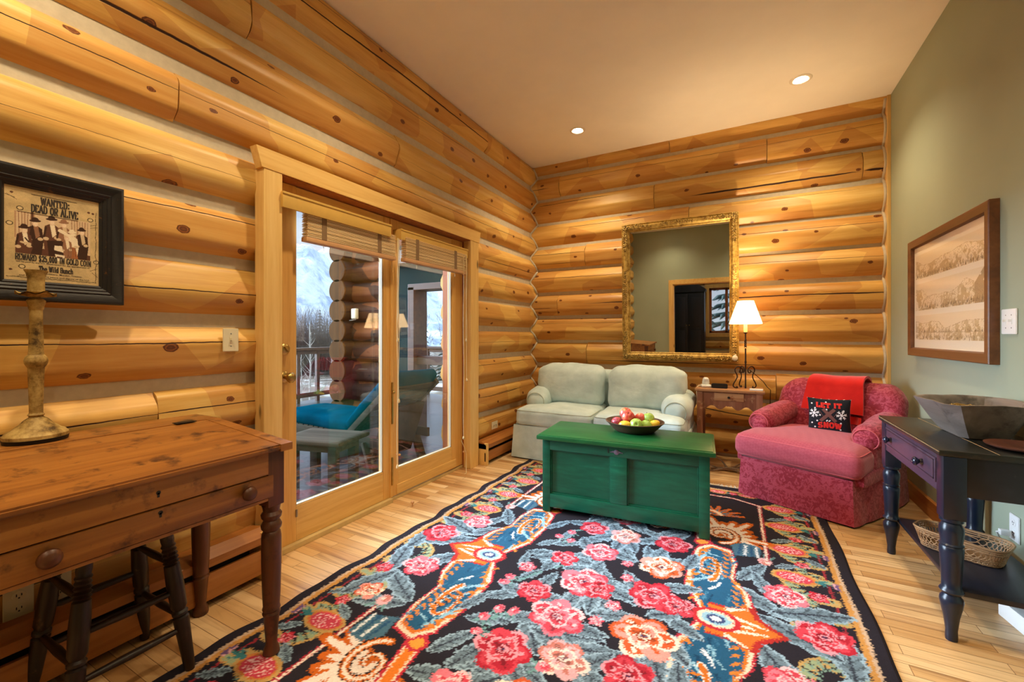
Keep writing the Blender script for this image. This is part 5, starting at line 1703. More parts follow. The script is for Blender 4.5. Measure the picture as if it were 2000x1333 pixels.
# ---------------------------------------------------------------- pink damask armchair
def damask(name, base, motif, scale=1.0):
    m = NT(name, .75, .25)
    o = m.obj()
    x, y, z = m.sep(o)[0], m.sep(o)[1], m.sep(o)[2]
    def fold(v, p): return m.math('PINGPONG', v, p)
    px = fold(m.math('ADD', x, 5.0), .085 * scale)
    py = fold(m.math('ADD', y, 5.0), .085 * scale)
    pz = m.math('ADD', z, m.math('MULTIPLY', m.math('FLOOR', m.math('DIVIDE', m.math('ADD', x, 5.0), .17 * scale)), .11 * scale))
    pz = m.math('MODULO', m.math('ADD', pz, 3.0), .24 * scale)
    v = m.comb(px, py, pz)
    a = m.noise(v, 26 / scale, 3, .55, 2.2)
    b = m.noise(v, 60 / scale, 2, .5, 1.5)
    f = m.math('ADD', m.math('MULTIPLY', a, .7), m.math('MULTIPLY', b, .3))
    msk = m.bw(f, .47, .53)
    tone = m.noise(o, 4, 3)
    c0 = m.ramp(tone, [(.3, lin(*[q * .9 for q in base])), (.7, lin(*base))])
    c = m.mix(msk, c0, lin(*motif))
    m.col(c)
    m.set(Roughness=m.math('SUBTRACT', .8, m.math('MULTIPLY', msk, .28)), Sheen_Weight=.2)
    fo = m.noise(m.map(o, (6, 9, 10)), 1.5, 4, .6, 1.2)
    m.bump(m.math('ADD', m.math('MULTIPLY', msk, .08), m.math('MULTIPLY', fo, .8)), .4, .01)
    return m.m
M_dam = damask('rose_damask', (150, 38, 58), (172, 64, 84), 1.25)
M_seatpink = NT('rose_checked_weave', .85, .15)
o_ = M_seatpink.obj()
ck = M_seatpink.n('TexChecker', None, {'Vector': M_seatpink.map(o_, (1, 1, 1), (0, 0, 0), (R_(45), R_(30), R_(45))), 'Scale': 60, 'Color1': lin(178, 82, 97), 'Color2': lin(171, 74, 90)})
M_seatpink.col(ck.outputs['Color'])
M_seatpink.bump(M_seatpink.noise(o_, 200, 2), .15, .003)
M_seatpink.set(Sheen_Weight=.2)
M_seatpink = M_seatpink.m
M_pipe = plain('rose_piping', (200, 92, 104), .8, var=.03)
ac = thing('armchair', 'pink damask armchair with a deep checked seat cushion in the corner', 'armchair', (.312, 3.49, 0), R_(-28))
skirt(ac, 'skirt', M_dam, [(-.345, .0), (.345, .0), (.395, .40), (.40, .82), (-.40, .82), (-.395, .40)], .012, .29, .022, .004, seed=5)
MB().cushion((0, .42, .29), (.80, .78, .10), .03, 0, 10).build('seat_deck', M_dam, ac, 60)
def wS(p):
    lim = .395 - .115 * sstep(.20, .30, p.y)
    return Vector((p.x * lim / .395, p.y, p.z - .018 * sstep(.5, -.1, p.y)))
sc = MB().cushion((0, .30, .395), (.79, .66, .165), .06, .03, 22, .004, 41, warp=wS, wf=5).build('seat_cushion', M_seatpink, ac, 60)
q = MB()
q.tube(piping_loop(.379, .314, .460, .05, (0, .30), warp=wS), .0045, 6, True); q.tube(piping_loop(.379, .314, .330, .05, (0, .30), warp=wS), .0045, 6, True)
q.build('piping', M_pipe, sc, 60)
for s_ in (-1, 1):
    MB().cushion((s_ * .325, .52, .42), (.13, .60, .28), .05, 0, 12, .003, 50 + s_).build('arm_panel', M_dam, ac, 60)
    def wA(p):
        return Vector((p.x, p.y, p.z + .05 * sstep(.2, .75, p.y)))
    a = MB().cushion((s_ * .338, .545, .515), (.19, .62, .17), .084, 0, 16, .005, 55 + s_, warp=wA, wf=10).build('arm', M_dam, ac, 60)
    q = MB(); q.tube([Vector((s_ * .338 + .07 * math.cos(t), .245, .515 + .066 * math.sin(t))) for t in np.linspace(0, 2 * PI, 24)[:-1]], .004, 6, True)
    q.build('piping', M_pipe, a, 60)
def wBk(p):
    t = (p.z - .28) / .56
    w = 1 + .04 * math.sin(PI * min(1, max(0, t)))
    # rounded shoulders
    e = max(0, abs(p.x) - .28) / .14
    z = p.z - .06 * max(0, t - .55) * e ** 1.6 / .45
    # wings turn forward a little
    return Vector((p.x * w, p.y + .30 * (p.z - .3) - .05 * e, z))
bk_ = MB().cushion((0, .72, .555), (.80, .22, .56), .095, 0, 24, .005, 60, warp=wBk, wf=6)
bko = bk_.build('back', M_dam, ac, 60)
def chair_pt(x, y, z):
    return ac.matrix_basis @ Vector((x, y, z))
M_ac = Matrix.Translation(ac.location) @ Matrix.Rotation(R_(-28), 4, 'Z')

M_redw = NT('red_wool_throw', .9, .1)
M_redw.col(M_redw.ramp(M_redw.noise(M_redw.obj(), 8, 3), [(.3, lin(186, 18, 12)), (.7, lin(212, 30, 20))]))
M_redw.bump(M_redw.noise(M_redw.obj(), 220, 3), .3, .004)
M_redw.set(Sheen_Weight=.4)
M_redw = M_redw.m
def backprof(s_):
    """path over the chair back: s_ metres from the top edge; front side positive"""
    if s_ < -.11:
        return (.905 + .02, .80 + (s_ + .11))
    if s_ < .11:
        t = (s_ + .11) / .22 * PI
        return (.835 + .088 * math.cos(t), .802 + .052 * math.sin(t))
    d = s_ - .11
    return (.747 - .30 * d * .98, .80 - d * .95)
th_ = thing('throw_blanket', 'folded red wool throw draped over the back of the pink armchair', 'blanket', (.0, .0, .0))
bm_ = MB()
def cloth(off):
    def f(u, v):
        s_ = -.20 + .52 * v
        x = -.175 + .34 * u + (.03 * v if u > .5 else -.045 * (v - .3)) 
        y, z = backprof(s_)
        nrm = Vector((0, -.95, .3)) if s_ > .11 else (Vector((0, math.cos((s_ + .11) / .22 * PI), math.sin((s_ + .11) / .22 * PI))) if s_ > -.11 else Vector((0, 1, 0)))
        w = .004 * math.sin(u * 9 + 2 * v) + .005 * mn.noise(Vector((u * 3, v * 3, 1)))
        w += .010 * max(0, u - .8) * 5 * math.sin(v * 4)
        p = Vector((x, y, z)) + nrm * (off + w + .006)
        return M_ac @ p
    return f
bm_.grid(cloth(.018), 26, 40); bm_.grid(cloth(.0), 26, 40)
# join the rims
o_t = cloth(.018); o_b = cloth(.0)
for fn in ((lambda t, q: (o_t if q > .5 else o_b)(0, t)), (lambda t, q: (o_t if q > .5 else o_b)(1, t)), (lambda t, q: (o_t if q > .5 else o_b)(t, 0)), (lambda t, q: (o_t if q > .5 else o_b)(t, 1))):
    bm_.grid(fn, 40, 2)
o = bm_.build('folded_cloth', M_redw, None, 60)
for v in o.data.vertices: pass
loc0 = M_ac @ Vector((-.05, .83, .80))
o.data.transform(Matrix.Translation(-loc0)); th_.location = loc0; o.parent = th_
q = MB()
def tail(u, v):
    return M_ac @ Vector((.115 + .075 * u, .675 + .012 * math.sin(u * 5) - .012 * v, .585 - .055 * v)) - loc0
q.grid(tail, 8, 8); q.grid(lambda u, v: tail(u, v) - Vector((0, -.012, 0)), 8, 8)
q.build('folded_corner', M_redw, th_, 60)

# pillow with knitted winter motif
M_navy = plain('navy_knit', (14, 18, 30), .95, var=.05, scale=60, bump=.3)
M_navyb = plain('grey_purple_pillow_back', (92, 58, 74), .9, var=.05, scale=40)
M_knitred = plain('red_knit_lettering', (214, 44, 34), .9, var=.04, scale=50)
M_knitwhite = plain('white_knit', (232, 234, 238), .9, var=.02, scale=50)
M_knitbrown = plain('dusty_brown_knit', (112, 72, 68), .9, var=.05, scale=50)
pw = thing('throw_pillow', 'small navy pillow with red lettering and white snowflakes on the pink chair', 'pillow', tuple(M_ac @ Vector((.055, .475, .468))), R_(-6))
pw.rotation_euler = (R_(-14), 0, R_(-5))
PH = .132
def pil(u, v):
    """half thickness of the pillow at u, v in -1..1"""
    a = max(0, 1 - abs(u) ** 2.4) * max(0, 1 - abs(v) ** 2.4)
    return .006 + .05 * a ** .55
def pout(u, v):
    k = 1 - .07 * (1 - abs(v) ** 2) * abs(u) ** 3 
    k2 = 1 - .07 * (1 - abs(u) ** 2) * abs(v) ** 3
    return u * PH * k, v * PH * k2
def pfront(x, z, e=.0015):
    """point on the front of the pillow, x and z in metres from its middle"""
    u, v = x / PH, z / PH
    a, b = pout(u, v)
    return Vector((a, -pil(u, v) - e, PH + b))
mb = MB(); mb.grid(lambda u, v: pfront((2 * u - 1) * PH, (2 * v - 1) * PH, 0), 30, 30); mb.build('front_cover', M_navy, pw, 180)
mb = MB(); mb.grid(lambda u, v: Vector((pout(2 * u - 1, 2 * v - 1)[0], pil(2 * u - 1, 2 * v - 1), PH + pout(2 * u - 1, 2 * v - 1)[1])), 30, 30)
for (fn) in ((lambda u, v: Vector((pout(2 * u - 1, -1)[0], (2 * v - 1) * .006, PH + pout(0, -1)[1] + (pout(2 * u - 1, -1)[1] - pout(0, -1)[1])))), (lambda u, v: Vector((pout(2 * u - 1, 1)[0], (2 * v - 1) * .006, PH + pout(2 * u - 1, 1)[1]))), (lambda u, v: Vector((pout(-1, 2 * u - 1)[0], (2 * v - 1) * .006, PH + pout(-1, 2 * u - 1)[1]))), (lambda u, v: Vector((pout(1, 2 * u - 1)[0], (2 * v - 1) * .006, PH + pout(1, 2 * u - 1)[1])))):
    mb.grid(fn, 30, 2)
mb.build('back_cover', M_navyb, pw, 180)
mb = MB()
quads_to(mb, strokes('LET', .034, .080, .0115, .36), lambda x, y: pfront(x - .078, y + .060 - .004 * math.sin(x * 20)))
mb.build('lettering', M_knitred, pw, None); mb = MB()
quads_to(mb, strokes('IT', .034, .044, .0115, .36), lambda x, y: pfront(x + .026, y + .058))
mb.build('lettering', M_knitred, pw, None); mb = MB()
quads_to(mb, strokes('SNOW', .036, .134, .0115, .38), lambda x, y: pfront(x - .068, y - .096 - .10 * (x - .067) ** 2 * 10 + .006))
mb.build('lettering', M_knitred, pw, None)
mb = MB()
def bar(m, x0, z0, x1, z1, w, e=.002):
    A, B = Vector((x0, z0)), Vector((x1, z1)); d = (B - A).normalized(); n = Vector((-d.y, d.x)) * w / 2
    k = max(1, int((B - A).length / .012))
    for i in range(k):
        a, b = A.lerp(B, i / k), A.lerp(B, (i + 1) / k)
        m.bm.faces.new([m.bm.verts.new(pfront(p.x, p.y, e)) for p in (a + n, b + n, b - n, a - n)])
bar(mb, -.055, -.045, .030, .045, .022); bar(mb, -.040, .045, .036, -.045, .022, .0024)
bar(mb, -.075, .020, -.058, .026, .004); bar(mb, -.058, .026, -.035, -.015, .003); bar(mb, .070, .022, .048, .026, .004); bar(mb, .048, .026, .025, -.01, .003)
mb.build('crossed_skis', M_knitbrown, pw, None)
mb = MB()
for (cx, cz, r) in ((-.095, .012, .030), (.072, .006, .031)):
    mb = MB()
    for k in range(6):
        a = k * PI / 3 + .2
        ca_, sa = math.cos(a), math.sin(a)
        bar(mb, cx, cz, cx + r * ca_, cz + r * sa, .006, .003)
        for t in (.55, .85):
            for sg in (-1, 1):
                b = a + sg * .9
                bar(mb, cx + r * t * ca_, cz + r * t * sa, cx + r * t * ca_ + .010 * math.cos(b), cz + r * t * sa + .010 * math.sin(b), .0045, .0034)
    mb.build('snowflake', M_knitwhite, pw, None)
for (cx, cz) in ((-.108, .085), (-.088, .05), (-.018, .040), (.085, .040), (-.058, -.002), (.022, -.03), (-.075, -.044), (.066, -.052), (-.108, -.06), (-.088, -.09), (.064, -.10), (-.02, .1)):
    r = .0058
    mb = MB()
    mb.bm.faces.new([mb.bm.verts.new(pfront(cx + r * math.cos(t), cz + r * math.sin(t), .002)) for t in np.linspace(0, 2 * PI, 11)[:-1]])
    mb.build('snow_dot', M_knitwhite, pw, None)
mb = MB(); bar(mb, -.020, -.045, -.012, -.035, .007); bar(mb, -.006, -.046, .004, -.036, .007)
mb.build('ski_tip_mark', M_knitwhite, pw, None)
edge = [Vector((pout(u, 1)[0], -.004 - .003 * math.sin(u * 22), PH + pout(u, 1)[1] - .006 * abs(math.sin(u * 9)))) for u in np.linspace(-1, 1, 60)]
MB().tube(edge, .0026, 6).build('top_piping', M_knitwhite, pw, 60)
edge = [Vector((pout(1, u)[0], -.003, PH + pout(1, u)[1])) for u in np.linspace(-1, 1, 30)]
MB().tube(edge, .0022, 6).build('side_piping', M_pipe, pw, 60)
# ---------------------------------------------------------------- dark console table
M_con = wood('midnight_blue_black_paint', (20, 20, 28), (28, 29, 40), (40, 42, 56), 1, .32, 12, .5, (70, 60, 66), 16, (.66, .76), .12)
M_cont = wood('worn_black_top', (24, 24, 22), (34, 35, 32), (52, 52, 48), 1, .28, 12, .5, (84, 76, 62), 20, (.66, .75), .1)
M_conf = wood('black_front_purple_reflection', (52, 40, 56), (68, 52, 70), (84, 66, 82), 1, .36, 14, .5, (40, 38, 60), 8, (.55, .68), .1)  # purple reflection on the room-facing side, put into the base colour
M_conl = plain('blue_black_turned_legs', (22, 32, 50), .28, var=.1, scale=14)
M_gild = plain('worn_edge_line', (150, 126, 88), .5, .2, var=.2, scale=60)
cx_, cy_ = .905, 2.68
ct = thing('console_table', 'dark blue black console table with turned legs against the green wall', 'console table', (cx_, cy_, 0))
K = lambda x, y, z: (x - cx_, y - cy_, z)
y0, y1 = 2.262, 3.085
MB().span(K(.688, y0, .726), K(1.10, y1, .750), .005).build('table_top', M_cont, ct, 30)
q = MB(); q.tube([K(.858, y0 + .003, .7503), K(.852, y1 - .003, .7503)], .0013, 6); q.build('leaf_seam', M_gild, ct, 60)
MB().span(K(.69, y0 - .001, .7415), K(.6895 - .002, y1, .7455)).build('worn_edge', M_gild, ct, None)
fr = MB().span(K(.704, y0 + .06, .572), K(.724, y1 - .06, .726), .002).build('front_apron', M_conf, ct, 30)
dw = MB().span(K(.699, y0 + .075, .602), K(.715, y1 - .08, .702), .003).build('drawer', M_conf, ct, 30)
q = MB()
for (a, b) in (((.6975, y0 + .088, .612), (.7005, y0 + .091, .692)), ((.6975, y1 - .096, .612), (.7005, y1 - .093, .692)), ((.6975, y0 + .088, .612), (.7005, y1 - .093, .615)), ((.6975, y0 + .088, .689), (.7005, y1 - .093, .692))): q.span(K(*a), K(*b))
q.build('bead_line', M_con, dw, None)
M_ckn = plain('blue_black_glass_knob', (16, 26, 52), .12, var=.15, scale=60, spec=.8)
for y in (2.905, 2.475):
    MB().lathe([(.013, 0), (.012, .006), (.009, .010), (.014, .016), (.019, .022), (.0185, .028), (.012, .033), (.006, .0335), (.004, .031), (0, .031)], 20, axis_mat(K(.699, y, .650), (-1, 0, 0))).build('knob', M_ckn, dw, 50)
MB().span(K(.735, y0 + .012, .572), K(1.06, y0 + .032, .726), .002).build('end_apron', M_con, ct, 30)
MB().span(K(.735, y1 - .032, .572), K(1.06, y1 - .012, .726), .002).build('end_apron', M_con, ct, 30)
MB().span(K(1.06, y0 + .06, .572), K(1.08, y1 - .06, .726), .002).build('back_apron', M_con, ct, 30)
cprof = [(0, 0), (.018, 0), (.019, .012), (.018, .04), (.024, .09), (.033, .135), (.036, .155), (.034, .168), (.028, .176), (.026, .182), (.033, .188), (.037, .196), (.033, .204), (.029, .21), (.030, .24), (.033, .30), (.036, .35), (.036, .366), (.032, .372), (.037, .378), (.032, .384), (.034, .40), (.037, .43), (.036, .445), (.030, .458), (.028, .462), (.036, .470), (.036, .482), (0, .482)]
for (x, y) in ((.735, y0 + .034), (.735, y1 - .035), (1.063, y0 + .034), (1.063, y1 - .035)):
    turned_leg(ct, x - cx_, y - cy_, .726, .48, .068, M_conl if True else M_con, cprof)
MB().span(K(.76, y0 + .03, .180), K(1.085, y1 - .03, .202), .003).build('shelf', M_con, ct, 30)

# carved dough bowl
M_dough = wood('grey_weathered_bowl', (86, 74, 66), (120, 108, 100), (160, 148, 140), 1, .6, 12, .5, (40, 30, 24), 6, (.55, .7), .35)
def trough(corn_top, corn_bot, ztop, zbot, wall, rimw):
    """four sided hollow bowl with hewn flaring sides"""
    t4 = [Vector((*c, 0)) for c in corn_top]; b4 = [Vector((*c, 0)) for c in corn_bot]
    ctr = sum(t4, Vector((0, 0, 0))) / 4
    m = MB()
    NS = 14
    def loop(q4, z, inset=0.0, bow=.0, rnd=.12):
        P = []
        for i in range(4):
            a, b = q4[i], q4[(i + 1) % 4]
            for k in range(NS):
                t = rnd + (1 - 2 * rnd) * k / (NS - 1)
                p = a.lerp(b, t)
                d = (p - ctr); d.z = 0
                o = bow * math.sin(PI * t)
                e = (b - a).normalized(); nrm = Vector((e.y, -e.x, 0))
                p = p + nrm * (o - inset)
                P.append(Vector((p.x, p.y, z + .006 * math.sin(PI * t) * (1 if bow else 0) - (.012 if 0 else 0))))
        return P
    rings = []
    for s_ in np.linspace(0, 1, 7):
        q4 = [b4[i].lerp(t4[i], s_ ** .85) for i in range(4)]
        rings.append(loop(q4, zbot + (ztop - zbot) * s_, 0, .012 * s_))
    rings.append(loop(t4, ztop + .001, rimw * .5, .012)); rings.append(loop(t4, ztop - .004, rimw, .012))
    for s_ in np.linspace(.85, 0, 6):
        q4 = [b4[i].lerp(t4[i], s_ ** .7) for i in range(4)]
        rings.append(loop(q4, zbot + wall + (ztop - zbot - wall) * s_, rimw, .012 * s_))
    N = len(rings[0])
    vs = [[m.bm.verts.new(p + Vector((0, 0, .003 * mn.noise(p * 14))) + (p - ctr).normalized() * .004 * mn.noise(p * 11)) for p in r] for r in rings]
    for i in range(len(vs) - 1):
        for k in range(N):
            m.bm.faces.new((vs[i][k], vs[i][(k + 1) % N], vs[i + 1][(k + 1) % N], vs[i + 1][k]))
    m.bm.faces.new(vs[0][::-1]); m.bm.faces.new(vs[-1])
    return m
bwx, bwy = .92, 2.70
top4 = [(.783 - bwx, 2.470 - bwy), (1.095 - bwx, 2.56 - bwy), (1.085 - bwx, 2.93 - bwy), (.752 - bwx, 2.815 - bwy)]
bot4 = [(.852 - bwx, 2.545 - bwy), (1.03 - bwx, 2.60 - bwy), (1.02 - bwx, 2.84 - bwy), (.848 - bwx, 2.79 - bwy)]
o = trough(top4, bot4, .148, 0, .018, .016).build('dough_bowl', M_dough, None, 42, (bwx, bwy, .7515))
tag(o, 'large carved grey wooden dough bowl standing on the dark console table', 'bowl')
M_straw = plain('golden_dried_straw', (176, 140, 70), .8, var=.15, scale=60)
q = MB()
rng = random.Random(6)
for k in range(26):
    a0 = rng.uniform(0, 6.28)
    r = rng.uniform(.035, .055)
    q.tube([(r * math.cos(a0 + t) * (1 + .1 * math.sin(5 * t + k)), r * math.sin(a0 + t), .012 * math.sin(3 * t + k) + rng.uniform(-.004, .004)) for t in np.linspace(0, 2.4, 12)], .0022, 4)
o = q.build('straw_wreath', M_straw, None, 60, (.905, 2.69, .866))
tag(o, 'small golden straw wreath lying in the grey dough bowl', 'wreath')
# the wreath rests on a knot of straw that fills the bowl
q = MB(); q.lathe([(0, 0), (.03, 0), (.042, .03), (.038, .058), (0, .066)], 18); o2 = q.build('straw_bundle', M_straw, o, 60, (0, 0, -.085))
M_tray = wood('reddish_wood_plate', (66, 36, 26), (96, 54, 40), (124, 76, 60), 1, .4, 14, .5, (70, 44, 36), 12, (.55, .68), .12)
o = MB().lathe([(0, 0), (.07, 0), (.10, .006), (.112, .012), (.114, .016), (.106, .015), (.07, .008), (0, .006)], 40).build('wooden_plate', M_tray, None, 40, (.985, 2.412, .7515))
tag(o, 'flat reddish wooden plate beside the dough bowl on the console table', 'plate')

# wicker basket on the shelf
M_wick = wood('honey_wicker', (110, 78, 50), (158, 120, 82), (190, 152, 110), 0, .6, 30, .5, (70, 46, 30), 30, (.58, .7), .2)
bk = thing('wicker_basket', 'low open weave wicker basket on the lower shelf of the console table', 'basket', (.895, 2.69, .203), R_(-32))
bk.scale = (.86, .86, .92)
def oval(t, a, b):
    c, s_ = math.cos(t), math.sin(t)
    e = .55
    return math.copysign(abs(c) ** e, c) * a, math.copysign(abs(s_) ** e, s_) * b
NB = 44
def bring(k, h):
    f = 1 + .20 * h
    wav = 0
    return lambda t: Vector((*oval(t, .150 * f, .092 * f), .005 + .085 * h + wav))
mb = MB()
for h, r in ((0, .004), (.14, .003), (.26, .003)):
    f = bring(0, h)
    mb.tube([f(2 * PI * k / 90) + Vector((0, 0, .0012 * math.sin(k * 2.1))) for k in range(90)], r, 5, True)
for h, r in ((.74, .003), (.86, .003), (.97, .0045), (1.0, .005)):
    f = bring(0, h)
    mb.tube([f(2 * PI * k / 90) + Vector((0, 0, .004 * math.sin(4 * PI * k / 90))) for k in range(90)], r, 5, True)
mb.build('rim_weave', M_wick, bk, 60, weld=False)
mb = MB()
for k in range(NB):
    t = 2 * PI * k / NB
    for sg in (-1, 1):
        mb.tube([bring(0, h)(t + sg * .09 * math.sin(h * 9)) for h in np.linspace(0, 1, 9)], .0024, 4)
mb.build('open_weave', M_wick, bk, 60, weld=False)
mb = MB()
mb.grid(lambda u, v: Vector((*[c * u for c in oval(2 * PI * v, .150, .092)], .004 + .0015 * math.sin(60 * u) )), 12, 60, cv=True)
mb.grid(lambda u, v: Vector((*[c * u for c in oval(2 * PI * v, .150, .092)], .0005)), 12, 60, cv=True)
mb.build('woven_base', M_wick, bk, 60)
o = MB().box((0, 0, .035), (.10, .16, .07), .004).build('white_box', M_whitep, None, 30, (1.04, 2.53, 0))
o.rotation_euler = (0, 0, R_(8))
tag(o, 'white box on the floor under the console table shelf', 'box')

# ---------------------------------------------------------------- side table, lamp, phone
M_side = wood('scuffed_red_brown_pine', (96, 54, 34), (134, 82, 54), (160, 110, 78), 2, .55, 22, .4, (190, 150, 110), 13, (.58, .70), .2)
M_sidet = wood('pale_worn_table_edge', (132, 88, 54), (172, 124, 82), (200, 160, 116), 0, .5, 22, .4, (110, 66, 40), 11, (.56, .68), .2)
sx_, sy_ = -.085, 4.34
sd = thing('side_table', 'small rustic side table with scalloped apron holding the lit lamp', 'side table', (sx_, sy_, 0))
MB().span((-.272, -.185, .698), (.272, .185, .722), .006).build('table_top', M_sidet, sd, 30)
for x in (-.232, .232):
    for y in (-.15, .15):
        MB().span((x - .024, y - .024, 0), (x + .024, y + .024, .699), .003).build('leg', M_side, sd, 30)
prof = []
for k in range(41):
    t = -1 + 2 * k / 40
    z = .565 + .022 * math.cos(t * PI * 3) * (1 - .3 * abs(t)) - .018 * abs(t) ** 3
    if abs(t) < .08: z -= .012
    prof.append((t * .21, z))
poly = prof + [(.21, .70), (-.21, .70)]
MB().prism(poly, .018, axis_mat((0, -.148, 0), (0, -1, 0), (1, 0, 0))).build('front_apron', M_side, sd, 30)
dwr = MB().span((-.115, -.172, .622), (.115, -.160, .69), .003).build('drawer', M_sidet, sd, 30)
MB().lathe([(.008, 0), (.007, .008), (.011, .014), (.008, .02), (0, .021)], 14, axis_mat((.0, -.172, .655), (0, -1, 0))).build('knob', M_iron, dwr, 50)
for x in (-.226, .226): MB().span((x - .009, -.13, .585), (x + .009, .13, .699), .002).build('side_apron', M_side, sd, 30)
MB().span((-.21, .14, .585), (.21, .158, .699), .002).build('back_apron', M_side, sd, 30)
MB().tube([(-.20, -.14, .545), (0, -.12, .512), (.21, -.10, .49)], .004, 6).build('brace_wire', M_iron, sd, 60)

M_shade = NT('glowing_cream_shade', .8, .1)
M_shade.col(lin(240, 226, 196))
M_shade.set(Emission_Color=(1, .83, .58, 1), Emission_Strength=1.5)
tr_ = M_shade.n('BsdfTranslucent', None, {'Color': (1, .9, .72, 1)})
mx_ = M_shade.n('MixShader', None, {0: .45, 1: M_shade.b.outputs[0], 2: tr_.outputs[0]})
M_shade.t.links.new(mx_.outputs[0], M_shade.o.inputs['Surface'])
M_shade = M_shade.m
M_wroug = plain('brown_wrought_iron', (62, 44, 36), .5, .5, var=.12, scale=40)
M_ivc = plain('ivory_candle_tube', (232, 208, 150), .5, var=.02)
lx, ly, lz = .045, 4.36, .7225
lp = thing('table_lamp', 'lit wrought iron table lamp with a cream shade on the side table', 'lamp', (lx, ly, lz))
def spiral_leg(a):
    P = []
    # outer s-curve: curl at the foot, belly out, curl back to the stem at the top
    pts2 = [(.075, .018), (.068, .006), (.082, .004), (.098, .010), (.104, .026), (.096, .048), (.080, .075), (.070, .100), (.074, .125), (.086, .148), (.088, .172), (.074, .190), (.054, .194), (.034, .182), (.024, .160), (.030, .142), (.044, .138), (.052, .150), (.046, .160)]
    # smooth
    for i in range(len(pts2) - 1):
        for k in range(4):
            t = k / 4
            p0 = pts2[max(0, i - 1)]; p1 = pts2[i]; p2 = pts2[i + 1]; p3 = pts2[min(len(pts2) - 1, i + 2)]
            f = lambda q: .5 * (2 * p1[q] + (p2[q] - p0[q]) * t + (2 * p0[q] - 5 * p1[q] + 4 * p2[q] - p3[q]) * t * t + (3 * p1[q] - p0[q] - 3 * p2[q] + p3[q]) * t ** 3)
            P.append(Vector((math.cos(a) * f(0), math.sin(a) * f(0), f(1))))
    return P
for k in range(3):
    MB().tube(spiral_leg(R_((36, 200, 118)[k])), .0052, 7).build('scroll_leg', M_wroug, lp, 60)
mb = MB()
mb.lathe([(.0, .0), (.007, 0), (.007, .02), (.006, .03), (.006, .22), (.009, .235), (.006, .25), (.0065, .36), (0, .36)], 12)
for k in range(2):
    mb.tube([(.0065 * math.cos(t + k * PI), .0065 * math.sin(t + k * PI), .37 + t * .0052) for t in np.linspace(0, 4 * PI, 50)], .0048, 6)
mb.lathe([(.0, .43), (.006, .432), (.006, .49), (.017, .498), (.018, .503), (0, .503)], 14)
mb.build('stem', M_wroug, lp, 50)
MB().lathe([(0, .503), (.0145, .503), (.0145, .585), (.012, .588), (0, .588)], 18).build('candle_tube', M_ivc, lp, 40)
MB().lathe([(.132, .578), (.130, .590), (.068, .776), (.066, .784), (.064, .784), (.066, .775), (.128, .589), (.130, .578)], 40).build('lamp_shade', M_shade, lp, 60)
mb = MB()
for k in range(3):
    a = k * 2 * PI / 3
    mb.tube([(0, 0, .76), (.066 * math.cos(a), .066 * math.sin(a), .772)], .0012, 4)
mb.tube([(0, 0, .588), (0, 0, .76)], .003, 6)
mb.build('shade_carrier', M_brass, lp, 60)
M_bulb = NT('lit_bulb'); M_bulb.set(Emission_Color=(1, .78, .48, 1), Emission_Strength=30.0); M_bulb = M_bulb.m
MB().ball((0, 0, .672), .022, 2, (1, 1, 1.35)).build('bulb', M_bulb, lp, 60)
d = bpy.data.lights.new('lamp_bulb', 'POINT'); d.energy = 34; d.color = (1.0, .72, .40); d.shadow_soft_size = .035
o = bpy.data.objects.new('lamp_bulb', d); C.objects.link(o); o.parent = lp; o.location = (0, 0, .70)
MB().tube([(.03, .02, .165), (.07, .05, .13), (.14, .08, .06), (.17, .1, .012), (.2, .14, -.02), (.2, .24, -.2)], .003, 6).build('lamp_cord', M_wroug, lp, 60)

ph_ = thing('telephone', 'small white telephone at the end of the side table', 'telephone', (-.275, 4.30, .7225), R_(12))
MB().cushion((0, 0, .012), (.085, .11, .024), .010, 0, 8).build('base', M_whitep, ph_, 50)
MB().cushion((-.0, .012, .052), (.058, .062, .075), .024, 0, 10, warp=lambda p: Vector((p.x * (1 + .1 * math.sin(p.z * 60)), p.y - .15 * (p.z - .02), p.z))).build('handset', M_whitep, ph_, 60)
MB().tube([(-.03, .0, .01), (-.058, .02, .008), (-.075, .01, -.004), (-.079, -.01, -.05), (-.076, -.02, -.11), (-.080, -.01, -.15)], .005, 8).build('cord', M_ivory, ph_, 60)
bx_ = thing('answering_machine', 'flat black box shaped answering device beside the white telephone', 'answering machine', (-.165, 4.31, .7225), R_(4))
q = MB(); q.prism([(-.07, 0), (.07, 0), (.07, .016), (-.05, .042), (-.07, .042)], .13, axis_mat((-.065, 0, 0), (1, 0, 0), (0, 1, 0)))
bmesh.ops.bevel(q.bm, geom=list(q.bm.edges), offset=.005, segments=2, affect='EDGES'); q.build('body', M_black, bx_, 40)
MB().box((0, -.02, .031), (.10, .05, .004), .001, Matrix.Rotation(R_(12), 3, 'X')).build('button_panel', M_slot, bx_, 40)
o = MB().box((0, 0, .006), (.10, .07, .012), .002).build('notepad', M_whitep, None, 30, (.125, 4.235, .7225)); o.rotation_euler = (0, 0, R_(-3))
tag(o, 'thin grey white notepad on the side table corner by the lamp', 'notepad')
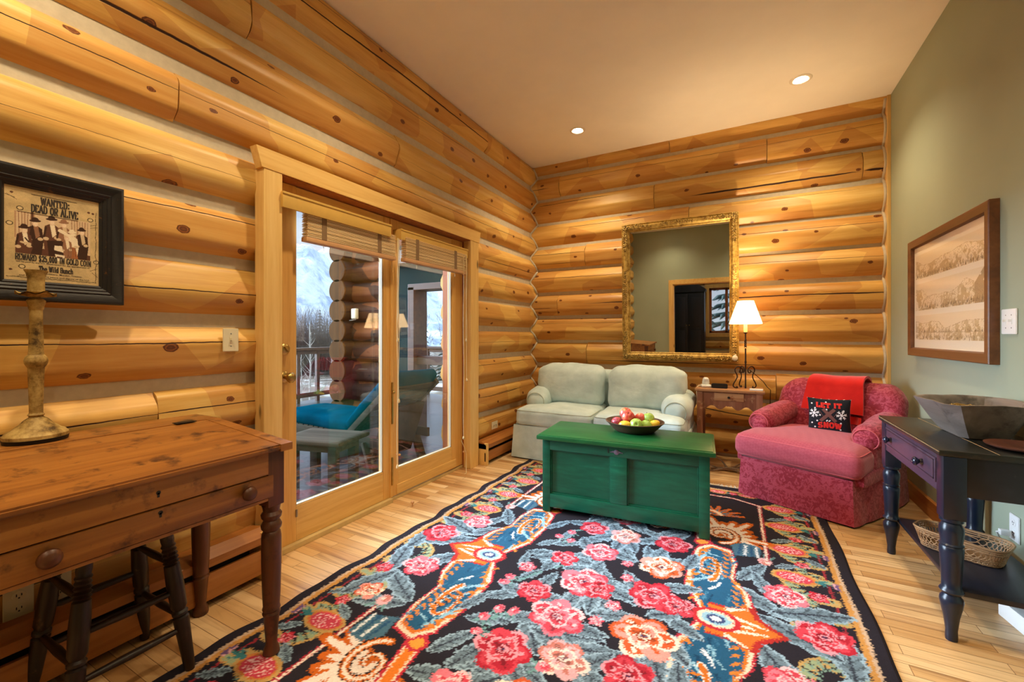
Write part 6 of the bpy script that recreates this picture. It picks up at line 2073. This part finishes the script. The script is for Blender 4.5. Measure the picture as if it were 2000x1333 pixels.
# gnarled branch on the floor
M_root = wood('grey_driftwood', (84, 66, 52), (120, 98, 80), (148, 128, 108), 0, .8, 20, .5)
q = MB(); rng = random.Random(12)
for k in range(9):
    p = Vector((rng.uniform(-.12, .12), rng.uniform(-.05, .05), .02)); d_ = Vector((math.cos(k * .9 + .4), .35 * math.sin(k * 1.7), .22)); pts = [p]
    for j in range(7):
        d_ = (d_ + Vector((rng.uniform(-.5, .5), rng.uniform(-.4, .4), rng.uniform(-.25, .2)))).normalized()
        n_p = pts[-1] + d_ * .045; n_p.z = max(.012, n_p.z); pts.append(n_p)
    q.tube(pts, [.011 - .0011 * j for j in range(8)], 6)
o = q.build('driftwood_branch', M_root, None, 60, (-.14, 4.22, 0), weld=False)
o.scale = (.75, .75, .8)
tag(o, 'gnarled grey branch on the floor between green chest and pink armchair', 'branch')

# ---------------------------------------------------------------- gilt mirror
M_gilt = NT('worn_gilt', .38, .5)
o_ = M_gilt.obj()
g = M_gilt.noise(o_, 26, 6, .7)
M_gilt.col(M_gilt.ramp(g, [(.32, lin(96, 70, 32)), (.42, lin(170, 134, 64)), (.56, lin(206, 172, 92)), (.78, lin(228, 202, 134))]))
M_gilt.set(Metallic=.3, Roughness=M_gilt.ramp(g, [(.3, (.65,) * 3), (.7, (.32,) * 3)]))
M_gilt.bump(g, .5, .004)
M_gilt = M_gilt.m
M_gilto = NT('dark_gilt_ornament', .45, .5)
g = M_gilto.noise(M_gilto.obj(), 60, 4, .7)
M_gilto.col(M_gilto.ramp(g, [(.36, lin(66, 46, 22)), (.48, lin(160, 126, 60)), (.66, lin(222, 194, 120))]))
M_gilto.set(Metallic=.3); M_gilto = M_gilto.m
M_mirror = NT('old_silvered_mirror', .02, .5)
o_ = M_mirror.obj()
sp = M_mirror.bw(M_mirror.noise(o_, 16, 5, .75), .73, .78)
M_mirror.col(M_mirror.mix(sp, (.80, .81, .80, 1), (.10, .09, .07, 1)))
M_mirror.set(Metallic=1.0, Roughness=M_mirror.math('ADD', .012, M_mirror.math('MULTIPLY', sp, .5)))
M_mirror = M_mirror.m
MW, MH = 1.105, 1.432
mr = thing('wall_mirror', 'large mirror in a worn gilt frame leaning from the log wall', 'mirror', (-.56, 4.632, .942))
mr.rotation_euler = (R_(1.75), 0, R_(.0))
FW = .082
def frame_profile(w, d):
    """(distance in from the outer edge, height toward the viewer)"""
    return [(0, -.02), (0, d * .55), (.006, d * .72), (.016, d * .60), (.022, d * .80), (w * .42, d), (w * .62, d * .92), (w * .76, d * .62), (w * .86, d * .42), (w * .93, d * .50), (w, d * .36), (w, -.004)]
def picture_frame(mb, W_, H_, prof, plane=lambda x, z, y: Vector((x, y, z))):
    """four mitred mouldings; x, z in the picture plane, y toward the viewer is negative"""
    cor = [(-W_ / 2, 0, 1, 1), (W_ / 2, 0, -1, 1), (W_ / 2, H_, -1, -1), (-W_ / 2, H_, 1, -1)]
    rings = [[mb.bm.verts.new(plane(cx + sx * i, cz + sz * i, -h)) for (i, h) in prof] for (cx, cz, sx, sz) in cor]
    n = len(prof)
    for k in range(4):
        A, B = rings[k], rings[(k + 1) % 4]
        for j in range(n):
            mb.bm.faces.new((A[j], A[(j + 1) % n], B[(j + 1) % n], B[j]))
for k in range(4):
    pass
mb = MB(); picture_frame(mb, MW, MH, frame_profile(FW, .05)); mb.build('gilt_frame', M_gilt, mr, 30)
gl = MB().span((-MW / 2 + FW - .006, -.006, FW - .006), (MW / 2 - FW + .006, -.001, MH - FW + .006)).build('mirror_glass', M_mirror, mr, None)
def ornament(mb, cx, cz, L, horiz, seed):
    rng = random.Random(seed)
    n = int(L / .022)
    for i in range(n + 1):
        t = -1 + 2 * i / max(1, n)
        w = .020 * (1 - .55 * abs(t))
        for sg in (-1, 1):
            a = t * L / 2; b = sg * w * (.55 + .4 * rng.random())
            x, z = (cx + a, cz + b) if horiz else (cx + b, cz + a)
            rot = Matrix.Rotation(sg * (.6 + rng.uniform(-.3, .3)) * (1 if t > 0 else -1), 3, 'Y')
            mb.ball((x, -.047, z), .0075 + .003 * rng.random(), 1, (1.6, .7, .75) if horiz else (.75, .7, 1.6), rot)
        r0 = .010
        if i % 2 == 0:
            x, z = (cx + t * L / 2, cz) if horiz else (cx, cz + t * L / 2)
            mb.tube([(x + r0 * (1 - q / 8) * math.cos(q), -.051, z + r0 * (1 - q / 8) * math.sin(q)) for q in np.linspace(0, 6, 14)], .0025, 5)
h_ = FW * .46
for (cx, cz, L, hz, s_) in ((0, MH - h_, .30, True, 1), (0, h_, .30, True, 2), (-MW / 2 + h_, MH * .5, .40, False, 3), (MW / 2 - h_, MH * .5, .40, False, 4),
      (-MW / 2 + .15, MH - h_, .24, True, 5), (MW / 2 - .15, MH - h_, .24, True, 6), (-MW / 2 + .15, h_, .24, True, 7), (MW / 2 - .15, h_, .24, True, 8),
      (-MW / 2 + h_, MH - .17, .22, False, 9), (-MW / 2 + h_, .17, .24, False, 10), (MW / 2 - h_, MH - .17, .22, False, 11), (MW / 2 - h_, .17, .24, False, 12)):
    mb = MB(); ornament(mb, cx, cz, L, hz, s_); mb.build('carved_ornament', M_gilto, mr, 60, weld=False)
for sx in (-1, 1):
    for cz in (h_, MH - h_):
        mb = MB()
        for k in range(8):
            a = k * PI / 4
            mb.ball((sx * (MW / 2 - h_) + .022 * math.cos(a), -.047, cz + .022 * math.sin(a)), .012, 1, (1, .7, 1))
        mb.ball((sx * (MW / 2 - h_), -.05, cz), .012, 1)
        mb.build('corner_rosette', M_gilto, mr, 60, weld=False)
M_gesso = plain('chipped_white_gesso', (232, 226, 214), .8, var=.04, scale=60)
q = MB(); q.ball((MW / 2 - .034, -.050, .040), .026, 2, (1, .5, 1.15)); q.ball((MW / 2 - .03, -.048, .066), .012, 1)
q.build('chipped_corner', M_gesso, mr, 60)

# ---------------------------------------------------------------- framed drawing on the green wall
ART_Y0, ART_Y1, ART_Z0, ART_Z1 = 2.955, 4.10, 1.055, 1.87
AW, AH = ART_Y1 - ART_Y0, ART_Z1 - ART_Z0
ar = thing('framed_drawing', 'brown framed drawing of three pale landscape strips on the green wall', 'picture', (1.112, (ART_Y0 + ART_Y1) / 2, ART_Z0))
ar.rotation_euler = (0, 0, R_(-90))
M_oak = wood('brown_oak_frame', (84, 50, 24), (108, 66, 34), (126, 82, 46), 0, .4, 24, .4, bump=.08)
mb = MB(); picture_frame(mb, AW, AH, [(0, -.007), (0, .030), (.004, .034), (.050, .030), (.054, .022), (.058, .012), (.058, -.007)]); mb.build('frame', M_oak, ar, 30)
pa = Paint(-AW / 2 + .05, .05, AW / 2 - .05, AH - .05, .0022, (232, 216, 190), 8, .0012)
def strip(z0, z1, seed, lake=False):
    w0, w1 = -AW / 2 + .085, AW / 2 - .085
    sl = pa.win(w0, z0, w1, z1)
    X, Z = pa.X[sl], pa.Y[sl]
    ins = (X > w0) & (X < w1) & (Z > z0) & (Z < z1)
    t = (Z - z0) / (z1 - z0)
    col = np.zeros(X.shape + (3,)); col[:] = (226, 204, 170)
    ridge = .66 + .50 * (vn(X, X * 0, 4, seed) - .5) + .22 * (vn(X, X * 0, 11, seed + 1) - .5)
    m = t < ridge
    sh = vn(X + Z * .8, Z * .6, 16, seed + 3) * .5 + vn(X - Z * .5, Z, 60, seed + 4) * .5
    col[m & (sh > .56)] = np.array((200, 174, 134))
    far = t < ridge - .16 - .1 * vn(X, X * 0, 9, seed + 9)
    col[far & (sh > .5)] = np.array((192, 164, 122))
    if seed == 4:
        tree = (X > w1 - .12) & (t < .95 - 4 * (w1 - .03 - X)) & (sh > .3)
        col[tree] = (170, 142, 106)
    pa.A[sl][ins] = col[ins] / 255
    rg = random.Random(seed)
    xs = np.linspace(w0, w1, 200)
    one = np.zeros_like(xs)
    rid = z0 + (z1 - z0) * (.66 + .50 * (vn(xs, one, 4, seed) - .5) + .22 * (vn(xs, one, 11, seed + 1) - .5))
    for k in range(199):
        if rg.random() < .75: pa.line([(xs[k], rid[k]), (xs[k + 1], rid[k + 1])], .0026, (166, 136, 98))
    for k in range(520):
        i = rg.randrange(200); x = xs[i]; z = z0 + (rid[i] - z0) * rg.uniform(.12, .97)
        l = rg.uniform(.008, .026); d = -.9 if rg.random() < .6 else .7
        if x + l < w1: pa.line([(x, z), (x + l, z + d * l * .7)], .0022, rg.choice([(176, 148, 108), (156, 128, 92), (190, 162, 122)]), .001)
    for k in range(170):
        x = rg.uniform(w0 + .01, w1 - .01); h = rg.uniform(.006, .026) * (1.5 if rg.random() < .2 else 1)
        b0 = z0 + (z1 - z0) * (.30 if lake and rg.random() < .5 else rg.uniform(0, .12))
        pa.line([(x, b0), (x, b0 + h)], .0048, rg.choice([(128, 102, 70), (146, 120, 86), (112, 90, 62)]), .001)
    if lake: pa.line([(w0, z0 + (z1 - z0) * .30), (w1, z0 + (z1 - z0) * .30)], .0026, (168, 142, 106))
strip(.535, .70, 1); strip(.315, .50, 4); strip(.115, .28, 7, True)
Px = np.stack([pa.X, np.full(pa.X.shape, -.0105), pa.Y], -1)
M_art = paint_mat('drawing_under_glass', .55, .04, 260, 0, 1.0)
grid_mesh('drawing', Px, pa.A, M_art, ar)
MB().span((-AW / 2 + .02, -.009, .02), (AW / 2 - .02, .005, AH - .02)).build('backing', M_whitep, ar, None)

# ---------------------------------------------------------------- wanted poster
PY0, PY1, PZ0, PZ1 = .384, .762, 1.318, 1.776
PW, PHh = PY1 - PY0, PZ1 - PZ0
po = thing('framed_poster', 'sepia wanted poster in a distressed black frame on the log wall', 'picture', (-2.172, (PY0 + PY1) / 2, PZ0))
po.rotation_euler = (0, 0, R_(90))
M_pfr = NT('distressed_black_frame', .42, .4)
o_ = M_pfr.obj()
e_ = M_pfr.bw(M_pfr.noise(o_, 40, 5, .7), .63, .70)
M_pfr.col(M_pfr.mix(e_, lin(34, 30, 30), lin(96, 58, 34)))
M_pfr.bump(M_pfr.noise(M_pfr.map(o_, (1, 1, 6)), 50, 3), .2, .003)
M_pfr = M_pfr.m
FWp = .070
prof = [(0, -.01), (0, .024), (.003, .030), (.010, .032), (.016, .030), (.036, .020), (.040, .023), (.044, .020), (.048, .017), (.051, .019), (.055, .015), (.060, .012), (.063, .014), (.067, .010), (FWp, .007), (FWp, -.01)]
mb = MB(); picture_frame(mb, PW, PHh, prof); mb.build('frame', M_pfr, po, 30)
SW, SH = PW - 2 * FWp, PHh - 2 * FWp
pp = Paint(-SW / 2 - .004, FWp - .004, SW / 2 + .004, PHh - FWp + .004, .00095, (206, 178, 130), 5, .00015)
SEP = [(62, 36, 26), (98, 60, 44), (150, 106, 80), (212, 184, 150), (238, 220, 192)]
st_ = vn(pp.X, pp.Y, 40, 3) * .12 + vn(pp.X, pp.Y, 160, 5) * .06
pp.A *= (1.05 - st_)[..., None]
PX = lambda f: -SW / 2 + f * SW          # 0..1 across the sheet
PZ = lambda f: FWp + f * SH              # 0..1 up the sheet
# torn edge lines and nail rings
for (fx, fz) in ((.15, .775), (.05, .60), (.90, .775), (.97, .28), (.17, .15)):
    pp.ell(PX(fx), PZ(fz), .0085, .0075, (64, 48, 30)); pp.ell(PX(fx), PZ(fz), .006, .0052, (214, 188, 142))
for (fx, fz) in ((.07, .93), (.06, .11), (.88, .86), (.93, .855)):
    pp.ell(PX(fx), PZ(fz), .004, .0035, (90, 54, 40))
edge = [(PX(.965 + .012 * n1(k * .7, 2)), PZ(.97 - .94 * k / 40)) for k in range(41)]
pp.line(edge[4:], .0018, (58, 42, 26))
edge = [(PX(.02 + .94 * k / 40), PZ(.035 + .01 * n1(k * .8, 6))) for k in range(41)]
pp.line(edge, .002, (58, 42, 26))
for (a, b, c, d_) in ((.0, .90, .10, .88), (.02, .905, .12, .862), (.88, .70, .97, .73), (.90, .68, .99, .70), (.90, .17, .98, .20), (.92, .15, .99, .10)):
    pp.line([(PX(a), PZ(b)), (PX(c), PZ(d_))], .0014, (70, 52, 34))
PQ = lambda f: PZ(.29 + (f - .245) * 1.11)
# group photograph: curtains, then seated and standing figures in hats
bx0, bx1, bz0, bz1 = .105, .90, .245, .655
pp.poly([(PX(bx0), PQ(bz0)), (PX(bx1), PQ(bz0)), (PX(bx1), PQ(bz1)), (PX(bx0), PQ(bz1))], SEP[3])
for k in range(26):
    f = bx0 + (bx1 - bx0) * k / 26
    if .30 < f < .68: continue
    pp.line([(PX(f), PQ(bz1 - .01)), (PX(f + .01 * math.sin(k)), PQ(.40))], .0018 if k % 3 else .004, SEP[2] if k % 3 else (182, 142, 110))
pp.line([(PX(.27), PQ(.655)), (PX(.28), PQ(.45))], .006, SEP[1])
pp.poly([(PX(bx0), PQ(bz0)), (PX(bx1), PQ(bz0)), (PX(bx1), PQ(.30)), (PX(bx0), PQ(.32))], SEP[1])
def figure(fx, fz, s, coat, shirt, hat=True, skirt_=None, hatc=None):
    x, z = PX(fx), PQ(fz)
    w = .0145 * s
    base = PQ(bz0 + .005)
    pp.poly([(x - w * 1.1, z - .016 * s), (x - w * .4, z - .008 * s), (x + w * .4, z - .008 * s), (x + w * 1.1, z - .016 * s), (x + w * 1.35, z - .055 * s), (x + w * 1.0, base), (x - w * 1.0, base), (x - w * 1.35, z - .055 * s)], coat)
    if skirt_: pp.poly([(x - w * .7, z - .052 * s), (x + w * .7, z - .052 * s), (x + w * 1.25, base), (x - w * 1.25, base)], skirt_)
    pp.poly([(x - w * .3, z - .008 * s), (x + w * .45, z - .008 * s), (x + w * .75, z - .04 * s), (x + w * .1, z - .05 * s)], shirt)
    pp.ell(x - w * .9, z - .056 * s, .0065 * s, .0055 * s, SEP[3]); pp.ell(x + w * .8, z - .05 * s, .0065 * s, .0055 * s, SEP[3])
    pp.line([(x - w * .9, z - .02 * s), (x - w * 1.2, z - .05 * s)], .005 * s, SEP[0] if coat != SEP[0] else SEP[1])
    pp.ell(x, z, .0078 * s, .0110 * s, (222, 190, 160)); pp.ell(x + .0014, z - .002, .0048 * s, .007 * s, (236, 210, 184))
    if hat:
        pp.ell(x, z + .0085 * s, .0135 * s, .0042 * s, hatc or SEP[0], .12); pp.ell(x, z + .0125 * s, .0082 * s, .0075 * s, hatc or SEP[0])
figure(.30, .555, 1.05, SEP[0], SEP[2]); figure(.47, .595, 1.1, SEP[1], SEP[4]); figure(.60, .585, 1.0, SEP[2], SEP[3], True, None, SEP[2])
figure(.80, .535, .95, SEP[0], SEP[3]); figure(.19, .475, 1.05, SEP[1], SEP[4])
figure(.69, .50, .9, SEP[4], SEP[4], True, (168, 104, 62), SEP[4]); figure(.63, .45, .8, SEP[2], SEP[4], False)
pp.line([(PX(.56), PQ(.52)), (PX(.66), PQ(.48)), (PX(.72), PQ(.50))], .012, SEP[4], .006)
pp.poly([(PX(.42), PQ(.40)), (PX(.58), PQ(.42)), (PX(.60), PQ(.25)), (PX(.44), PQ(.25))], SEP[0])
pp.poly([(PX(.50), PQ(.36)), (PX(.58), PQ(.365)), (PX(.595), PQ(.30)), (PX(.495), PQ(.315))], SEP[4])
for k in range(5): pp.line([(PX(.655 + .018 * k), PQ(.36)), (PX(.645 + .022 * k), PQ(.255))], .0012, SEP[1])
pp.line([(PX(.20), PQ(.40)), (PX(.33), PQ(.27))], .004, SEP[0]); pp.line([(PX(.24), PQ(.345)), (PX(.16), PQ(.355))], .010, SEP[3], .006)
pp.poly([(PX(.505), PQ(.275)), (PX(.61), PQ(.27)), (PX(.60), PQ(.205)), (PX(.52), PQ(.21))], SEP[4])
pp.line([(PX(.535), PQ(.245)), (PX(.575), PQ(.243))], .006, SEP[1])
pp.A = np.clip(pp.A * (1 + .035 * pp.rng.standard_normal(pp.X.shape))[..., None], 0, 1)
Px = np.stack([pp.X, np.full(pp.X.shape, -.0065), pp.Y], -1)
M_poster = paint_mat('sepia_print', .6, .012, 300, 0, .25)
grid_mesh('printed_sheet', Px, pp.A, M_poster, po)
MB().span((-PW / 2 + .03, -.005, .03), (PW / 2 - .03, .012, PHh - .03)).build('backing', M_slot, po, None)
M_ink = plain('dark_brown_ink', (46, 34, 26), .7, var=0)
def ink(text, f0, f1, fz, h, th, gap=.3, drop=0.0):
    mb = MB()
    L = (f1 - f0) * SW
    quads_to(mb, strokes(text, h, L, th, gap), lambda x, y: Vector((PX(f0) + x, -.0071, PZ(fz) + y + drop * x)))
    return mb
mb = ink('WANTED:', .36, .66, .852, .0245, .0038)
mb.build('heading', M_ink, po, None, weld=False)
ink('DEAD OR ALIVE', .26, .755, .757, .0255, .0038, .26).build('heading', M_ink, po, None, weld=False)
ink('REWARD $25,000 IN GOLD COIN', .105, .905, .222, .0200, .0028, .22).build('heading', M_ink, po, None, weld=False)
ink('The Wild Bunch', .34, .70, .115, .0185, .0027, .2).build('heading', M_ink, po, None, weld=False)
mb = MB()
for (a, b, z) in ((.26, .745, .945), (.12, .76, .738)):
    mb.span((PX(a), -.0073, PZ(z)), (PX(b), -.0068, PZ(z) + .0012))
mb.build('rule', M_ink, po, None)
def small(text, f0, f1, fz, size):
    c = bpy.data.curves.new('small_print', 'FONT'); c.body = text; c.size = size; c.offset = .00008; c.extrude = 0
    o = bpy.data.objects.new('small_print', c); C.objects.link(o)
    dg = bpy.context.evaluated_depsgraph_get()
    me = bpy.data.meshes.new_from_object(o.evaluated_get(dg))
    bpy.data.objects.remove(o); bpy.data.curves.remove(c)
    xs = [v.co.x for v in me.vertices]; k = (f1 - f0) * SW / (max(xs) - min(xs))
    for v in me.vertices: v.co = Vector((PX(f0) + (v.co.x - min(xs)) * k, -.0071, PZ(fz) + v.co.y))
    me.materials.append(M_ink); me.name = 'small_print'
    link(bpy.data.objects.new('small_print', me), po)
small('will be paid by the U.S. Government for the apprehension of', .11, .89, .196, .0075)
small('Wanted for Robbery, Murder, Treason', .22, .80, .084, .0072)
small('and acts against the peace and dignity of the U.S.', .14, .89, .050, .0072)

# ---------------------------------------------------------------- armoire seen in the mirror
M_arm = wood('blue_black_armoire', (18, 22, 34), (28, 34, 50), (40, 48, 68), 2, .4, 12, .5)
am = thing('armoire', 'tall dark armoire with an arched top in the next room, seen in the mirror', 'armoire', (-1.22, -3.25, 0))
AWd = .80
MB().span((-AWd / 2, -.26, .06), (AWd / 2, .24, 1.88), .006).build('carcass', M_arm, am, 30)
poly = [(-AWd / 2 - .03, 1.88)] + [(x * (AWd / 2 + .03), 1.94 + .19 * math.cos(x * PI / 2) ** .8) for x in np.linspace(-1, 1, 25)] + [(AWd / 2 + .03, 1.88)]
MB().prism(poly, .5, axis_mat((0, .27, 0), (0, -1, 0), (1, 0, 0))).build('arched_top', M_arm, am, 30)
for s_ in (-1, 1):
    dd = MB(); dd.span((s_ * .01 if s_ > 0 else -AWd / 2 + .03, .24, .16), (AWd / 2 - .03 if s_ > 0 else -.01, .262, 1.84), .004)
    do = dd.build('door', M_arm, am, 30)
    a, b = (.06, AWd / 2 - .08) if s_ > 0 else (-AWd / 2 + .08, -.06)
    MB().span((a, .258, .95), (b, .272, 1.74), .008).span((a, .258, .24), (b, .272, .86), .008).build('raised_panel', M_arm, do, 30)
    MB().ball((s_ * .035, .275, 1.0), .014).build('knob', M_brass, do, 60)
MB().span((-AWd / 2 - .02, -.27, .0), (AWd / 2 + .02, .27, .10), .006).build('plinth', M_arm, am, 30)
downlight_far = thing('ceiling_light', 'lit recessed ceiling light in the next room beyond the doorway', 'ceiling light', (-.7, -2.2, ZC), 0, None)
MB().lathe([(.052, -.002), (.056, -.006), (.072, -.006), (.078, -.001), (.078, .0), (.05, .0)], 32).build('trim_ring', M_trimw, downlight_far, 40)
MB().lathe([(.053, -.0015), (.03, -.004), (0, -.005)], 32).build('lens', M_lens, downlight_far, 60)
d = bpy.data.lights.new('downlight', 'SPOT'); d.energy = 26; d.color = (1.0, .81, .52); d.spot_size = R_(128); d.spot_blend = .75; d.shadow_soft_size = .035
o = bpy.data.objects.new('downlight', d); C.objects.link(o); o.parent = downlight_far; o.location = (0, 0, -.03)

# every thing of the setting without a kind of its own is left as it is; tidy the unused origin
for o in list(bpy.data.objects):
    if o.type == 'EMPTY' and not o.children:
        bpy.data.objects.remove(o)
